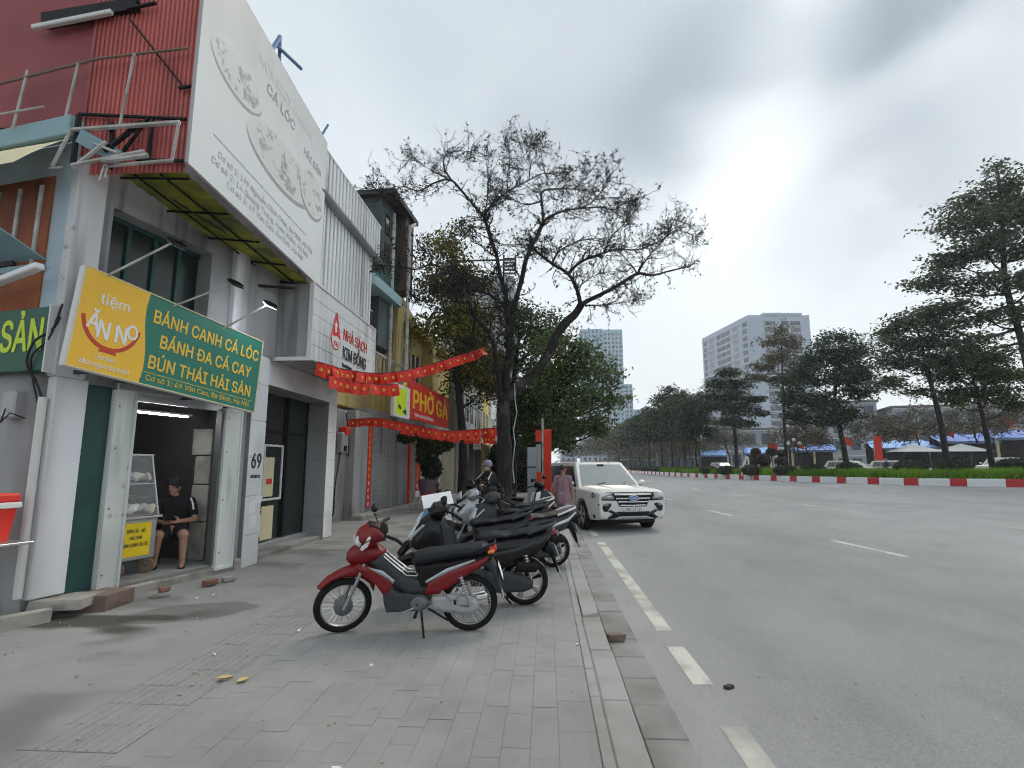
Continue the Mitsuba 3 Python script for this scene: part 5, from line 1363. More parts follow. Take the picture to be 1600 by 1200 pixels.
# ---------------------------------------------------------------- the white car (local frame: +x nose, +y its left, z up, origin under the middle)
def loft(secs):
    """Closed body through equal-length rings of points (k, 3), capped at both ends."""
    k = len(secs[0])
    V = np.vstack(secs)
    F = []
    for i in range(len(secs) - 1):
        for q in range(k):
            s = (q + 1) % k
            F += [[i * k + q, (i + 1) * k + s, i * k + s], [i * k + q, (i + 1) * k + q, (i + 1) * k + s]]
    n = len(V)
    V = np.vstack([V, secs[0].mean(0), secs[-1].mean(0)])
    L = (len(secs) - 1) * k
    for q in range(k):
        s = (q + 1) % k
        F += [[n, q, s], [n + 1, L + s, L + q]]
    return V, np.array(F)


def car_sections(xs, w, z0, z1, sh):
    """Rings across the car: half-width w, sill z0, shoulder z1 - sh, top z1."""
    out = []
    for x, a, b, c, s in zip(xs, w, z0, z1, sh):
        r = [(a * .93, b), (a * .985, b + (c - b) * .18), (a, b + (c - b) * .45), (a * .995, c - s * 1.6), (a * .97, c - s * .7), (a * .90, c - s * .18), (a * .72, c + s * .02), (a * .36, c + s * .14)]
        ring = [(x, y, z) for y, z in r] + [(x, -y, z) for y, z in reversed(r)]
        out.append(np.array(ring))
    return out


def car(M, label, group=None, detail=True, paint='m_car_white', name='parked_car', L=5.0, H=1.78, W=1.0):
    r = thing(name, label, 'car', group, M)
    h = L / 2
    xs = np.array([-h, -h + .06, -h + .25, -h + .7, -1.0, 0, 1.0, 1.35, 1.8, 2.15, h - .14, h - .03, h])
    n = len(xs)
    w = np.array([.84, .92, .96, .985, 1, 1, 1, .995, .985, .97, .945, .905, .86]) * W
    z1 = np.array([1.02, 1.10, 1.13, 1.14, 1.14, 1.135, 1.13, 1.125, 1.105, 1.085, 1.055, 1.02, .97]) * H / 1.78
    z0 = np.array([.55, .42, .34, .32, .30, .30, .30, .30, .30, .31, .33, .37, .42])
    sh = np.array([.10, .10, .10, .10, .10, .10, .11, .12, .12, .11, .09, .07, .04])
    V, F = loft(car_sections(xs, w, z0, z1, sh)[::-1])
    mesh = m3.Manifold(m3.Mesh(V.astype(np.float32), F.astype(np.uint32)))
    if mesh.volume() < 0 or mesh.is_empty():
        mesh = m3.Manifold(m3.Mesh(V.astype(np.float32), F[:, ::-1].astype(np.uint32)))
    R = .375
    WX = (1.45, -1.42)
    for x in WX:
        for s in (1, -1):
            cyl = m3.Manifold.cylinder(.5, R + .06, R + .06, 40).rotate([90, 0, 0]).translate([x, s * W + .25, R + .02])
            mesh = mesh - cyl
    part(r, 'body', mesh, paint, 32)
    # glasshouse
    zb = 1.10 * H / 1.78
    zt = H
    B = [(1.10, .90 * W), (-2.30, .88 * W)]
    Tp = [(.28, .72 * W), (-1.98, .70 * W)]
    gh = hull(*[(x, s * y, zb - .05, .04) for x, y in B for s in (1, -1)], *[(x, s * (y - .03), zt - .07, .06) for x, y in Tp for s in (1, -1)], (-.6, .70 * W, zt - .045, .045), (-.6, -.70 * W, zt - .045, .045), n=20)
    part(r, 'cabin', gh, paint, 40)

    def on_face(a, b, c, d, u0, u1, v0, v1, out):
        """A pane set on a quad a-b (bottom), d-c (top)."""
        a, b, c, d = map(np.array, (a, b, c, d))

        def P(u, v):
            return (a * (1 - u) + b * u) * (1 - v) + (d * (1 - u) + c * u) * v
        n_ = np.cross(b - a, d - a)
        n_ = n_ / np.linalg.norm(n_) * out
        q = [P(u0[0], v0), P(u1[0], v0), P(u1[1], v1), P(u0[1], v1)]
        return hullp([p + n_ * k for p in q for k in (-.02, .012)])
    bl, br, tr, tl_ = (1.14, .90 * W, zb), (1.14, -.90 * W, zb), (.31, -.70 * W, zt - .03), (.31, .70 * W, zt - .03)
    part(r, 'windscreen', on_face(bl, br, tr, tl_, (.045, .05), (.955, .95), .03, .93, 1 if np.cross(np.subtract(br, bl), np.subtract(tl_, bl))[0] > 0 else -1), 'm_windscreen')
    bl, br, tr, tl_ = (-2.33, -.88 * W, zb), (-2.33, .88 * W, zb), (-2.02, .68 * W, zt - .03), (-2.02, -.68 * W, zt - .03)
    part(r, 'rear_window', on_face(bl, br, tr, tl_, (.08, .1), (.92, .9), .12, .86, 1 if np.cross(np.subtract(br, bl), np.subtract(tl_, bl))[0] < 0 else -1), 'm_car_glass')
    for s in (1, -1):
        a, b, c, d = (1.10, s * .925 * W, zb), (-2.30, s * .90 * W, zb), (-1.98, s * .755 * W, zt - .03), (.28, s * .775 * W, zt - .03)
        out = s if np.cross(np.subtract(b, a), np.subtract(d, a))[1] * s > 0 else -s
        sg_ = 1 if np.cross(np.subtract(b, a), np.subtract(d, a))[1] * s > 0 else -1
        for u0, u1 in (((.06, .045), (.36, .285)), ((.375, .30), (.66, .62)), ((.675, .64), (.90, .90))):
            part(r, 'side_window', on_face(a, b, c, d, u0, u1, .06, .86, sg_), 'm_car_glass')
    for x in WX:
        for s in (1, -1):
            Mw = mat4(x, s * (W - .12), R)
            wh = part(r, 'wheel', tf(lathe([(.02, -.1), (.25, -.1), (.255, .1), (.02, .06)], 24, 'y'), Mw), 'm_plastic_grey', 40)
            part(wh, 'tyre', tf(lathe(torus_prof(R, .125, .125, 16, .45), 40, 'y', True), Mw), 'm_tyre', 50)
            if detail:
                part(wh, 'rim', tf(lathe([(.245, s * .08), (.262, s * .125), (.272, s * .13), (.275, s * .11)], 36, 'y'), Mw), 'm_alloy', 40)
                for k in range(5):
                    t = k * 2 * PI / 5 + .3
                    part(wh, 'spoke', tf(hull((.05 * math.cos(t), s * .11, .05 * math.sin(t), .03), (.24 * math.cos(t + .16), s * .115, .24 * math.sin(t + .16), .02), (.24 * math.cos(t - .16), s * .115, .24 * math.sin(t - .16), .02), n=8), Mw), 'm_alloy', 40)
    for s in (1, -1):
        mm = part(r, 'wing_mirror', hull((.86, s * (W + .13), 1.20, .06), (.86, s * (W + .02), 1.19, .05), (.80, s * (W + .12), 1.24, .05), (.80, s * (W + .04), 1.14, .04), n=12), paint, 50)
        part(mm, 'stalk', hull((.85, s * (W - .08), 1.11, .03), (.85, s * (W + .05), 1.15, .03), n=8), 'm_black')
        part(r, 'sill', bx(-1.0, 1.02, s * (W - .03), s * (W + .012), .27, .37, .02), 'm_plastic_grey')
        part(r, 'roof_rail', tube([(.1, s * .64 * W, zt + .0), (-.1, s * .66 * W, zt + .045), (-1.6, s * .65 * W, zt + .045), (-1.85, s * .64 * W, zt + .0)], .016, 8), 'm_alloy', 40)
        if detail:
            part(r, 'lamp_surround', hull((h + .01, s * .48, .835, .03), (h - .02, s * .82, .85, .04), (h - .34, s * .965, .90, .025), (h - .0, s * .52, .965, .025), (h - .30, s * .955, .985, .02), n=12), 'm_black', 50)
            part(r, 'head_lamp', hull((h + .025, s * .55, .865, .03), (h + .0, s * .80, .875, .04), (h - .26, s * .972, .92, .025), (h + .012, s * .60, .945, .025), (h - .24, s * .965, .965, .018), n=12), 'm_headlamp', 50)
            part(r, 'lamp_reflector', hull((h + .05, s * .60, .90, .02), (h + .045, s * .70, .905, .02), n=10), 'm_lens', 50)
            part(r, 'fog_recess', hull((h + .015, s * .62, .71, .03), (h - .06, s * .885, .71, .04), (h + .01, s * .72, .57, .03), (h - .03, s * .80, .56, .03), n=10), 'm_black', 50)
            part(r, 'fog_lamp', hull((h + .03, s * .70, .70, .028), (h + .01, s * .78, .70, .025), n=10), 'm_headlamp', 50)
            for x0 in (.08, -.92):
                part(r, 'door_handle', bx(x0 - .1, x0 + .1, s * (W - .01), s * (W + .03), .98, 1.01, .01), paint)
            for x0 in (1.0, -.05, -1.05):
                part(r, 'door_seam', bx(x0 - .004, x0 + .004, s * (W - .02), s * (W + .003), .42, 1.02), 'm_black')
    if detail:
        part(r, 'bonnet_crease', tube([(1.2, .45, 1.155), (1.8, .42, 1.125), (2.25, .36, 1.08)], .012, 6), paint, 50)
        part(r, 'bonnet_crease', tube([(1.2, -.45, 1.155), (1.8, -.42, 1.125), (2.25, -.36, 1.08)], .012, 6), paint, 50)
        gr = part(r, 'grille', hull((h - .03, .47, .93, .045), (h - .03, -.47, .93, .045), (h - .025, .35, .69, .045), (h - .025, -.35, .69, .045), n=10), 'm_black', 50)
        for z, y in ((.955, .50), (.86, .46), (.775, .40), (.69, .34)):
            part(gr, 'chrome_bar', hull((h + .012, y, z, .018), (h + .03, 0, z - .004, .018), (h + .012, -y, z, .018), n=8), 'm_chrome', 50)
        for k in range(9):
            y = -.36 + k * .09
            part(gr, 'upright', bx(h - .0, h + .018, y - .006, y + .006, .69, .95), 'm_plastic_grey')
        em_ = part(gr, 'emblem', tf(lathe([(.001, .01), (.9, .01), (1.0, 0), (1.0, -.02)], 28, 'x'), mat4(h + .045, 0, .865) @ np.diag([1, .135, .058, 1])), 'm_moto_blue', 30, label='blue oval emblem with chrome rim')
        part(em_, 'rim', tube([(h + .05, .14 * math.cos(t), .865 + .062 * math.sin(t)) for t in np.linspace(0, 2 * PI, 30, endpoint=False)], .007, 6, closed=True), 'm_chrome', True)
        part(em_, 'lettering', face_x(text('Ford', .06, .004, False, .15), h + .056, -.075, .845), 'm_chrome')
        part(r, 'added_underbody_box', bx(-h + .4, h - .45, -W * .8, W * .8, .20, .36, .03), 'm_black')  # black box added to deepen the shade beneath the car
        part(r, 'bonnet_edge', tube(catmull([(h - .05, .84, 1.0), (h + .0, .5, 1.005), (h + .015, 0, 1.01), (h + .0, -.5, 1.005), (h - .05, -.84, 1.0)], 5), .008, 6), 'm_black', True)
        part(r, 'lower_intake', hull((h - .0, .42, .50, .035), (h - .0, -.42, .50, .035), (h - .03, .66, .40, .03), (h - .03, -.66, .40, .03), n=10), 'm_black', 50)
        part(r, 'skid_plate', hull((h + .02, .36, .40, .025), (h + .02, -.36, .40, .025), (h - .0, .5, .36, .02), (h - .0, -.5, .36, .02), n=8), 'm_silver', 50)
        for s in (1, -1):
            part(r, 'bumper_trim', hull((h + .02, s * .40, .47, .025), (h + .0, s * .62, .56, .025), (h - .12, s * .90, .50, .03), n=8), 'm_plastic_grey', 50)
            part(r, 'lower_bumper', hull((h - .05, s * .62, .40, .06), (h - .30, s * .90, .42, .07), (h - .14, s * .86, .48, .04), n=8), 'm_plastic_grey', 50)
        npl = part(r, 'number_plate', bx(h + .035, h + .045, -.26, .26, .535, .645, .003), 'm_paper')
        part(npl, 'lettering', face_x(text('30A-172.51', .07, .002, True, .44), h + .0455, -.22, .555), 'm_text_dark')
        for s in (1, -1):
            part(r, 'wiper', tube([(1.16, s * .45 - .1, 1.135), (1.02, s * .3 + .2, 1.22)], .009, 6), 'm_black')
        part(r, 'screen_sticker', bx(.42, .44, -.1, .1, 1.67, 1.72), 'm_black')
    return r


suv = car(mat4(1.46, 16.62, .012, math.radians(-73)), 'large white car parked askew at the kerb facing the viewer', None)

# ---------------------------------------------------------------- people


def skinmesh(bones, balls=(), fine=.03, it=8, sub=()):
    """One continuous surface round tapered bones: each bone is ((p, r), (q, s))."""
    ms = [hull((*p, r), (*q, s), n=16) for (p, r), (q, s) in bones] + [m if hasattr(m, 'to_mesh') else sph(*m, 16) for m in balls]
    m = m3.Manifold.batch_boolean(ms, m3.OpType.Add)
    for q in sub:
        m = m - q
    m = m.refine_to_length(fine)
    v, f = vf(m)
    t = trimesh.Trimesh(v, f, process=True)
    trimesh.smoothing.filter_taubin(t, .5, .52, it)
    return t


def head_mesh(c, yaw, pitch=0.0, s=1.0):
    """A head with brow, nose, lips, chin and ears, facing +x before yaw."""
    M = mat4(*c, yaw, 0, pitch, s)
    ms = [sph((0, 0, .02), (.098, .077, .108), 24), hull((.05, 0, -.075, .036), (.03, 0, -.02, .062), (-.01, 0, -.03, .06), n=16), sph((.094, 0, -.012), (.018, .013, .022), 12), hull((.082, 0, .028, .012), (.100, 0, -.016, .014), n=10),
          sph((.088, 0, -.048), (.012, .026, .009), 10), sph((.086, 0, -.058), (.012, .022, .008), 10), sph((.075, 0, -.09), (.02, .022, .016), 10), hull((.082, .03, .032, .014), (.082, -.03, .032, .014), n=10)]
    for q in (1, -1):
        ms.append(sph((.0, q * .078, -.01), (.022, .012, .034), 10))
    m = m3.Manifold.batch_boolean(ms, m3.OpType.Add)
    for q in (1, -1):
        m = m - sph((.098, q * .032, .012), (.016, .017, .010), 10)
    m = m.refine_to_length(.012)
    v, f = vf(m)
    t = trimesh.Trimesh(v, f, process=True)
    trimesh.smoothing.filter_taubin(t, .5, .52, 4)
    return tf(t, M), M


def hand(wrist, d, up, s=1.0, curl=.5):
    """Bones of a hand: palm, four unequal fingers, a thumb from the side of the palm. d points along the palm, up across the thumb side."""
    w = np.array(wrist, float)
    d = np.array(d, float) / np.linalg.norm(d)
    up = np.array(up, float)
    up = up - d * (up @ d)
    up /= np.linalg.norm(up)
    n = np.cross(d, up)
    b = []
    for k, (o, L) in enumerate(((.028, .072), (.010, .080), (-.009, .074), (-.027, .060))):
        base = w + d * .085 * s + up * o * s
        b.append(((w + up * o * .5 * s, .017 * s), (base, .0125 * s)))
        p = base
        ang = curl * .5
        for j, q in enumerate((.46, .32, .26)):
            e = p + (d * math.cos(ang) + n * math.sin(ang)) * L * q * s
            b.append(((p, (.0095 - j * .001) * s), (e, (.0085 - j * .001) * s)))
            p = e
            ang += curl
    t0 = w + d * .02 * s + up * .022 * s
    t1 = t0 + (d * .55 + up * .75 + n * .2) * .04 * s
    t2 = t1 + (d * .85 + up * .3 + n * .4) * .032 * s
    b += [((t0, .014 * s), (t1, .0115 * s)), ((t1, .0115 * s), (t2, .009 * s))]
    return b


def V3(*a):
    return np.array(a, float)


def eyes(par, M):
    for q in (1, -1):
        part(par, 'eye', tf(sph((.082, q * .032, .012), (.010, .013, .008), 10), M), 'm_hair', 50)
        part(par, 'eyebrow', tf(hull((.093, q * .018, .036, .004), (.088, q * .046, .037, .003), n=6), M), 'm_hair')
    part(par, 'mouth', tf(hull((.0985, .018, -.053, .0025), (.1005, 0, -.053, .003), (.0985, -.018, -.053, .0025), n=6), M), 'm_tail_red')


# seated shopkeeper: on a stool in the doorway, facing out and a little towards the cart, holding a phone
pm = thing('person', 'person with short dark hair in a black shirt and shorts sitting in the shop doorway', 'person', M=MS @ mat4(-.66, 2.50, .286) @ mat4(rz=math.radians(-48), s=.95) @ mat4(.74, -2.38, -.286))
X0, Y0, F0 = -.74, 2.38, .286
hip, chest, neck = V3(X0, Y0, F0 + .52), V3(X0 + .03, Y0, F0 + .88), V3(X0 + .05, Y0, F0 + 1.0)
hd = V3(X0 + .09, Y0 - .02, F0 + 1.15)
yaw_h = math.radians(-30)
bones, body = [], []
bones += [((neck, .052), (hd + V3(-.02, .0, -.05), .05)), ((chest + V3(0, 0, .08), .09), (neck, .055))]
kn = [V3(X0 + .40, Y0 + .17, F0 + .47), V3(X0 + .38, Y0 - .15, F0 + .47)]
an = [V3(X0 + .38, Y0 + .18, F0 + .09), V3(X0 + .30, Y0 - .18, F0 + .09)]
shl = [V3(X0 + .03, Y0 + .205, F0 + .93), V3(X0 + .03, Y0 - .195, F0 + .93)]
el = [V3(X0 + .12, Y0 + .29, F0 + .66), V3(X0 + .16, Y0 - .25, F0 + .66)]
wr = [V3(X0 + .34, Y0 + .10, F0 + .66), V3(X0 + .34, Y0 - .11, F0 + .65)]
for k in range(2):
    bones += [((hip, .10), (kn[k], .072)), ((kn[k], .062), (an[k], .042)), ((an[k], .042), (an[k] + V3(.0, 0, -.04), .04)), ((an[k] + V3(-.03, 0, -.05), .035), (an[k] + V3(.16, 0, -.06), .03))]
    bones += [((shl[k], .055), (el[k], .042)), ((el[k], .040), (wr[k], .028))]
    bones += hand(wr[k], V3(.25, -.45 if k == 0 else .45, .05), V3(.2, 0, 1), 1.0, .55)
bones += [((hip, .12), (chest, .13))]
part(pm, 'body', skinmesh(bones, fine=.018, it=5), 'm_skin', 60)
shirt = [((hip + V3(0, .06, 0), .14), (chest + V3(0, .06, 0), .15)), ((hip - V3(0, .06, 0), .14), (chest - V3(0, .06, 0), .15)), ((shl[0], .075), (shl[1], .075)), ((chest, .12), (neck - V3(0, 0, .02), .07))]
for k in range(2):
    shirt.append(((shl[k], .078), (shl[k] * .38 + el[k] * .62, .068)))
part(pm, 'shirt', skinmesh(shirt, fine=.03), 'm_cloth_black', 60, label='black T-shirt with white sleeve stripe')
st_ = [shl[0] + V3(.055, -.0, .055), shl[0] + V3(.075, .035, -.02), shl[0] * .55 + el[0] * .45 + V3(.07, .02, 0)]
part(pm, 'sleeve_stripe', tube(st_, .016, 6), 'm_white', True)
shorts = [((hip + V3(0, .05, -.02), .145), (hip - V3(0, .05, .02), .145))]
for k in range(2):
    shorts.append(((hip + V3(0, .07 if k == 0 else -.07, -.01), .125), (hip * .22 + kn[k] * .78, .10)))
part(pm, 'shorts', skinmesh(shorts, fine=.03), 'm_cloth_black', 60)
hm, HM = head_mesh(hd, yaw_h, .10)
hk = part(pm, 'head', hm, 'm_skin', 60)
eyes(hk, HM)
hair = (sph((-.008, 0, .044), (.108, .088, .102), 24) - sph((.125, 0, -.055), (.10, .12, .112), 20) - m3.Manifold.cube([.3, .3, .2], True).translate([0, 0, -.155]))
hv, hf = vf(hair.refine_to_length(.012))
hv = hv + (hv - [0, 0, -.03]) * ((meshkit.noise(hv * 45) - .42) * .34)[:, None]
part(hk, 'hair', tf((hv, hf), HM), 'm_hair', 40)
for k in range(2):
    part(pm, 'sandal', hull(*[(*(an[k] + V3(x, y, -.083)), .014) for x, y in ((-.05, .03), (-.05, -.03), (.17, .035), (.17, -.03))], n=8), 'm_black')
tag(solo('phone', tf(bx(-.04, .04, -.075, .075, -.005, .005, .003), mat4(X0 + .43, Y0 - .01, F0 + .70, .2, 0, -.5)), 'm_black', M=PLACE[pm]), 'black phone held by the seated shopkeeper', 'phone')
sl = thing('stool', 'low dark plastic stool under the seated shopkeeper', 'stool', M=PLACE[pm])
part(sl, 'seat', bx(X0 - .17, X0 + .15, Y0 - .17, Y0 + .17, F0 + .38, F0 + .41, .01), 'm_dark')
for sx in (-.14, .12):
    for sy in (-.14, .14):
        part(sl, 'leg', tube([(X0 + sx, Y0 + sy, F0 + .385), (X0 + sx * 1.2, Y0 + sy * 1.2, F0)], .016, 8), 'm_dark')

# walking figure in purple beside the car, seen from behind, right arm hanging
wm = thing('person', 'person in a purple shirt and pale trousers walking past the white car', 'person', M=mat4(.42, 14.0, SZ, math.radians(75), s=.93))
hip, chest, neck = V3(0, 0, .90), V3(.02, 0, 1.24), V3(.01, 0, 1.40)
hd = V3(.05, 0, 1.555)
bones = [((neck - V3(0, 0, .03), .06), (hd + V3(-.02, 0, -.05), .05)), ((chest, .12), (neck, .06)), ((hip, .13), (chest, .13))]
shl = [V3(0, .185, 1.33), V3(0, -.185, 1.33)]
el = [V3(-.06, .235, 1.06), V3(.0, -.235, 1.06)]
wr = [V3(-.02, .225, .83), V3(.06, -.235, .83)]
kn = [V3(.10, .10, .47), V3(-.05, -.09, .48)]
an = [V3(.02, .10, .09), V3(-.20, -.09, .12)]
for k in range(2):
    s = 1 if k == 0 else -1
    bones += [((shl[k], .055), (el[k], .042)), ((el[k], .038), (wr[k], .027)), ((hip + V3(0, s * .08, -.04), .095), (kn[k], .062)), ((kn[k], .055), (an[k], .038)), ((an[k] + V3(-.04, 0, -.05), .033), (an[k] + V3(.15, 0, -.06), .028))]
    bones += hand(wr[k], V3(.02, 0, -1), V3(1, 0, 0), 1.0, .35)
part(wm, 'body', skinmesh(bones, fine=.02, it=5), 'm_skin_dark', 60)
top = [((V3(0, .07, .84), .135), (chest + V3(0, .05, 0), .14)), ((V3(0, -.07, .84), .135), (chest - V3(0, .05, 0), .14)), ((shl[0], .068), (shl[1], .068)), ((chest, .12), (neck - V3(0, 0, .03), .068)), ((V3(0, .06, .72), .15), (V3(0, -.06, .72), .15)), ((V3(0, .06, .72), .15), (V3(0, .06, .9), .14)), ((V3(0, -.06, .72), .15), (V3(0, -.06, .9), .14))]
for k in range(2):
    top.append(((shl[k], .07), (shl[k] * .45 + el[k] * .55, .062)))
part(wm, 'shirt', skinmesh(top, fine=.03), 'm_cloth_purple', 60)
tr_ = [((hip + V3(0, .06, 0), .135), (hip - V3(0, .06, 0), .135))]
for k in range(2):
    s = 1 if k == 0 else -1
    tr_ += [((hip + V3(0, s * .08, -.05), .115), (kn[k], .085)), ((kn[k], .085), (an[k] + V3(0, 0, .05), .065))]
part(wm, 'trousers', skinmesh(tr_, fine=.03), 'm_cloth_grey', 60)
hm, HM = head_mesh(hd, math.radians(-35), .12)
hk = part(wm, 'head', hm, 'm_skin_dark', 60)
eyes(hk, HM)
hair = sph((-.014, 0, .04), (.102, .086, .096), 20) - sph((.13, 0, -.02), (.10, .12, .11), 16) - m3.Manifold.cube([.3, .3, .2], True).translate([0, 0, -.12])
part(hk, 'hair', tf(hair.refine_to_length(.02), HM), 'm_hair', 40)
for k in range(2):
    part(wm, 'sandal', hull(*[(*(an[k] + V3(x, y, -.083)), .014) for x, y in ((-.06, .03), (-.06, -.03), (.16, .035), (.16, -.03))], n=8), 'm_black')

# helmeted rider astride the black motorbike behind the tree (in the motorbike's frame)
RM = PLACE[rid]
rd = thing('person', 'person in black with grey helmet and pale face mask sitting on a motorbike', 'person', M=RM)
hip, chest, neck = V3(.25, 0, .93), V3(.36, 0, 1.24), V3(.40, 0, 1.38)
hd = V3(.45, 0, 1.52)
bones = [((neck, .055), (hd + V3(-.02, 0, -.05), .05)), ((chest, .12), (neck, .06)), ((hip, .13), (chest, .13))]
shl = [V3(.40, .19, 1.31), V3(.40, -.19, 1.31)]
el = [V3(.58, .30, 1.12), V3(.58, -.30, 1.12)]
wr = [V3(.74, .29, 1.06), V3(.74, -.33, 1.06)]
kn = [V3(.62, .20, .74), V3(.62, -.20, .74)]
an = [V3(.58, .18, .46), V3(.58, -.18, .46)]
for k in range(2):
    s = 1 if k == 0 else -1
    bones += [((shl[k], .055), (el[k], .042)), ((el[k], .04), (wr[k], .028)), ((hip + V3(0, s * .08, 0), .10), (kn[k], .068)), ((kn[k], .06), (an[k], .04)), ((an[k] + V3(-.04, 0, -.04), .035), (an[k] + V3(.15, 0, -.05), .03))]
    bones += hand(wr[k], V3(1, .05 * s, 0), V3(0, -s, .3), 1.0, .9)
part(rd, 'body', skinmesh(bones, fine=.02, it=5), 'm_skin', 60)
jk = [((hip, .145), (chest, .15)), ((shl[0], .075), (shl[1], .075)), ((chest, .13), (neck, .07))]
for k in range(2):
    jk += [((shl[k], .075), (el[k], .06)), ((el[k], .058), (shl[k] * 0 + el[k] * .2 + wr[k] * .8, .042))]
part(rd, 'jacket', skinmesh(jk, fine=.03), 'm_cloth_black', 60)
for k in range(2):
    part(rd, 'sleeve_stripe', tube([shl[k] + V3(.04, 0, .065), shl[k] * .5 + el[k] * .5 + V3(.05, 0, .045), el[k] + V3(.03, 0, .055)], .018, 6), 'm_white', True)
tr_ = [((hip + V3(0, .06, 0), .14), (hip - V3(0, .06, 0), .14))]
for k in range(2):
    tr_ += [((hip + V3(0, (.08, -.08)[k], 0), .12), (kn[k], .085)), ((kn[k], .085), (an[k], .06))]
part(rd, 'trousers', skinmesh(tr_, fine=.03), 'm_cloth_black', 60)
hm, HM = head_mesh(hd, .25, .15)
hk = part(rd, 'head', hm, 'm_skin', 60)
eyes(hk, HM)
part(hk, 'helmet', tf((sph((-.012, 0, .05), (.135, .118, .12), 24) - sph((.13, 0, -.05), (.11, .13, .12), 16) - m3.Manifold.cube([.4, .4, .2], True).translate([0, 0, -.11])).refine_to_length(.02), HM), 'm_helmet', 40)
part(hk, 'visor', tf(hull((.10, .06, .075, .01), (.10, -.06, .075, .01), (.16, .04, .065, .008), (.16, -.04, .065, .008), n=8), HM), 'm_helmet', 40)
part(hk, 'face_mask', tf(hull((.095, 0, -.03, .022), (.08, .04, -.06, .02), (.08, -.04, -.06, .02), (.04, .068, -.03, .012), (.04, -.068, -.03, .012), (.075, 0, -.09, .02), n=10), HM), 'm_mask', 60)
for k in range(2):
    part(rd, 'shoe', hull((*(an[k] + V3(-.05, 0, -.05)), .04), (*(an[k] + V3(.15, 0, -.06)), .035), n=10), 'm_black', 50)
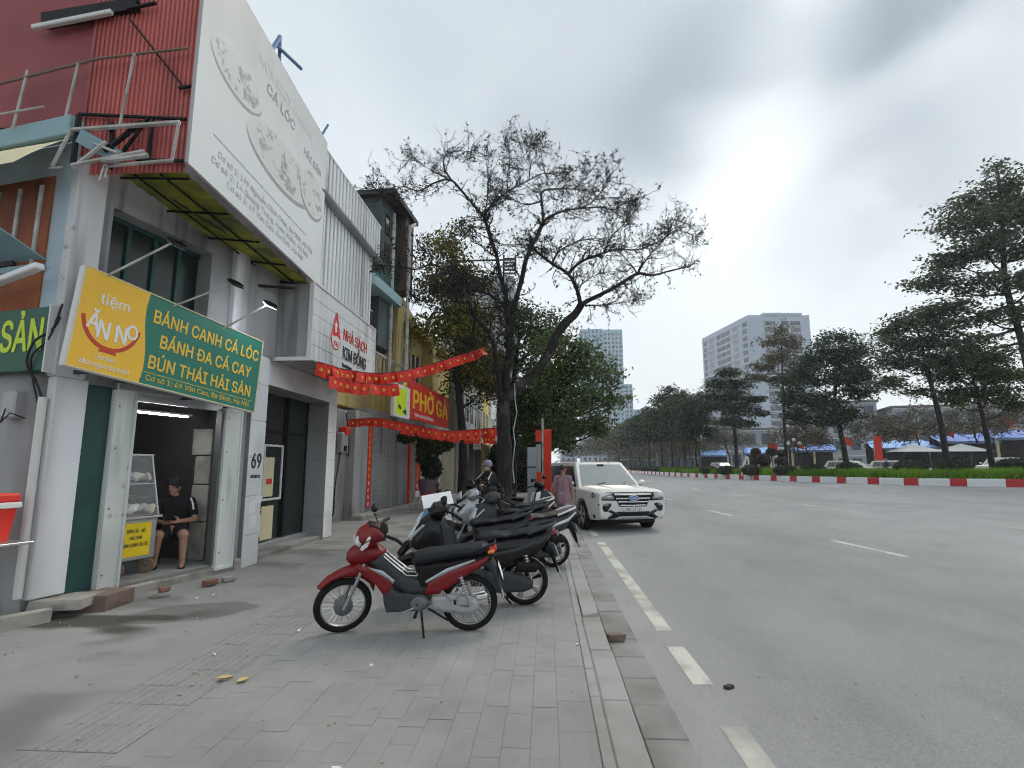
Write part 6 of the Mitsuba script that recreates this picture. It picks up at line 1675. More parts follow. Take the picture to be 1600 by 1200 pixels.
# ---------------------------------------------------------------- trees
BRANCHES = [
    ([(-1.01,12.8,0.03),(-0.98,12.8,0.92),(-0.97,12.8,2.1),(-0.99,12.8,2.85),(-0.97,12.8,3.43)], 0.235, 0.17),
    ([(-0.97,12.8,3.23),(-0.57,12.93,3.63),(0.01,13.11,4.26),(0.42,13.31,5.13),(0.75,13.41,5.45),(0.92,13.47,5.72)], 0.15, 0.115),
    ([(0.92,13.35,5.69),(1.08,13.4,5.81),(1.77,13.59,6.2),(2.42,13.77,6.63),(2.82,13.87,6.62),(3.3,13.99,6.77),(3.84,14.11,6.93)], 0.095, 0.02),
    ([(0.91,13.3,5.67),(0.8,13.14,6.07),(0.59,12.99,6.39),(0.19,12.82,6.61),(-0.31,12.58,6.94)], 0.075, 0.04),
    ([(0.59,13.0,6.39),(0.93,13.2,6.77),(1.5,13.45,7.09),(1.91,13.62,7.25),(2.51,13.86,7.34),(3.14,14.11,7.68),(3.66,14.33,8.04),(4.17,14.53,7.95)], 0.055, 0.012),
    ([(0.19,12.9,6.64),(0.37,12.74,6.88),(0.73,12.55,7.01),(1.03,12.4,7.02),(1.46,12.18,6.83)], 0.04, 0.012),
    ([(2.4,13.7,6.61),(2.28,13.64,6.79),(1.98,13.52,7.1)], 0.035, 0.012),
    ([(2.4,13.7,6.61),(2.73,13.88,7.11),(3.26,14.12,7.77),(3.62,14.33,8.44)], 0.04, 0.012),
    ([(1.03,13.4,5.7),(1.64,13.55,5.75),(2.27,13.71,5.92)], 0.03, 0.01),
    ([(-0.96,12.8,3.43),(-0.83,12.73,4.22),(-0.8,12.67,4.87),(-0.77,12.63,5.24)], 0.14, 0.1),
    ([(-0.78,12.7,5.26),(-0.9,12.79,5.61),(-1.07,12.96,6.28),(-1.2,13.12,6.9),(-1.38,13.28,7.55),(-1.57,13.43,8.18)], 0.075, 0.06),
    ([(-1.56,13.3,8.12),(-2.04,13.42,8.72),(-2.47,13.53,9.28),(-2.96,13.61,9.26),(-3.38,13.69,9.09),(-3.89,13.78,9.28),(-4.3,13.9,9.12),(-4.75,14.0,9.4)], 0.055, 0.010),
    ([(-2.48,13.6,9.31),(-2.67,13.49,9.64),(-2.6,13.39,9.96),(-2.21,13.29,9.97),(-1.91,13.21,9.87)], 0.04, 0.012),
    ([(-1.56,13.3,8.12),(-1.32,13.19,8.4),(-0.87,13.05,8.67),(-0.36,12.89,8.86),(0.02,12.78,8.96),(0.45,12.66,8.81)], 0.045, 0.012),
    ([(-0.93,13.2,8.74),(-0.95,13.31,9.24),(-0.89,13.44,9.8),(-0.96,13.57,10.39)], 0.03, 0.008),
    ([(-0.78,12.7,5.26),(-0.62,12.53,5.79),(-0.46,12.35,6.37),(-0.3,12.21,6.79),(-0.04,12.04,7.24)], 0.085, 0.065),
    ([(-0.04,12.3,7.36),(0.11,12.23,7.52),(0.52,12.1,7.63),(0.87,12.0,7.63),(1.21,11.88,7.78),(1.5,11.72,8.15)], 0.06, 0.01),
    ([(0.0,12.3,7.47),(-0.04,12.41,7.91),(-0.01,12.51,8.34),(0.39,12.62,8.45),(0.82,12.74,8.48),(1.26,12.86,8.46)], 0.05, 0.012),
    ([(-0.03,12.3,7.97),(-0.45,12.18,7.85),(-0.85,12.05,7.98),(-1.1,11.98,7.94)], 0.03, 0.01),
    ([(-1.07,12.9,7.15),(-0.74,12.84,7.12),(-0.37,12.77,7.08)], 0.022, 0.016),
    ([(-0.94,12.8,3.52),(-0.86,12.26,5.09),(-0.99,12.13,5.41),(-1.35,11.98,5.62),(-1.78,11.82,5.67),(-2.2,11.67,5.62),(-2.51,11.55,5.47),(-2.68,11.46,5.27)], 0.07, 0.012),
    ([(-1.85,12.3,5.82),(-2.11,12.1,6.07),(-2.36,11.94,6.2),(-2.58,11.8,6.26),(-2.85,11.65,6.1),(-3.17,11.46,6.07),(-3.49,11.27,6.06)], 0.05, 0.01),
    ([(-1.02,12.8,3.0),(-1.18,12.05,4.48),(-1.34,11.88,4.75),(-1.55,11.71,4.95),(-1.64,11.57,5.18),(-1.8,11.32,5.55),(-2.0,11.12,5.8)], 0.085, 0.04),
    ([(-1.64,12.4,5.14),(-1.68,12.4,4.85),(-1.66,12.4,4.6)], 0.05, 0.03),
    ([(-1.67,12.3,5.22),(-1.97,12.41,5.33),(-2.1,12.53,5.66),(-2.34,12.64,5.93)], 0.03, 0.01),
    ([(-2.6,11.9,6.3),(-2.6,11.9,6.48),(-2.78,11.9,6.63)], 0.02, 0.008),
    ([(-1.03,12.7,5.4),(-1.26,12.78,5.5),(-1.64,12.92,5.55),(-1.89,13.06,5.94)], 0.03, 0.012),
    ([(-1.1,12.6,5.48),(-1.41,12.83,5.97),(-1.82,13.06,6.41),(-2.23,13.24,6.62)], 0.03, 0.012),
    ([(0.86,11.9,7.57),(1.42,12.02,7.62),(1.92,12.14,7.39)], 0.03, 0.01),
    ([(1.2,11.8,7.72),(1.63,11.7,7.71),(2.0,11.62,7.55)], 0.02, 0.008),
    ([(1.51,13.5,7.1),(1.78,13.6,7.61),(2.11,13.69,8.0),(2.36,13.78,8.46)], 0.03, 0.01),
    ([(0.76,12.6,8.4),(1.09,12.7,8.82),(1.32,12.78,9.21)], 0.024, 0.008),
    ([(-0.37,13.1,8.98),(-0.31,12.96,9.37),(-0.03,12.81,9.69)], 0.024, 0.008),
    ([(-1.55,13.2,8.06),(-1.47,13.24,8.49),(-1.45,13.3,9.12),(-1.52,13.36,9.84)], 0.03, 0.009),
    ([(-2.48,13.6,9.31),(-3.1,13.67,9.7),(-3.6,13.72,10.07)], 0.026, 0.008),
    ([(-0.94,13.3,9.23),(-0.55,13.42,9.78),(-0.32,13.5,10.19)], 0.018, 0.008),
    ([(0.81,13.2,6.09),(1.27,12.97,6.34),(1.78,12.76,6.36)], 0.022, 0.008),
    ([(-1.16,12.7,6.74),(-1.57,12.53,7.01),(-1.97,12.36,7.28)], 0.024, 0.008),
]


rb_ = np.random.default_rng(12)
mt_ = thing('bare_tree', 'large nearly bare street tree with dark spreading branches at the pavement edge', 'tree')
tips, twig_src = [], []
for bi, (pts, r0, r1) in enumerate(BRANCHES):
    r0, r1 = (r0 * .84, r1 * .84) if bi in (0, 1, 9) else (r0 * .72, r1 * .72)
    c = catmull(pts, 6)
    c = c + (meshkit.noise(c * 2.3 + bi * 7)[:, None] - .5) * np.array([1, 1, .6]) * min(.10, r0 * .9)
    rad = r0 + (r1 - r0) * np.linspace(0, 1, len(c)) ** .8
    rad = rad * (1 + .18 * (meshkit.noise(c * 5 + 3) - .5))
    if bi == 0:
        rad[:4] += np.array([.07, .04, .02, .01])
    part(mt_, 'trunk' if bi == 0 else 'limb', tube(c, rad, 14 if r0 > .08 else 8), 'm_bark', True)
    L = np.r_[0, np.cumsum(np.linalg.norm(np.diff(c, axis=0), axis=1))]
    if bi in (0, 1, 9):
        continue
    n = int(L[-1] * (15 if r0 < .06 else 7.5))
    for s in rb_.random(n) ** .75 * L[-1]:
        i = min(np.searchsorted(L, s), len(c) - 1)
        if rad[i] < .065:
            d = c[min(i + 1, len(c) - 1)] - c[max(i - 1, 0)]
            twig_src.append((c[i], d / (np.linalg.norm(d) + 1e-9), min(rad[i] * .5, .016), 1.0))
    for _ in range(4):
        twig_src.append((c[-1], (c[-1] - c[-3]) / np.linalg.norm(c[-1] - c[-3]), r1 * .8, .6))


def grow(p, d, L, r, rng, n=5, up=.12, wob=.36):
    pts = [p]
    d = d.copy()
    for k in range(n):
        d = d + rng.normal(size=3) * wob + np.array([0, 0, up * .3])
        d /= np.linalg.norm(d)
        pts.append(pts[-1] + d * L / n)
    return np.array(pts), d


tw, leaf_c, leaf_d = [], [], []
for p, d, r, s in twig_src:
    side = rb_.normal(size=3)
    side -= d * (side @ d)
    side /= np.linalg.norm(side)
    dd = d * .55 + side * .8 + np.array([0, 0, .10])
    q, e = grow(p, dd / np.linalg.norm(dd), s * (.28 + .58 * rb_.random()), r, rb_)
    tw.append(tube(q, np.linspace(max(r, .009), .005, len(q)), 4, False))
    for _ in range(rb_.integers(2, 5)):
        i = rb_.integers(1, len(q))
        d2 = e * .5 + rb_.normal(size=3) * .7 + np.array([0, 0, .15])
        q2, e2 = grow(q[i], d2 / np.linalg.norm(d2), (.14 + .28 * rb_.random()), .004, rb_, 4)
        tw.append(tube(q2, np.linspace(.0058, .0036, len(q2)), 3, False))
        if rb_.random() < .8:
            for _k in range(rb_.integers(1, 7)):
                leaf_c.append(q2[rb_.integers(1, len(q2))] + rb_.normal(size=3) * .05)
                leaf_d.append(rb_.normal(size=3) * [1, 1, .7])
        if rb_.random() < .3:
            leaf_c.append(q2[2] + rb_.normal(size=3) * .03)
            leaf_d.append(rb_.normal(size=3))
part(mt_, 'twigs', cat(*tw), 'm_twig', kind='stuff')


def leaves(c, L, rng, flat=.5, asp=.45, c0=(.03, .05, .015), c1=(.08, .11, .03), tone=None):
    """Leaf quads at the centres c: length L, colour between c0 and c1."""
    n = len(c)
    a = rng.normal(size=(n, 3)) * [1, 1, flat]
    a /= np.linalg.norm(a, axis=1, keepdims=True)
    b = np.cross(a, rng.normal(size=(n, 3)) * [flat, flat, 1])
    b /= np.linalg.norm(b, axis=1, keepdims=True) + 1e-9
    l = L * (.7 + .8 * rng.random(n))[:, None]
    V = np.stack([c - a * l / 2, c + b * l * asp / 2, c + a * l / 2, c - b * l * asp / 2], 1).reshape(-1, 3)
    i = np.arange(n)[:, None] * 4
    F = np.vstack([i + [[0, 1, 2]], i + [[0, 2, 3]]])
    t = np.clip(.5 + .3 * rng.normal(size=n) if tone is None else tone + .18 * rng.normal(size=n), 0, 1)[:, None]
    col = np.array(c0) * (1 - t) + np.array(c1) * t
    return V, F, np.repeat(col, 4, 0)


lv = leaves(np.array(leaf_c), .062, rb_, .8, .6, (.018, .018, .028), (.05, .055, .04))
part(mt_, 'leaves', (lv[0], lv[1]), 'm_leaf', kind='stuff', color=lv[2])
tag(solo('hanging_cable', tube([(-.72, 12.6, 3.6), (-.70, 12.5, 3.2), (-.66, 12.5, 2.9), (-.74, 12.5, 2.5), (-.70, 12.48, 2.2), (-.76, 12.52, 1.7), (-.72, 12.5, 1.3)], .012, 6), 'm_pole_pale', True), 'thin pale cable hanging beside the bare tree trunk', 'cable')


def tree(name, label, group, trunk, r0, blobs, n, L, seed, c0, c1, flat=.45, subs=14, limbs=True, cat_='tree', bark='m_bark_far'):
    """trunk: points; blobs: (x, y, z, rx, ry, rz[, share])."""
    rng = np.random.default_rng(seed)
    t = thing(name, label, cat_, group)
    c = catmull(trunk, 5)
    r0 = r0 * (.72 if name in ('median_tree', 'far_tree') else 1)
    part(t, 'trunk', tube(c, r0 * (1 - .72 * np.linspace(0, 1, len(c))), 10), bark, True)
    C, tone = [], []
    lim = []
    w = np.array([b[3] * b[4] * (b[6] if len(b) > 6 else 1) for b in blobs])
    w = w / w.sum()
    for b, f in zip(blobs, w):
        o, R = np.array(b[:3]), np.array(b[3:6])
        u = rng.normal(size=(subs, 3))
        u /= np.linalg.norm(u, axis=1, keepdims=True)
        sc = o + u * R * (rng.random((subs, 1)) ** .45) * (.75 + .5 * rng.random((subs, 1)))
        k = rng.integers(0, subs, int(n * f * 1.1))
        g_ = rng.normal(size=(len(k), 3)) * np.minimum(R * .30, np.array([.55, .55, .22]) * max(1, L / .2) * .9)
        C.append(sc[k] + g_)
        st = rng.random(subs)
        tone.append(.25 + .5 * st[k])
        if limbs:
            i = int(np.argmin(np.linalg.norm(c - o + np.array([0, 0, R[2] + .5]), axis=1) + 3 * (np.arange(len(c)) < len(c) * .35)))
            p = c[i]
            mid = (p + o) / 2 + np.array([0, 0, -.12 * np.linalg.norm(o - p)])
            lim.append(tube(catmull([p, mid, o + [0, 0, R[2] * .2]], 4), np.linspace(r0 * .30, r0 * .08, 9), 6, False))
            for q in sc[:5]:
                lim.append(tube(np.array([o, (o + q) / 2 + [0, 0, -.1], q]), [r0 * .09, r0 * .07, r0 * .03], 4, False))
    if lim:
        part(t, 'limbs', cat(*lim), bark, True, kind='stuff')
    C = np.vstack(C)
    V, F, col = leaves(C, L, rng, flat, .5, c0, c1, np.concatenate(tone))
    part(t, 'crown', (V, F), 'm_leaf', kind='stuff', color=col)
    return t


G0, G1 = (.055, .07, .055), (.15, .185, .12)
def blob(x, y, z, rx, rz=None, ry=None, s=1.0):
    return (x, y, z, rx, ry or rx * .9, (rz or rx * .38) * 1.25, s)


# leafy trees along the left pavement
tree('leafy_tree', 'yellowish green leafy tree crowding the dark blue house behind the bare tree', None, [(-3.3, 21.5, .1), (-3.25, 21.4, 2.5), (-3.5, 21.5, 5), (-3.6, 21.5, 8), (-3.7, 21.4, 10)], .20,
     [blob(-3.8, 21.3, 10.6, 1.1, .9), blob(-3.3, 21.2, 9.2, 1.3, 1.0), blob(-4.2, 20.6, 8.6, 1.1, .9), blob(-3.0, 21.4, 7.8, 1.3, .9), blob(-3.8, 20.6, 6.8, 1.4, .9), blob(-2.7, 21.2, 6.2, 1.2, .8), blob(-3.2, 22.4, 5.6, 1.2, .7), blob(-2.3, 21.6, 5.0, .9, .5)], 11500, .15, 31, (.05, .055, .022), (.19, .18, .05), .8)
tree('leafy_tree', 'bright green feathery tree at the kerb to the right of the bare tree trunk', None, [(.05, 21.5, .1), (.0, 21.4, 1.8), (.25, 21.5, 3.4), (.8, 21.6, 5.2), (1.2, 21.6, 6.6)], .20,
     [blob(.8, 21.4, 6.6, .8, .4), blob(.2, 21.3, 6.4, 1.0, .5), blob(1.7, 21.3, 6.0, 1.0, .45), blob(1.2, 21.0, 5.6, 1.2, .55), blob(2.2, 21.2, 5.1, .9, .45), blob(.3, 21.0, 4.8, 1.0, .5), blob(1.7, 20.9, 4.3, .9, .4), blob(.8, 20.8, 3.6, 1.0, .4), blob(1.8, 21.0, 3.3, .8, .3), blob(2.5, 21.0, 4.1, .7, .3), blob(2.0, 20.8, 2.9, .5, .2), blob(.3, 20.8, 2.9, .7, .35)], 7000, .15, 32, (.06, .085, .04), (.14, .195, .075), .6)
tree('leafy_tree', 'dark dense leafy tree hiding the shophouse row behind the bare trunk', None, [(-1.6, 25.5, .1), (-1.5, 25.5, 3), (-1.5, 25.6, 5.5), (-1.2, 25.5, 8)], .24,
     [blob(-1.6, 25.4, 8.4, 1.5, .8), blob(-.2, 25.5, 8.0, 1.6, .8), blob(-2.6, 25.3, 6.8, 1.5, .8), blob(-.6, 25.2, 6.4, 1.6, .8), blob(.6, 25.3, 5.6, 1.3, .6), blob(-2.0, 25.0, 5.2, 1.5, .7), blob(-.5, 25, 4.6, 1.3, .6), blob(-1.6, 25, 3.9, 1.2, .5), blob(.4, 25, 3.4, 1.0, .5)], 15000, .15, 33, (.025, .035, .022), (.08, .11, .045), .7)
tree('leafy_tree', 'shaggy dark green tree at the kerb behind the red street banner', None, [(.15, 29, .1), (.1, 29, 2.4), (.3, 29, 4.5), (.6, 29, 6)], .22,
     [blob(.4, 29, 6.2, 1.5, .7), blob(-.6, 28.8, 5.2, 1.3, .6), blob(1.4, 28.8, 5.0, 1.2, .6), blob(.2, 28.5, 4.0, 1.4, .6), blob(1.5, 28.6, 3.6, 1.0, .4), blob(-.8, 28.5, 3.0, 1.0, .5), blob(.9, 28.5, 2.8, .9, .4)], 10000, .17, 34, (.03, .045, .024), (.10, .14, .05), .6)
for k, (yy_, h_) in enumerate(((38, 6.4), (50, 6.5), (64, 7), (82, 7), (105, 7.5), (135, 8), (175, 8))):
    tree('street_tree', ('street tree at the kerb in the middle distance beyond the white car', 'second street tree at the kerb beyond the white car', 'third street tree at the kerb beyond the white car', 'hazy street tree far along the left kerb', 'faint hazy street tree farther along the left kerb', 'very faint street tree far down the left kerb', 'faintest street tree at the end of the left kerb')[k], 'street trees along the left kerb',
         [(-.5, yy_, .1), (-.45, yy_, 2.4), (-.3, yy_, h_ * .75)], .2, [blob(-.5, yy_, h_ - .6, 1.4, .8), blob(-1.4, yy_, h_ - 1.6, 1.5, .8), blob(.3, yy_, h_ - 1.7, 1.2, .7), blob(-.6, yy_ - .8, h_ - 2.8, 1.6, .7)], 2400, .30, 60 + k, (.02, .03, .015), (.07, .10, .03), .6)

# trees on the planted median
GM = 'layered trees on the planted median'
tree('median_tree', 'tallest layered dark tree reaching high into the sky at the right edge', GM, [(31.6, 36, .6), (30.9, 36, 5), (30.5, 36, 9.5), (30.0, 36, 13.5), (30.3, 36, 17), (30.5, 36, 20.8)], .40,
     [blob(30.5, 36, 21.6, .8, .3, s=.7), blob(30.6, 36, 20.0, 2.2, .55), blob(28.3, 36, 18.9, 1.5, .45), blob(31.5, 36, 18.7, 2.6, .6), blob(27.6, 35.5, 17.4, 2.2, .6), blob(30.2, 35.5, 17.0, 2.6, .6), blob(28.9, 36, 15.6, 2.8, .6), blob(32.3, 36, 15.8, 2.4, .6), blob(26.6, 36, 15.0, 1.6, .4), blob(25.9, 36, 13.6, 1.9, .38), blob(28.6, 35.4, 13.3, 2.4, .5, s=.7), blob(26.0, 36, 11.9, 2.1, .36), blob(28.3, 36, 11.2, 2.2, .38, s=.7), blob(25.3, 36, 10.6, 1.5, .28, s=.7), blob(27.3, 36, 9.6, 1.7, .3, s=.6), blob(31.5, 36, 11.5, 1.8, .5), blob(30.0, 35, 8.7, 1.2, .6, s=.6), blob(31.8, 36, 13.6, 1.8, .45)], 17000, .27, 41, G0, G1, .35)
tree('median_tree', 'leaning dark tree with a broad flat crown left of the tallest median tree', GM, [(27.9, 40, .6), (27.7, 40, 4.7), (27.35, 40, 7.6), (27.0, 40, 10.4), (26.8, 40, 11.6)], .30,
     [blob(26.8, 40, 12.0, 1.9, .4), blob(25.4, 40, 11.4, 1.4, .32), blob(25.6, 40, 10.2, 1.9, .5), blob(28.0, 40, 10.6, 1.7, .42), blob(24.6, 40, 9.0, 1.4, .5), blob(26.6, 39.5, 8.9, 1.7, .5), blob(28.6, 40, 8.9, 1.6, .42), blob(24.5, 40, 7.6, 1.2, .45), blob(26.3, 40, 7.0, 1.2, .4, s=.7)], 9000, .25, 42, G0, G1, .4)
tree('median_tree', 'olive green bushy tree on the median below the tallest tree', GM, [(32.4, 42, .6), (32.2, 42, 4), (32.0, 42, 6.2), (31.7, 42, 8.6)], .30,
     [blob(31.6, 42, 10.2, 1.6, .7), blob(33.4, 42, 9.6, 1.7, .7), blob(30.2, 42, 8.6, 1.7, .7), blob(32.2, 41.5, 8.3, 1.9, .7), blob(34.6, 42, 8.2, 1.6, .6), blob(30.4, 42, 7.0, 1.4, .5), blob(32.4, 41.5, 6.8, 1.6, .5), blob(34.4, 42, 6.4, 1.5, .5), blob(29.4, 41, 6.3, 1.0, .35, s=.6)], 11000, .24, 43, (.04, .055, .025), (.11, .145, .055), .6)
tree('median_tree', 'big dense dark tree standing on the median right of the pale apartment tower', GM, [(25.4, 48, .6), (25.1, 48, 4), (24.8, 48, 7), (25.2, 48, 11)], .36,
     [blob(25.6, 48, 12.4, 1.5, .7), blob(27.0, 48, 11.6, 1.4, .6), blob(23.6, 48, 11.0, 1.7, .8), blob(25.4, 47.5, 10.6, 1.9, .8), blob(27.3, 48, 9.8, 1.4, .6), blob(22.4, 48, 9.4, 1.9, .9), blob(24.6, 47, 8.8, 2.1, .9), blob(26.8, 48, 8.0, 1.6, .6), blob(21.2, 48, 7.6, 1.5, .8), blob(23.3, 47, 7.0, 2.0, .8), blob(21.3, 48, 5.9, 1.3, .6), blob(24.2, 47, 5.6, 1.6, .6), blob(26.2, 48, 6.0, 1.3, .4)], 17000, .25, 44, (.026, .045, .034), (.07, .11, .065), .6)
tree('median_tree', 'tall sparse brownish tree in front of the pale apartment tower', GM, [(27.2, 64, .6), (27.3, 64, 8), (27.5, 64, 13), (27.7, 64, 17.6)], .28,
     [blob(27.7, 64, 17.4, 1.2, .8), blob(26.6, 64, 16.0, 1.5, .7), blob(28.7, 64, 15.6, 1.5, .7), blob(27.6, 64, 14.4, 2.0, .7), blob(25.4, 64, 13.2, 1.6, .5), blob(29.6, 64, 13.0, 1.4, .5), blob(24.6, 64, 11.8, 1.5, .4), blob(26.6, 64, 11.6, 1.5, .4), blob(28.6, 64, 11.4, 1.4, .4)], 4200, .30, 45, (.08, .075, .055), (.16, .145, .10), .6)
tree('median_tree', 'umbrella shaped layered tree on the median below the pale apartment tower', GM, [(21.0, 62, .6), (21.0, 62, 5), (20.8, 62, 9), (20.8, 62, 11.6)], .32,
     [blob(20.8, 62, 12.0, 1.4, .5), blob(19.4, 62, 10.8, 1.5, .5), blob(21.9, 62, 10.6, 1.6, .45), blob(18.3, 62, 9.5, 1.3, .5), blob(20.4, 61.5, 9.4, 1.8, .5), blob(23.0, 62, 9.0, 1.5, .4), blob(19.2, 61, 8.1, 1.7, .5), blob(21.8, 61.5, 7.8, 1.9, .6), blob(23.8, 62, 7.4, 1.0, .4), blob(20.4, 61, 6.6, 1.6, .5), blob(22.6, 62, 6.3, 1.3, .4)], 9000, .30, 46, (.026, .04, .030), (.07, .105, .062), .4)
names = ('dark layered tree at the near end of the receding median row', 'second dark tree of the receding median row', 'conical topped tree of the receding median row', 'fourth tree of the receding median row', 'fifth tree of the receding median row with drooping side', 'sixth tree of the receding median row', 'hazy seventh tree of the median row', 'hazy eighth tree of the median row', 'brownish hazy ninth tree of the median row', 'faint tenth tree of the median row', 'faint eleventh tree of the median row', 'very faint twelfth tree of the median row', 'last pale tree of the median row')
for k, (x, y, zt, w) in enumerate(((19.2, 72, 11.0, 2.5), (19.8, 80, 12.5, 2.6), (19.8, 88, 14.6, 3.1), (19.9, 96, 12.4, 2.8), (20.0, 108, 13.2, 3.4), (20.5, 122, 12.5, 3.6), (21.2, 140, 13.3, 4.0), (21.1, 160, 13.1, 4.5), (21.2, 190, 13.7, 5.5), (20.9, 230, 14.1, 6.5), (20.6, 280, 14.3, 8), (20.3, 340, 14.2, 10), (20.3, 420, 13.8, 12))):
    r_ = np.random.default_rng(80 + k)
    bl = [blob(x, y, zt - .8, w * .45, .6)]
    for z, q in ((.82, .7), (.68, .9), (.55, 1.0)):
        for j in range(3):
            bl.append(blob(x + w * q * (j - 1) * .62 + r_.normal() * .2, y + r_.normal() * .6, zt * z + r_.normal() * .25, w * .58, .8, w * .8))
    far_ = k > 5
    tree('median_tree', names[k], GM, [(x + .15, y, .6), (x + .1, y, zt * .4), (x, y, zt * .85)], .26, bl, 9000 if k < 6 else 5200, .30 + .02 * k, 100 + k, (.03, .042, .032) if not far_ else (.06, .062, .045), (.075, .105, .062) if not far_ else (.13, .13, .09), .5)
# pale thin trees on the far side
GF = 'thin brownish trees beyond the median'
for k, (x, y, h, w) in enumerate(((36.5, 62, 7.4, 3.0), (40.5, 62, 8.0, 3.2), (45, 60, 8.4, 3.2), (33, 74, 7.6, 3.0), (28.5, 88, 8, 3.4), (24.5, 104, 8, 3.6), (49, 58, 8.6, 3.4), (30.5, 66, 6.6, 2.4), (23.8, 92, 7, 3))):
    bl = [blob(x + dx * w, y + dy, h * z, w * .5, .7) for dx, dy, z in ((0, 0, .92), (-.55, .3, .80), (.55, -.3, .80), (-.2, -.8, .72), (.3, .6, .70), (-.8, .2, .66), (.8, 0, .66))]
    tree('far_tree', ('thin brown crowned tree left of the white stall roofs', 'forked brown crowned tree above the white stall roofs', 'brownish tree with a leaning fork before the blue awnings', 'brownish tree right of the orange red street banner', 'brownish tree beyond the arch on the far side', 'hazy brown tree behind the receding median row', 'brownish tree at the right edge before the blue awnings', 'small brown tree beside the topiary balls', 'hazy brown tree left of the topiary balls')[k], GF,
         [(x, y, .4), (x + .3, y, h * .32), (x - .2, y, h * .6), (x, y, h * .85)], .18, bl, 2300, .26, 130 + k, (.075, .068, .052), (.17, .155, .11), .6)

for k in range(10):
    x, y = 26.5 + 1.2 * (k % 3) + .02 * k * k, 98 + 16 * k
    bl = [blob(x + dx, y + dy, 8.5 * z, 2.6, 1.0, 3.0) for dx, dy, z in ((0, 0, .92), (-2.6, 1, .72), (2.6, -1, .74), (-1, 3, .5), (1.6, -3, .52))]
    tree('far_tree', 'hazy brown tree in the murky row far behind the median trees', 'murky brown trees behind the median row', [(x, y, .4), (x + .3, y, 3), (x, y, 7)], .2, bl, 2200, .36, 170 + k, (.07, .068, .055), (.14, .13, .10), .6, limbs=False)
# ---------------------------------------------------------------- planted median: bushes, topiary, arch, lamps
rh = np.random.default_rng(17)


def bush(name, label, cat_, group, c, R, n=1500, L=.09, c0=(.016, .03, .014), c1=(.05, .085, .03), stem=True):
    t = thing(name, label, cat_, group)
    u = rh.normal(size=(n, 3))
    u /= np.linalg.norm(u, axis=1, keepdims=True)
    p = np.array(c) + u * np.array(R) * (.86 + .16 * rh.random((n, 1)))
    p = p[p[:, 2] > c[2] - R[2] * .92]
    core = sph(c, tuple(q * .88 for q in R), 24)
    part(t, 'core', core, 'm_leaf_core', True)
    V, F, col = leaves(p, L, rh, .8, .6, c0, c1, .25 + .5 * meshkit.noise(p * 3))
    part(t, 'leaves', (V, F), 'm_leaf', kind='stuff', color=col)
    if stem:
        part(t, 'stem', tube([(c[0], c[1], c[2] - R[2] - .5), (c[0], c[1], c[2])], .06, 8), 'm_bark_far')
    return t


mat('m_leaf_core', (.012, .02, .010), .9)
for k, (x, y, r, h) in enumerate(((-1.5, 32.5, 1.0, 1.5), (-2.6, 35, 1.2, 1.7), (-.9, 37, .9, 1.4), (-2.0, 41, 1.4, 1.8))):
    bush('shrub', ('dark shrub at the kerb behind the grey blue cabinet', 'large dark shrub before the shophouses behind the bare trunk', 'dark shrub beyond the red street banner', 'farthest dark shrub on the left pavement')[k], 'shrub', None, (x, y, h * .95 + .1), (r, r, h), 2600, .16, (.016, .026, .014), (.06, .085, .035))
GB2 = 'clipped round bushes along the median'
for k, (x, y, z, rx, rz) in enumerate(((25.4, 40, 1.55, 1.1, .60), (28.6, 40.3, 1.60, 1.0, .62), (32.6, 40.5, 1.60, 1.2, .62), (23.9, 45, 1.42, 1.0, .52), (21.9, 46.5, 1.35, .95, .46), (20.2, 48, 1.30, .95, .46), (18.9, 52, 1.25, .9, .5), (18.3, 57, 1.2, 1.0, .5), (17.9, 62, 1.15, 1.0, .5))):
    bush('round_bush', ('clipped round bush in front of the white stall roofs', 'clipped round bush between the two thick median trunks', 'clipped round bush before the white car at the right edge', 'clipped round bush in front of the parked white hatchback', 'clipped bush left of the leaning median trunk', 'clipped bush right of the garden lamp post', 'clipped bush right of the white arch', 'clipped bush before the white arch', 'clipped bush left of the white arch')[k], 'bush', GB2, (x, y, z), (rx, rx * .9, rz), 1500, .10)
for k in range(10):
    y = 66 + k * 5
    x = med_at(y) + 2.2
    bush('low_hedge', 'low dark hedge block in the row beyond the grass far along the median', 'hedge', 'low hedge blocks far along the median', (x, y, 1.05), (1.2, 2.2, .45), 500, .14, stem=False)
for k, (x, y, z, r) in enumerate(((20.1, 55, 1.9, .55), (20.5, 55, 3.0, .5), (21.4, 55.5, 2.2, .75), (22.4, 56, 3.0, .55), (23.2, 56, 2.1, .6), (23.8, 57, 2.9, .5))):
    bush('topiary_ball', ('dark red topiary ball lowest beside the white arch', 'dark topiary ball high behind the white arch', 'largest dark red topiary ball right of the arch', 'upper topiary ball in the middle of the cluster', 'lower topiary ball at the right of the cluster', 'topiary ball at the far right of the cluster')[k], 'topiary', 'topiary balls on stems behind the grass', (x, y, z), (r, r, r * .8), 600, .10, (.03, .018, .016), (.075, .05, .035))
ar = thing('white_arch', 'white garden arch frame on the median grass', 'arch')
for o in (-.9, .9):
    pts = [(18.7 + .35 * o, 53.2, .7), (18.85 + .28 * o, 53.2, 1.6), (19.0 + .1 * o, 53.2, 2.35), (19.0, 53.2, 2.5)]
    part(ar, 'leg', tube(catmull(pts, 4), .075, 8), 'm_white', True)
part(ar, 'crossbar', tube([(18.45, 53.2, 1.5), (19.3, 53.2, 1.5)], .05, 8), 'm_white')
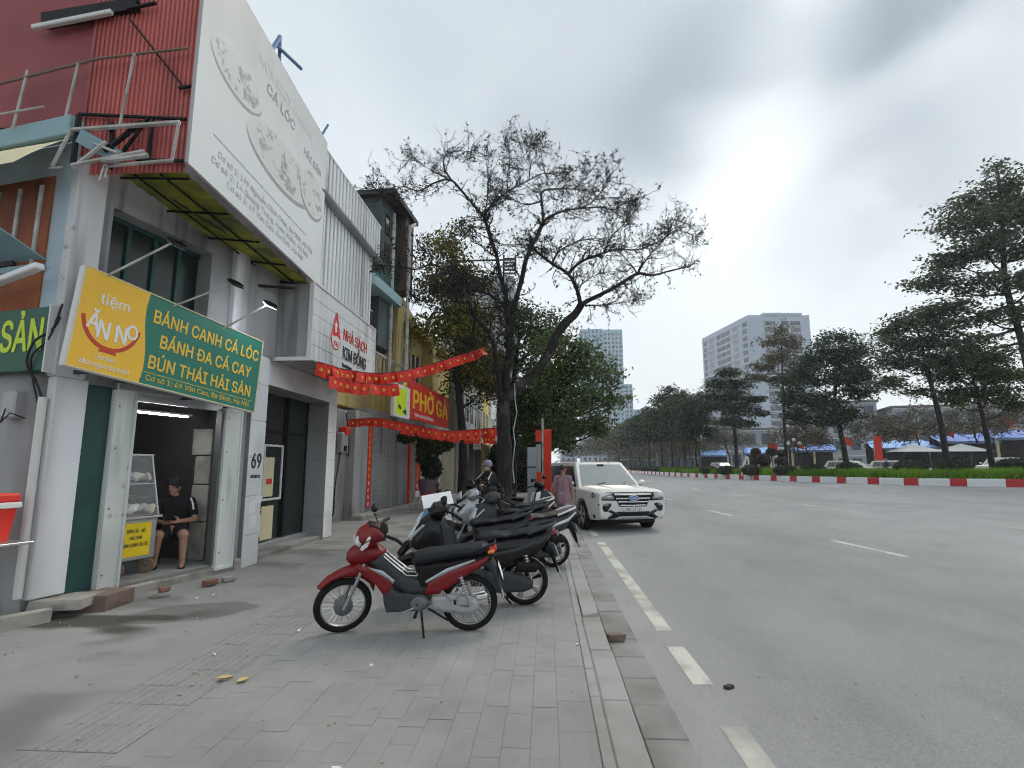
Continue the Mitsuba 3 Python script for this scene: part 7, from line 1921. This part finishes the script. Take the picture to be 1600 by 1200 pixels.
for k, (x, y) in enumerate(((23.1, 52.5),)):
    lp = thing('garden_lamp', 'dark garden lamp post with pale globes on the median', 'lamp')
    part(lp, 'post', tube([(x, y, .5), (x, y, 3.9)], [.09, .05], 8), 'm_dark')
    part(lp, 'arm', tube([(x - .5, y, 3.55), (x, y, 3.4), (x + .5, y, 3.55)], .03, 6), 'm_dark')
    for o in (-.5, .5):
        part(lp, 'globe', sph((x + o, y, 3.72), .17, 14), 'm_shade_white', True)
    part(lp, 'globe', sph((x, y, 4.05), .17, 14), 'm_shade_white', True)

# ---------------------------------------------------------------- far side: cars, banners, awnings, low buildings
c_a = car(mat4(28.2, 52.5, .55, math.radians(-60)), 'white hatchback behind the median bushes near the orange red banner', 'white cars on the far carriageway', detail=False, L=4.2, H=1.55, W=.88)
c_b = car(mat4(32.3, 52.5, .6, math.radians(-58)), 'white saloon right of the far motorbike rider behind the bush', 'white cars on the far carriageway', detail=False, L=4.5, H=1.50, W=.88)
c_c = car(mat4(39.3, 50.2, .7, math.radians(-150)), 'white car at the right edge behind the thick dark trunk', 'white cars on the far carriageway', detail=False, L=4.7, H=1.65, W=.92)
c_d = car(mat4(24.5, 78, .5, math.radians(-80)), 'small white car far behind the median hedge left of the arch', 'white cars on the far carriageway', detail=False, L=4.2, H=1.55, W=.88)
fr = thing('person', 'tiny far rider in dark clothes on a motorbike between two white cars', 'person')
M_ = mat4(30.3, 51.5, .55, math.radians(-70))
hip, chest, neck, hd = V3(.2, 0, .9), V3(.28, 0, 1.25), V3(.3, 0, 1.4), V3(.33, 0, 1.55)
bn = [((hip, .15), (chest, .17)), ((chest, .12), (neck, .07))]
for s in (1, -1):
    bn += [((V3(.3, s * .19, 1.33), .07), (V3(.45, s * .28, 1.12), .05)), ((V3(.45, s * .28, 1.12), .05), (V3(.68, s * .28, 1.05), .04)), ((hip + V3(0, s * .1, 0), .11), (V3(.6, s * .2, .72), .08)), ((V3(.6, s * .2, .72), .07), (V3(.5, s * .18, .4), .05))]
    bn += hand(V3(.68, s * .28, 1.05), V3(1, 0, 0), V3(0, -s, .3), 1.0, .9)
part(fr, 'body', tf(vf(skinmesh(bn, fine=.05, it=4)), M_), 'm_cloth_black', 60)
hm, HM = head_mesh(hd, 0)
part(fr, 'head', tf(hm, M_), 'm_skin', 60)
part(fr, 'helmet', tf(sph((.31, 0, 1.60), (.15, .14, .12), 16), M_), 'm_helmet', True)
frb = dup(w2, 'far motorbike under the tiny rider between two white cars', M_, group='motorbike of the far rider', swap={'m_moto_white': 'm_case_grey'})


def street_banner(x, y, z0, z1, w, ang, label, r=.05):
    t = thing('street_banner', label, 'banner', 'orange red street banners and flags')
    M = mat4(x, y, 0, ang)
    part(t, 'pole', tf(tube([(0, 0, .1), (0, 0, z1 + .35)], .03, 6), M), 'm_pole_pale')
    n = 12
    z = np.linspace(z0, z1, n)
    v = np.vstack([np.c_[np.full(n, .04), .03 * np.sin(z * 3), z], np.c_[np.full(n, .04 + w), .06 * np.sin(z * 2.1 + 1), z]])
    v2 = v + [0, .012, 0]
    f = np.array([[i, i + 1, i + 1 + n] for i in range(n - 1)] + [[i, i + 1 + n, i + n] for i in range(n - 1)])
    part(t, 'cloth', tf(cat((v, f), (v2, f[:, ::-1])), M), 'm_banner_red', True)
    return t, M


street_banner(33.4, 58, 1.4, 4.6, .72, -.15, 'tall orange red banner standing among the far white cars')
sb1, SBM = street_banner(-.10, 17.5, .55, 2.85, .24, -.1, 'tall red banner on a thin pole beside the white car and grey cabinet')
part(sb1, 'side_cloth', tf(bx(-.22, -.02, 0, .012, 2.45, 2.82), SBM), 'm_banner_red')
part(sb1, 'side_cloth', tf(bx(-.2, -.02, 0, .012, .9, 1.5), SBM), 'm_banner_red')
for k, (x, y, z) in enumerate(((52.0, 62, 6.0), (49.5, 62.5, 6.5), (44.3, 64, 5.6), (41.5, 66, 5.9), (36.5, 70, 4.8), (32.5, 74, 4.6), (30.8, 78, 4.4), (54.4, 60, 6.2))):
    t = thing('flag', ('red flag at the right edge above the blue awnings', 'bright red flag above the long blue awning', 'thin red flag before the pale blue awning', 'red flag left of the leaning median trunk', 'small red flag right of the leaning trunk', 'small red flag by the blue stall roof', 'tiny red flag left of the blue stall roof', 'red flag half cut by the right edge')[k], 'flag', 'orange red street banners and flags')
    part(t, 'pole', tube([(x, y, .5), (x, y, z + .5)], .04, 6), 'm_dark')
    n = 7
    u = np.linspace(0, 1, n)
    v = np.vstack([np.c_[x + 1.3 * u, y + .15 * np.sin(u * 5), z + .45 - .35 * u * u], np.c_[x + 1.2 * u, y + .15 * np.sin(u * 5 + .5), z - .5 - .45 * u * u]])
    f = np.array([[i, i + n, i + n + 1] for i in range(n - 1)] + [[i, i + n + 1, i + 1] for i in range(n - 1)])
    part(t, 'cloth', cat((v, f), (v + [0, .01, 0], f[:, ::-1])), 'm_banner_red', True)
# market stalls with blue and white roofs
for k, (x, y, w, d, h, mt, lb) in enumerate(((41.5, 66, 6.5, 3, 4.6, 'm_blue_awning_pale', 'pale blue stall roof behind the forked brown tree'), (46.5, 63, 5.5, 3, 5.2, 'm_blue_awning', 'bright blue stall roof between the dark trunks'), (51.5, 61, 6.5, 3, 5.5, 'm_blue_awning', 'long blue stall roof at the right edge'), (36.0, 76, 5.5, 3, 4.6, 'm_blue_awning', 'dull blue stall roof behind the orange red banner'), (31.6, 84, 3.6, 3, 4.4, 'm_blue_awning_pale', 'small bright blue stall roof right of the garden lamp'), (27.5, 92, 4, 3, 4.2, 'm_blue_awning_pale', 'far pale blue stall roof right of the topiary'))):
    t = thing('market_stall', lb, 'stall', 'market stalls with blue roofs across the road')
    M = mat4(x, y, .6, math.radians(-16))
    n = 9
    u = np.linspace(-.5, .5, n)
    sag = .12 * np.cos(u * 18)
    v = np.vstack([np.c_[u * w, np.full(n, 0), h - .6 - .9 + sag * .5], np.c_[u * w, np.full(n, d), h - .6 + sag]])
    f = np.array([[i, i + 1, i + n + 1] for i in range(n - 1)] + [[i, i + n + 1, i + n] for i in range(n - 1)])
    part(t, 'roof', tf(cat((v, f), (v - [0, 0, .03], f[:, ::-1])), M), mt)
    part(t, 'back', tf(bx(-w / 2, w / 2, d, d + .1, 0, h - .8), M), 'm_dark')
    part(t, 'valance', tf(bx(-w / 2, w / 2, -.03, 0, h - 1.75, h - 1.48), M), 'm_moto_blue')
    for a in (-.48, 0, .48):
        part(t, 'post', tf(bx(a * w - .12, a * w + .12, .05, .25, 0, h - 1.5), M), 'm_cream' if k in (2, 3, 4) else 'm_dark')
    part(t, 'counter', tf(bx(-w * .4, w * .4, .6, 1.6, 0, 1.0), M), ('m_wood_dark', 'm_far_grey')[k % 2])
for k, (x, y) in enumerate(((38.6, 60), (42.6, 59))):
    t = thing('parasol_stall', ('low white canvas roof before the forked brown tree', 'low white canvas roof left of the thick leaning trunk')[k], 'canopy', 'low white canvas roofs across the road')
    v = [(x - 2.2, y - 1.4, 3.1), (x + 2.2, y - 1.4, 3.1), (x + 2.2, y + 1.4, 3.1), (x - 2.2, y + 1.4, 3.1), (x, y, 3.9)]
    part(t, 'canvas', hullp(v), 'm_shade_white')
    for a in (-2, 2):
        for b in (-1.3, 1.3):
            part(t, 'post', tube([(x + a, y + b, .6), (x + a, y + b, 3.1)], .05, 6), 'm_dark')
    part(t, 'counter', bx(x - 1.6, x + 1.6, y, y + 1, .6, 1.6), 'm_wood_dark')


def block(label, x0, y0, w, d, h, ang, mt, floors, cols, wall_h=0, roof='m_roof_grey', z=.5):
    t = thing('far_building', label, 'building', 'low buildings across the road')
    M = mat4(x0, y0, z, ang)
    part(t, 'wall', tf(bx(0, w, 0, d, 0, h), M), mt)
    part(t, 'roof', tf(bx(-.3, w + .3, -.3, d + .3, h, h + .35), M), roof)
    fh = h / floors
    cw = w / cols
    for i in range(floors):
        for j in range(cols):
            part(t, 'window', tf(bx(j * cw + cw * .2, (j + 1) * cw - cw * .2, -.06, .02, i * fh + fh * .30, i * fh + fh * .82), M), 'm_win_tower')
        part(t, 'ledge', tf(bx(0, w, -.14, 0, i * fh + fh * .93, i * fh + fh), M), 'm_far_white')
    return t


block('grey blue three storey house behind the orange red banner', 44, 92, 9, 8, 11.2, -.25, 'm_far_grey', 4, 4)
block('pale grey house with broad roof behind the forked brown tree', 54, 88, 12, 8, 10.0, -.25, 'm_far_grey', 3, 4)
block('grey house behind the bright blue stall roof', 63, 80, 12, 8, 9.4, -.25, 'm_far_grey', 3, 4)
block('white low house behind the topiary balls', 33, 110, 11, 8, 8.0, -.2, 'm_far_grey', 2, 4)
block('pale house seen through the receding median row', 27, 135, 12, 8, 6.4, -.15, 'm_roof_grey', 2, 4)
block('grey house at the right edge above the blue awnings', 71, 74, 14, 8, 11.5, -.3, 'm_far_grey', 3, 5)
block('long low grey wall building left of the small blue stall', 22, 165, 14, 8, 6.0, -.1, 'm_roof_grey', 2, 5)
# pale apartment tower above the median trees
A, B, C_ = np.array([93.6, 250.0]), np.array([86.0, 297.0]), np.array([122.0, 252.0])
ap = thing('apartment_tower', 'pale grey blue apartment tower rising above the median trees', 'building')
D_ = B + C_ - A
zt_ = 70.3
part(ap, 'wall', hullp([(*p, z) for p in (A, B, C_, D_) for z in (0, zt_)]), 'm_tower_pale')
u_, L1 = (B - A) / np.linalg.norm(B - A), np.linalg.norm(B - A)
n1 = np.array([u_[1], -u_[0]])
n1 = n1 if n1[0] < 0 else -n1
u2, L2 = (C_ - A) / np.linalg.norm(C_ - A), np.linalg.norm(C_ - A)
n2 = np.array([u2[1], -u2[0]])
n2 = n2 if n2[1] < 0 else -n2


def wall_box(o, u, n, a0, a1, z0, z1, d0, d1):
    return hullp([(*(o + u * a + n * d), z) for a in (a0, a1) for z in (z0, z1) for d in (d0, d1)])


FH = 3.3
for i in range(5, 20):
    z = 2.2 + i * FH
    for a0, a1, mt in ((1.5, 5.5, 'm_win_tower'), (9.5, 14.5, 'm_far_grey'), (17.5, 21.5, 'm_win_tower'), (22.3, 26.5, 'm_win_tower'), (27.3, 31, 'm_win_tower'), (34.5, 40.0, 'm_far_grey'), (42.5, 46, 'm_win_tower')):
        part(ap, 'window', wall_box(A, u_, n1, a0, a1, z + .5, z + 2.5, -.1, .12), mt)
    part(ap, 'floor_band', wall_box(A, u_, n1, 0, L1, z + 2.8, z + 3.15, 0, .3), 'm_far_white')
    for a0, a1 in ((7.5, 12.5), (15.5, 18.5), (19.5, 24)):
        part(ap, 'window', wall_box(A, u2, n2, a0, a1, z + .5, z + 2.5, -.1, .12), 'm_win_tower')
    part(ap, 'balcony', wall_box(A, u2, n2, 6.8, 24.5, z - .1, z + .35, 0, .9), 'm_far_white')
part(ap, 'parapet', wall_box(A, u2, n2, 7, 25, zt_ - .2, zt_ + 1.0, -14, .4), 'm_tower_pale')
# hazy towers at the end of the street
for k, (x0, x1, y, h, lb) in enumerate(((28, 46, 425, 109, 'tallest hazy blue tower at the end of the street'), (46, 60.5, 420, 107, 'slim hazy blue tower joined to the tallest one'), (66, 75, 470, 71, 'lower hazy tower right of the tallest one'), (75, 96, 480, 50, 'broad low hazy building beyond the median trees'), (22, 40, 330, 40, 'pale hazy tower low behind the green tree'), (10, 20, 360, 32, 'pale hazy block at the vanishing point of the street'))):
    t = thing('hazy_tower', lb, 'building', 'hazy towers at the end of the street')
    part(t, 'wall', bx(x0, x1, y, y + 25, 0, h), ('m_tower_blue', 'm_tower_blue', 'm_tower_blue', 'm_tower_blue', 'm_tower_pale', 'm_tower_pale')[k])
    ms, wn = [], []
    nf, nc = int(h / 3.5), int((x1 - x0) / 2.6)
    for i in range(nf):
        for j in range(nc):
            a = x0 + (j + .2) * (x1 - x0) / nc
            wn.append(bx(a, a + 1.4, y - .15, y + .1, i * 3.5 + 1, i * 3.5 + 2.8))
    for j in range(nc + 1):
        a = x0 + j * (x1 - x0) / nc
        ms.append(bx(a - .2, a + .2, y - .4, y, 0, h * (.55 if k == 0 else .95)))
    part(t, 'windows', cat(*wn), 'm_win_tower', kind='stuff')
    part(t, 'fins', cat(*ms), 'm_far_white', kind='stuff')
mb_ = thing('rooftop_block', 'grey block with a slatted rooftop frame seen through the bare branches', 'building')
part(mb_, 'wall', bx(-12, -3.6, 62, 74, 0, 24), 'm_far_grey')
part(mb_, 'rail', tube([(-11, 62, 26), (-3.4, 62, 26)], .12, 6), 'm_dark')
for k in range(5):
    part(mb_, 'slat', bx(-4.8, -3.4, 61.9, 62.1, 24.2 + k * .45, 24.4 + k * .45), 'm_plastic_grey')
for x_ in (-11, -4.8, -3.4):
    part(mb_, 'post', bx(x_ - .1, x_ + .1, 61.9, 62.1, 24, 26.6), 'm_plastic_grey')
# ---------------------------------------------------------------- strings of red flags, potted plant, boards, chairs, litter
from math import cos, sin


def star(r):
    return Polygon([((r if k % 2 == 0 else r * .42) * math.sin(k * PI / 5), (r if k % 2 == 0 else r * .42) * math.cos(k * PI / 5)) for k in range(10)])


def garland(label, pts, n, w, h, seed, sag_gap=1.0):
    g_ = thing('flag_garland', label, 'garland')
    c = catmull(pts, 30)
    L = np.r_[0, np.cumsum(np.linalg.norm(np.diff(c, axis=0), axis=1))]
    part(g_, 'string', tube(c[::4], .008, 5), 'm_dark', True)
    r = np.random.default_rng(seed)
    for k in range(n):
        s = (k + .5) / n * L[-1]
        p = np.array([np.interp(s, L, c[:, i]) for i in range(3)])
        q = np.array([np.interp(min(s + .2, L[-1]), L, c[:, i]) for i in range(3)])
        d = q - p
        a = math.atan2(d[1], d[0]) + r.normal() * .16
        tilt = math.atan2(d[2], math.hypot(d[0], d[1]))
        ww, hh = w * r.uniform(.92, 1.05), h * r.uniform(.92, 1.05)
        u = np.linspace(-.5, .5, 5)
        v_ = np.linspace(0, 1, 4)
        V = []
        ph = r.random() * 6
        for b in v_:
            for t in u:
                V.append((t * ww, .035 * b * math.sin(t * 7 + ph) + .05 * b * (r.random() * .2 + math.sin(ph)), -b * hh))
        V = np.array(V)
        F = np.array([[i * 5 + j, i * 5 + j + 1, i * 5 + j + 6] for i in range(3) for j in range(4)] + [[i * 5 + j, i * 5 + j + 6, i * 5 + j + 5] for i in range(3) for j in range(4)])
        M = mat4(*p, a, r.normal() * .18, -tilt + r.normal() * .08)
        fk = part(g_, 'flag', tf(cat((V, F), (V + [0, .004, 0], F[:, ::-1])), M), 'm_red')
        sv, sf = prism(star(hh * .16), -.075, .075)
        # the star lies on both faces of the cloth
        sv = sv * [1, 1, .35] + [0, -hh * .5, 0]
        sv = sv[:, [0, 2, 1]] * [1, 1, 1]
        sv[:, 1] += .018 * math.sin(ph) * 1.3
        part(fk, 'star', tf((sv, sf[:, ::-1]), M), 'm_flag_yellow')
    return g_


garland('upper string of red starred flags hung from the bookshop sign to the bare tree', [(-3.97, 9.2, 3.50), (-3.81, 10.2, 3.53), (-3.38, 11.1, 3.62), (-2.75, 11.9, 3.90), (-1.50, 12.75, 4.50)], 22, .27, .24, 5)
garland('small front row of red flags under the bookshop sign corner', [(-3.90, 9.5, 3.32), (-3.70, 10.4, 3.32), (-3.35, 11.0, 3.36), (-3.15, 11.3, 3.42)], 8, .26, .24, 9)
garland('lower string of red flags with yellow stars under the noodle shop sign', [(-5.2, 14.1, 2.90), (-4.39, 14.0, 2.92), (-3.32, 13.8, 2.72), (-2.42, 13.4, 2.55), (-1.15, 12.85, 2.58)], 19, .24, .22, 6)
garland('second lower string of red flags close to the bare tree trunk', [(-4.2, 15.6, 2.82), (-3.3, 15.3, 2.66), (-2.2, 14.6, 2.50), (-1.2, 13.1, 2.42)], 16, .25, .22, 8)

# hanging foliage over the shutters
hg = thing('hanging_plant', 'dark shaggy plants hanging over the shutters below the noodle sign', 'plant')
r_ = np.random.default_rng(44)
C_h = []
for c_, R_, n_ in (((-4.5, 17.6, 2.62), (.35, .5, .22), 500), ((-4.3, 19.4, 2.4), (.35, .6, .38), 800), ((-4.2, 20.8, 2.45), (.35, .6, .42), 800), ((-4.1, 22.2, 2.55), (.35, .6, .30), 600), ((-4.3, 19.0, 1.95), (.25, .35, .3), 300)):
    u = r_.normal(size=(n_, 3))
    u /= np.linalg.norm(u, axis=1, keepdims=True)
    C_h.append(np.array(c_) + u * np.array(R_) * r_.random((n_, 1)) ** .4)
C_h = np.vstack(C_h)
V, F, col = leaves(C_h, .17, r_, 1.6, .3, (.012, .02, .010), (.05, .07, .03))
part(hg, 'leaves', (V, F), 'm_leaf', kind='stuff', color=col)
part(hg, 'rail', tube([(-4.5, 17.0, 2.9), (-4.1, 22.8, 2.9)], .02, 6), 'm_dark')

pp_ = thing('potted_plant', 'dark round shrub in a dark pot on a red and white stand', 'potted plant')
PX_, PY_ = -3.95, 18.5
part(pp_, 'stand', cat(bx(PX_ - .16, PX_ + .16, PY_ - .16, PY_ + .16, SZ, SZ + .30, .03)), 'm_white')
part(pp_, 'base', tf(lathe([(.01, .30), (.24, .30), (.29, .62), (.26, .62), (.01, .60)], 18), mat4(PX_, PY_, SZ)), 'm_red_sign', 40)
part(pp_, 'pot', tf(lathe([(.01, .6), (.26, .6), (.34, 1.08), (.30, 1.08), (.01, 1.02)], 18), mat4(PX_ - .05, PY_, SZ)), 'm_purple_pot', 40)
r_ = np.random.default_rng(45)
u = r_.normal(size=(1100, 3))
u /= np.linalg.norm(u, axis=1, keepdims=True)
V, F, col = leaves(np.array([PX_ + .06, PY_, SZ + 1.45]) + u * [.36, .36, .42] * r_.random((1100, 1)) ** .4, .13, r_, 1, .45, (.010, .014, .010), (.03, .045, .02))
part(pp_, 'foliage', (V, F), 'm_leaf', kind='stuff', color=col)
part(pp_, 'stem', tube([(PX_, PY_, SZ + 1.0), (PX_ + .04, PY_, SZ + 1.5)], .03, 8), 'm_bark_far')
tag(solo('round_basket', tf(lathe([(.01, 0), (.18, .02), (.25, .2), (.18, .34), (.01, .36)], 16), mat4(-3.62, 18.2, SZ + .25)), 'm_letter_lime', 40), 'pale lime round bundle beside the potted plant', 'basket')

# utility cabinet, sign boards, chairs, awning
uc_ = thing('utility_cabinet', 'tall grey blue cabinet standing at the kerb behind the parked scooters', 'cabinet')
part(uc_, 'case', bx(-.62, -.32, 18.4, 18.9, SZ, 2.30, .01), 'm_cabinet')
part(uc_, 'side_panel', bx(-.318, -.17, 18.42, 18.9, SZ, 2.40, .01), 'm_cabinet')
part(uc_, 'seam', bx(-.61, -.33, 18.385, 18.4, 1.62, 1.66), 'm_dark')
part(uc_, 'lock', bx(-.38, -.35, 18.385, 18.4, 1.1, 1.25), 'm_dark')
for lb, q in (('grey blank sign board standing out from the shophouse wall', (-4.3, -3.7, 26.0, 26.1, 2.0, 3.15)), ('narrow white upright sign left of the bare tree trunk', (-3.5, -3.15, 26.3, 26.4, 2.45, 3.45))):
    t_s = thing('sign_board', lb, 'sign')
    part(t_s, 'panel', bx(*q, .01), 'm_case_grey' if 'grey' in lb else 'm_shade_white')
    part(t_s, 'bracket', bx(q[0] - 1.3, q[0], q[2] + .04, q[2] + .07, q[5] - .1, q[5] - .06), 'm_dark')
    if 'white' in lb:
        for k in range(5):
            part(t_s, 'text_row', bx(q[0] + .06, q[1] - .06, q[2] - .006, q[2], q[5] - .2 - k * .17, q[5] - .13 - k * .17), 'm_text_grey')


def chair(x, y, ang, label):
    c = thing('cafe_chair', label, 'chair', 'dark chairs set out before the far shopfront', mat4(x, y, SZ, ang))
    part(c, 'seat', bx(-.21, .21, -.21, .21, .42, .45, .012), 'm_dark')
    for a in (-.17, -.03, .11):
        part(c, 'back_slat', bx(-.22, -.19, a, a + .09, .45, .88, .01), 'm_dark' if a != -.03 else 'm_case_grey')
    part(c, 'back_rail', bx(-.225, -.185, -.2, .22, .86, .90, .01), 'm_dark')
    for a in (-.18, .18):
        for b in (-.18, .18):
            part(c, 'leg', tube([(a, b, .43), (a * 1.15, b * 1.15, 0)], .018, 6), 'm_dark')


chair(-3.75, 25.6, -1.2, 'dark chair left of the low table before the far shopfront')
chair(-2.95, 25.9, -1.9, 'dark chair nearer the bare tree before the far shopfront')
tb_ = thing('cafe_table', 'low grey table between the two dark chairs', 'table')
part(tb_, 'top', bx(-3.6, -3.1, 25.3, 25.8, SZ + .55, SZ + .58, .01), 'm_case_grey')
for a in (-3.55, -3.15):
    for b in (25.35, 25.75):
        part(tb_, 'leg', tube([(a, b, SZ), (a, b, SZ + .56)], .016, 6), 'm_dark')

# litter on the pavement and the road
mk_b = np.random.default_rng(50)


def chunk(name, x, y, z, s, a, mt, label, cat_, r=None):
    p = (np.array([[i, j, l] for i in (-.5, .5) for j in (-.5, .5) for l in (-.5, .5)]) + (mk_b.random((8, 3)) - .5) * .22) * s
    p = np.vstack([p, (mk_b.random((12, 3)) - .5) * np.array(s) * .98])
    return solo(name, tf(hullp(p), mat4(x, y, z, a)), mt, label=label, cat=cat_)


chunk('brick', .655, 5.66, .045, (.17, .10, .06), .15, 'm_dull_brick', 'loose brick lying in the gutter by the broken kerb', 'brick')
chunk('stone', .455, 5.86, .10, (.12, .13, .05), .4, 'm_stone', 'broken kerb fragment in the gap of the kerb', 'stone')
chunk('mud_clod', 1.385, 4.56, .02, (.075, .045, .03), .6, 'm_soil', 'dark mud clod lying beside the white road dash', 'clod')
for k, (x, y, a, L_, lb) in enumerate(((-2.36, 4.11, .2, .13, 'larger curled yellow leaf on the pavement'), (-2.20, 4.08, .9, .09, 'smaller curled yellow leaf beside the larger one'))):
    n = 9
    u = np.linspace(0, 1, n)
    wd = .032 * np.sin(u * PI) ** .8
    v = np.vstack([np.c_[(u - .5) * L_, wd, .004 + .022 * (u - .4) ** 2 * 2 + wd * .5], np.c_[(u - .5) * L_, 0 * u, .004 + .02 * (u - .4) ** 2], np.c_[(u - .5) * L_, -wd, .004 + .022 * (u - .4) ** 2 * 2 + wd * .5]])
    f = np.array([[i + o, i + 1 + o, i + 1 + n + o] for o in (0, n) for i in range(n - 1)] + [[i + o, i + 1 + n + o, i + n + o] for o in (0, n) for i in range(n - 1)])
    solo('dry_leaf', tf(cat((v, f), (v + [0, 0, .0015], f[:, ::-1])), mat4(x, y, SZ + .002, a)), 'm_leaf_yellow', True, label=lb, cat='leaf')
for k, (x, y, w_, lb) in enumerate(((-4.13, 6.46, .05, 'white paper scrap nearest the food cart'), (-4.10, 6.66, .06, 'white paper scrap beyond the first scrap by the food cart'), (-4.0, 6.6, .05, 'white paper scrap right of the other two by the food cart'), (-1.38, 4.46, .04, 'lone white scrap before the red motorcycle'), (-2.34, 5.30, .045, 'white scrap by the front wheel of the red motorcycle'), (-2.75, 4.62, .04, 'white scrap on the ribbed tiles'), (-1.10, 3.0, .05, 'white scrap close to the bottom edge'), (.25, 5.05, .05, 'white scrap on the edging strip'))):
    p = (mk_b.random((7, 3)) - .5) * [w_ * 1.6, w_, .018]
    solo('paper_scrap', tf(hullp(p), mat4(x, y, SZ + .008, k)), 'm_paper', label=lb, cat='paper')
dbr = []
for k in range(260):
    x, y = mk_b.uniform(-4.9, .25), mk_b.uniform(2.2, 9)
    s_ = mk_b.uniform(.003, .011)
    dbr.append(tf(bx(-1, 1, -1, 1, -.5, .5, .4), mat4(x, y, SZ + s_ * .3, mk_b.uniform(0, 3), 0, 0, s_)))
part('pavement', 'grit', cat(*dbr), 'm_stone', kind='stuff')
dbr = []
for k in range(160):
    x, y = 1.0 + 7 * mk_b.random() ** 2, mk_b.uniform(3, 14)
    s_ = mk_b.uniform(.004, .011)
    dbr.append(tf(bx(-1, 1, -1, 1, -.5, .5, .4), mat4(x, y, road_z(x) + s_ * .3, mk_b.uniform(0, 3), 0, 0, s_)))
part('road', 'grit', cat(*dbr), 'm_stone', kind='stuff')
# ---------------------------------------------------------------- the air
scene['haze_air'] = {'type': 'homogeneous', 'albedo': {'type': 'rgb', 'value': [0.95, 0.955, 0.96]}, 'sigma_t': {'type': 'rgb', 'value': [0.00055, 0.00055, 0.00055]}, 'phase': {'type': 'hg', 'g': 0.45}}
scene['haze'] = {'type': 'cube', 'to_world': T().translate([0, 480, 75]) @ T().scale([560, 560, 77]), 'bsdf': {'type': 'null'}, 'interior': {'type': 'ref', 'id': 'haze_air'}}
labels['haze'] = {'label': 'thin grey haze filling the street', 'category': 'haze', 'kind': 'stuff'}
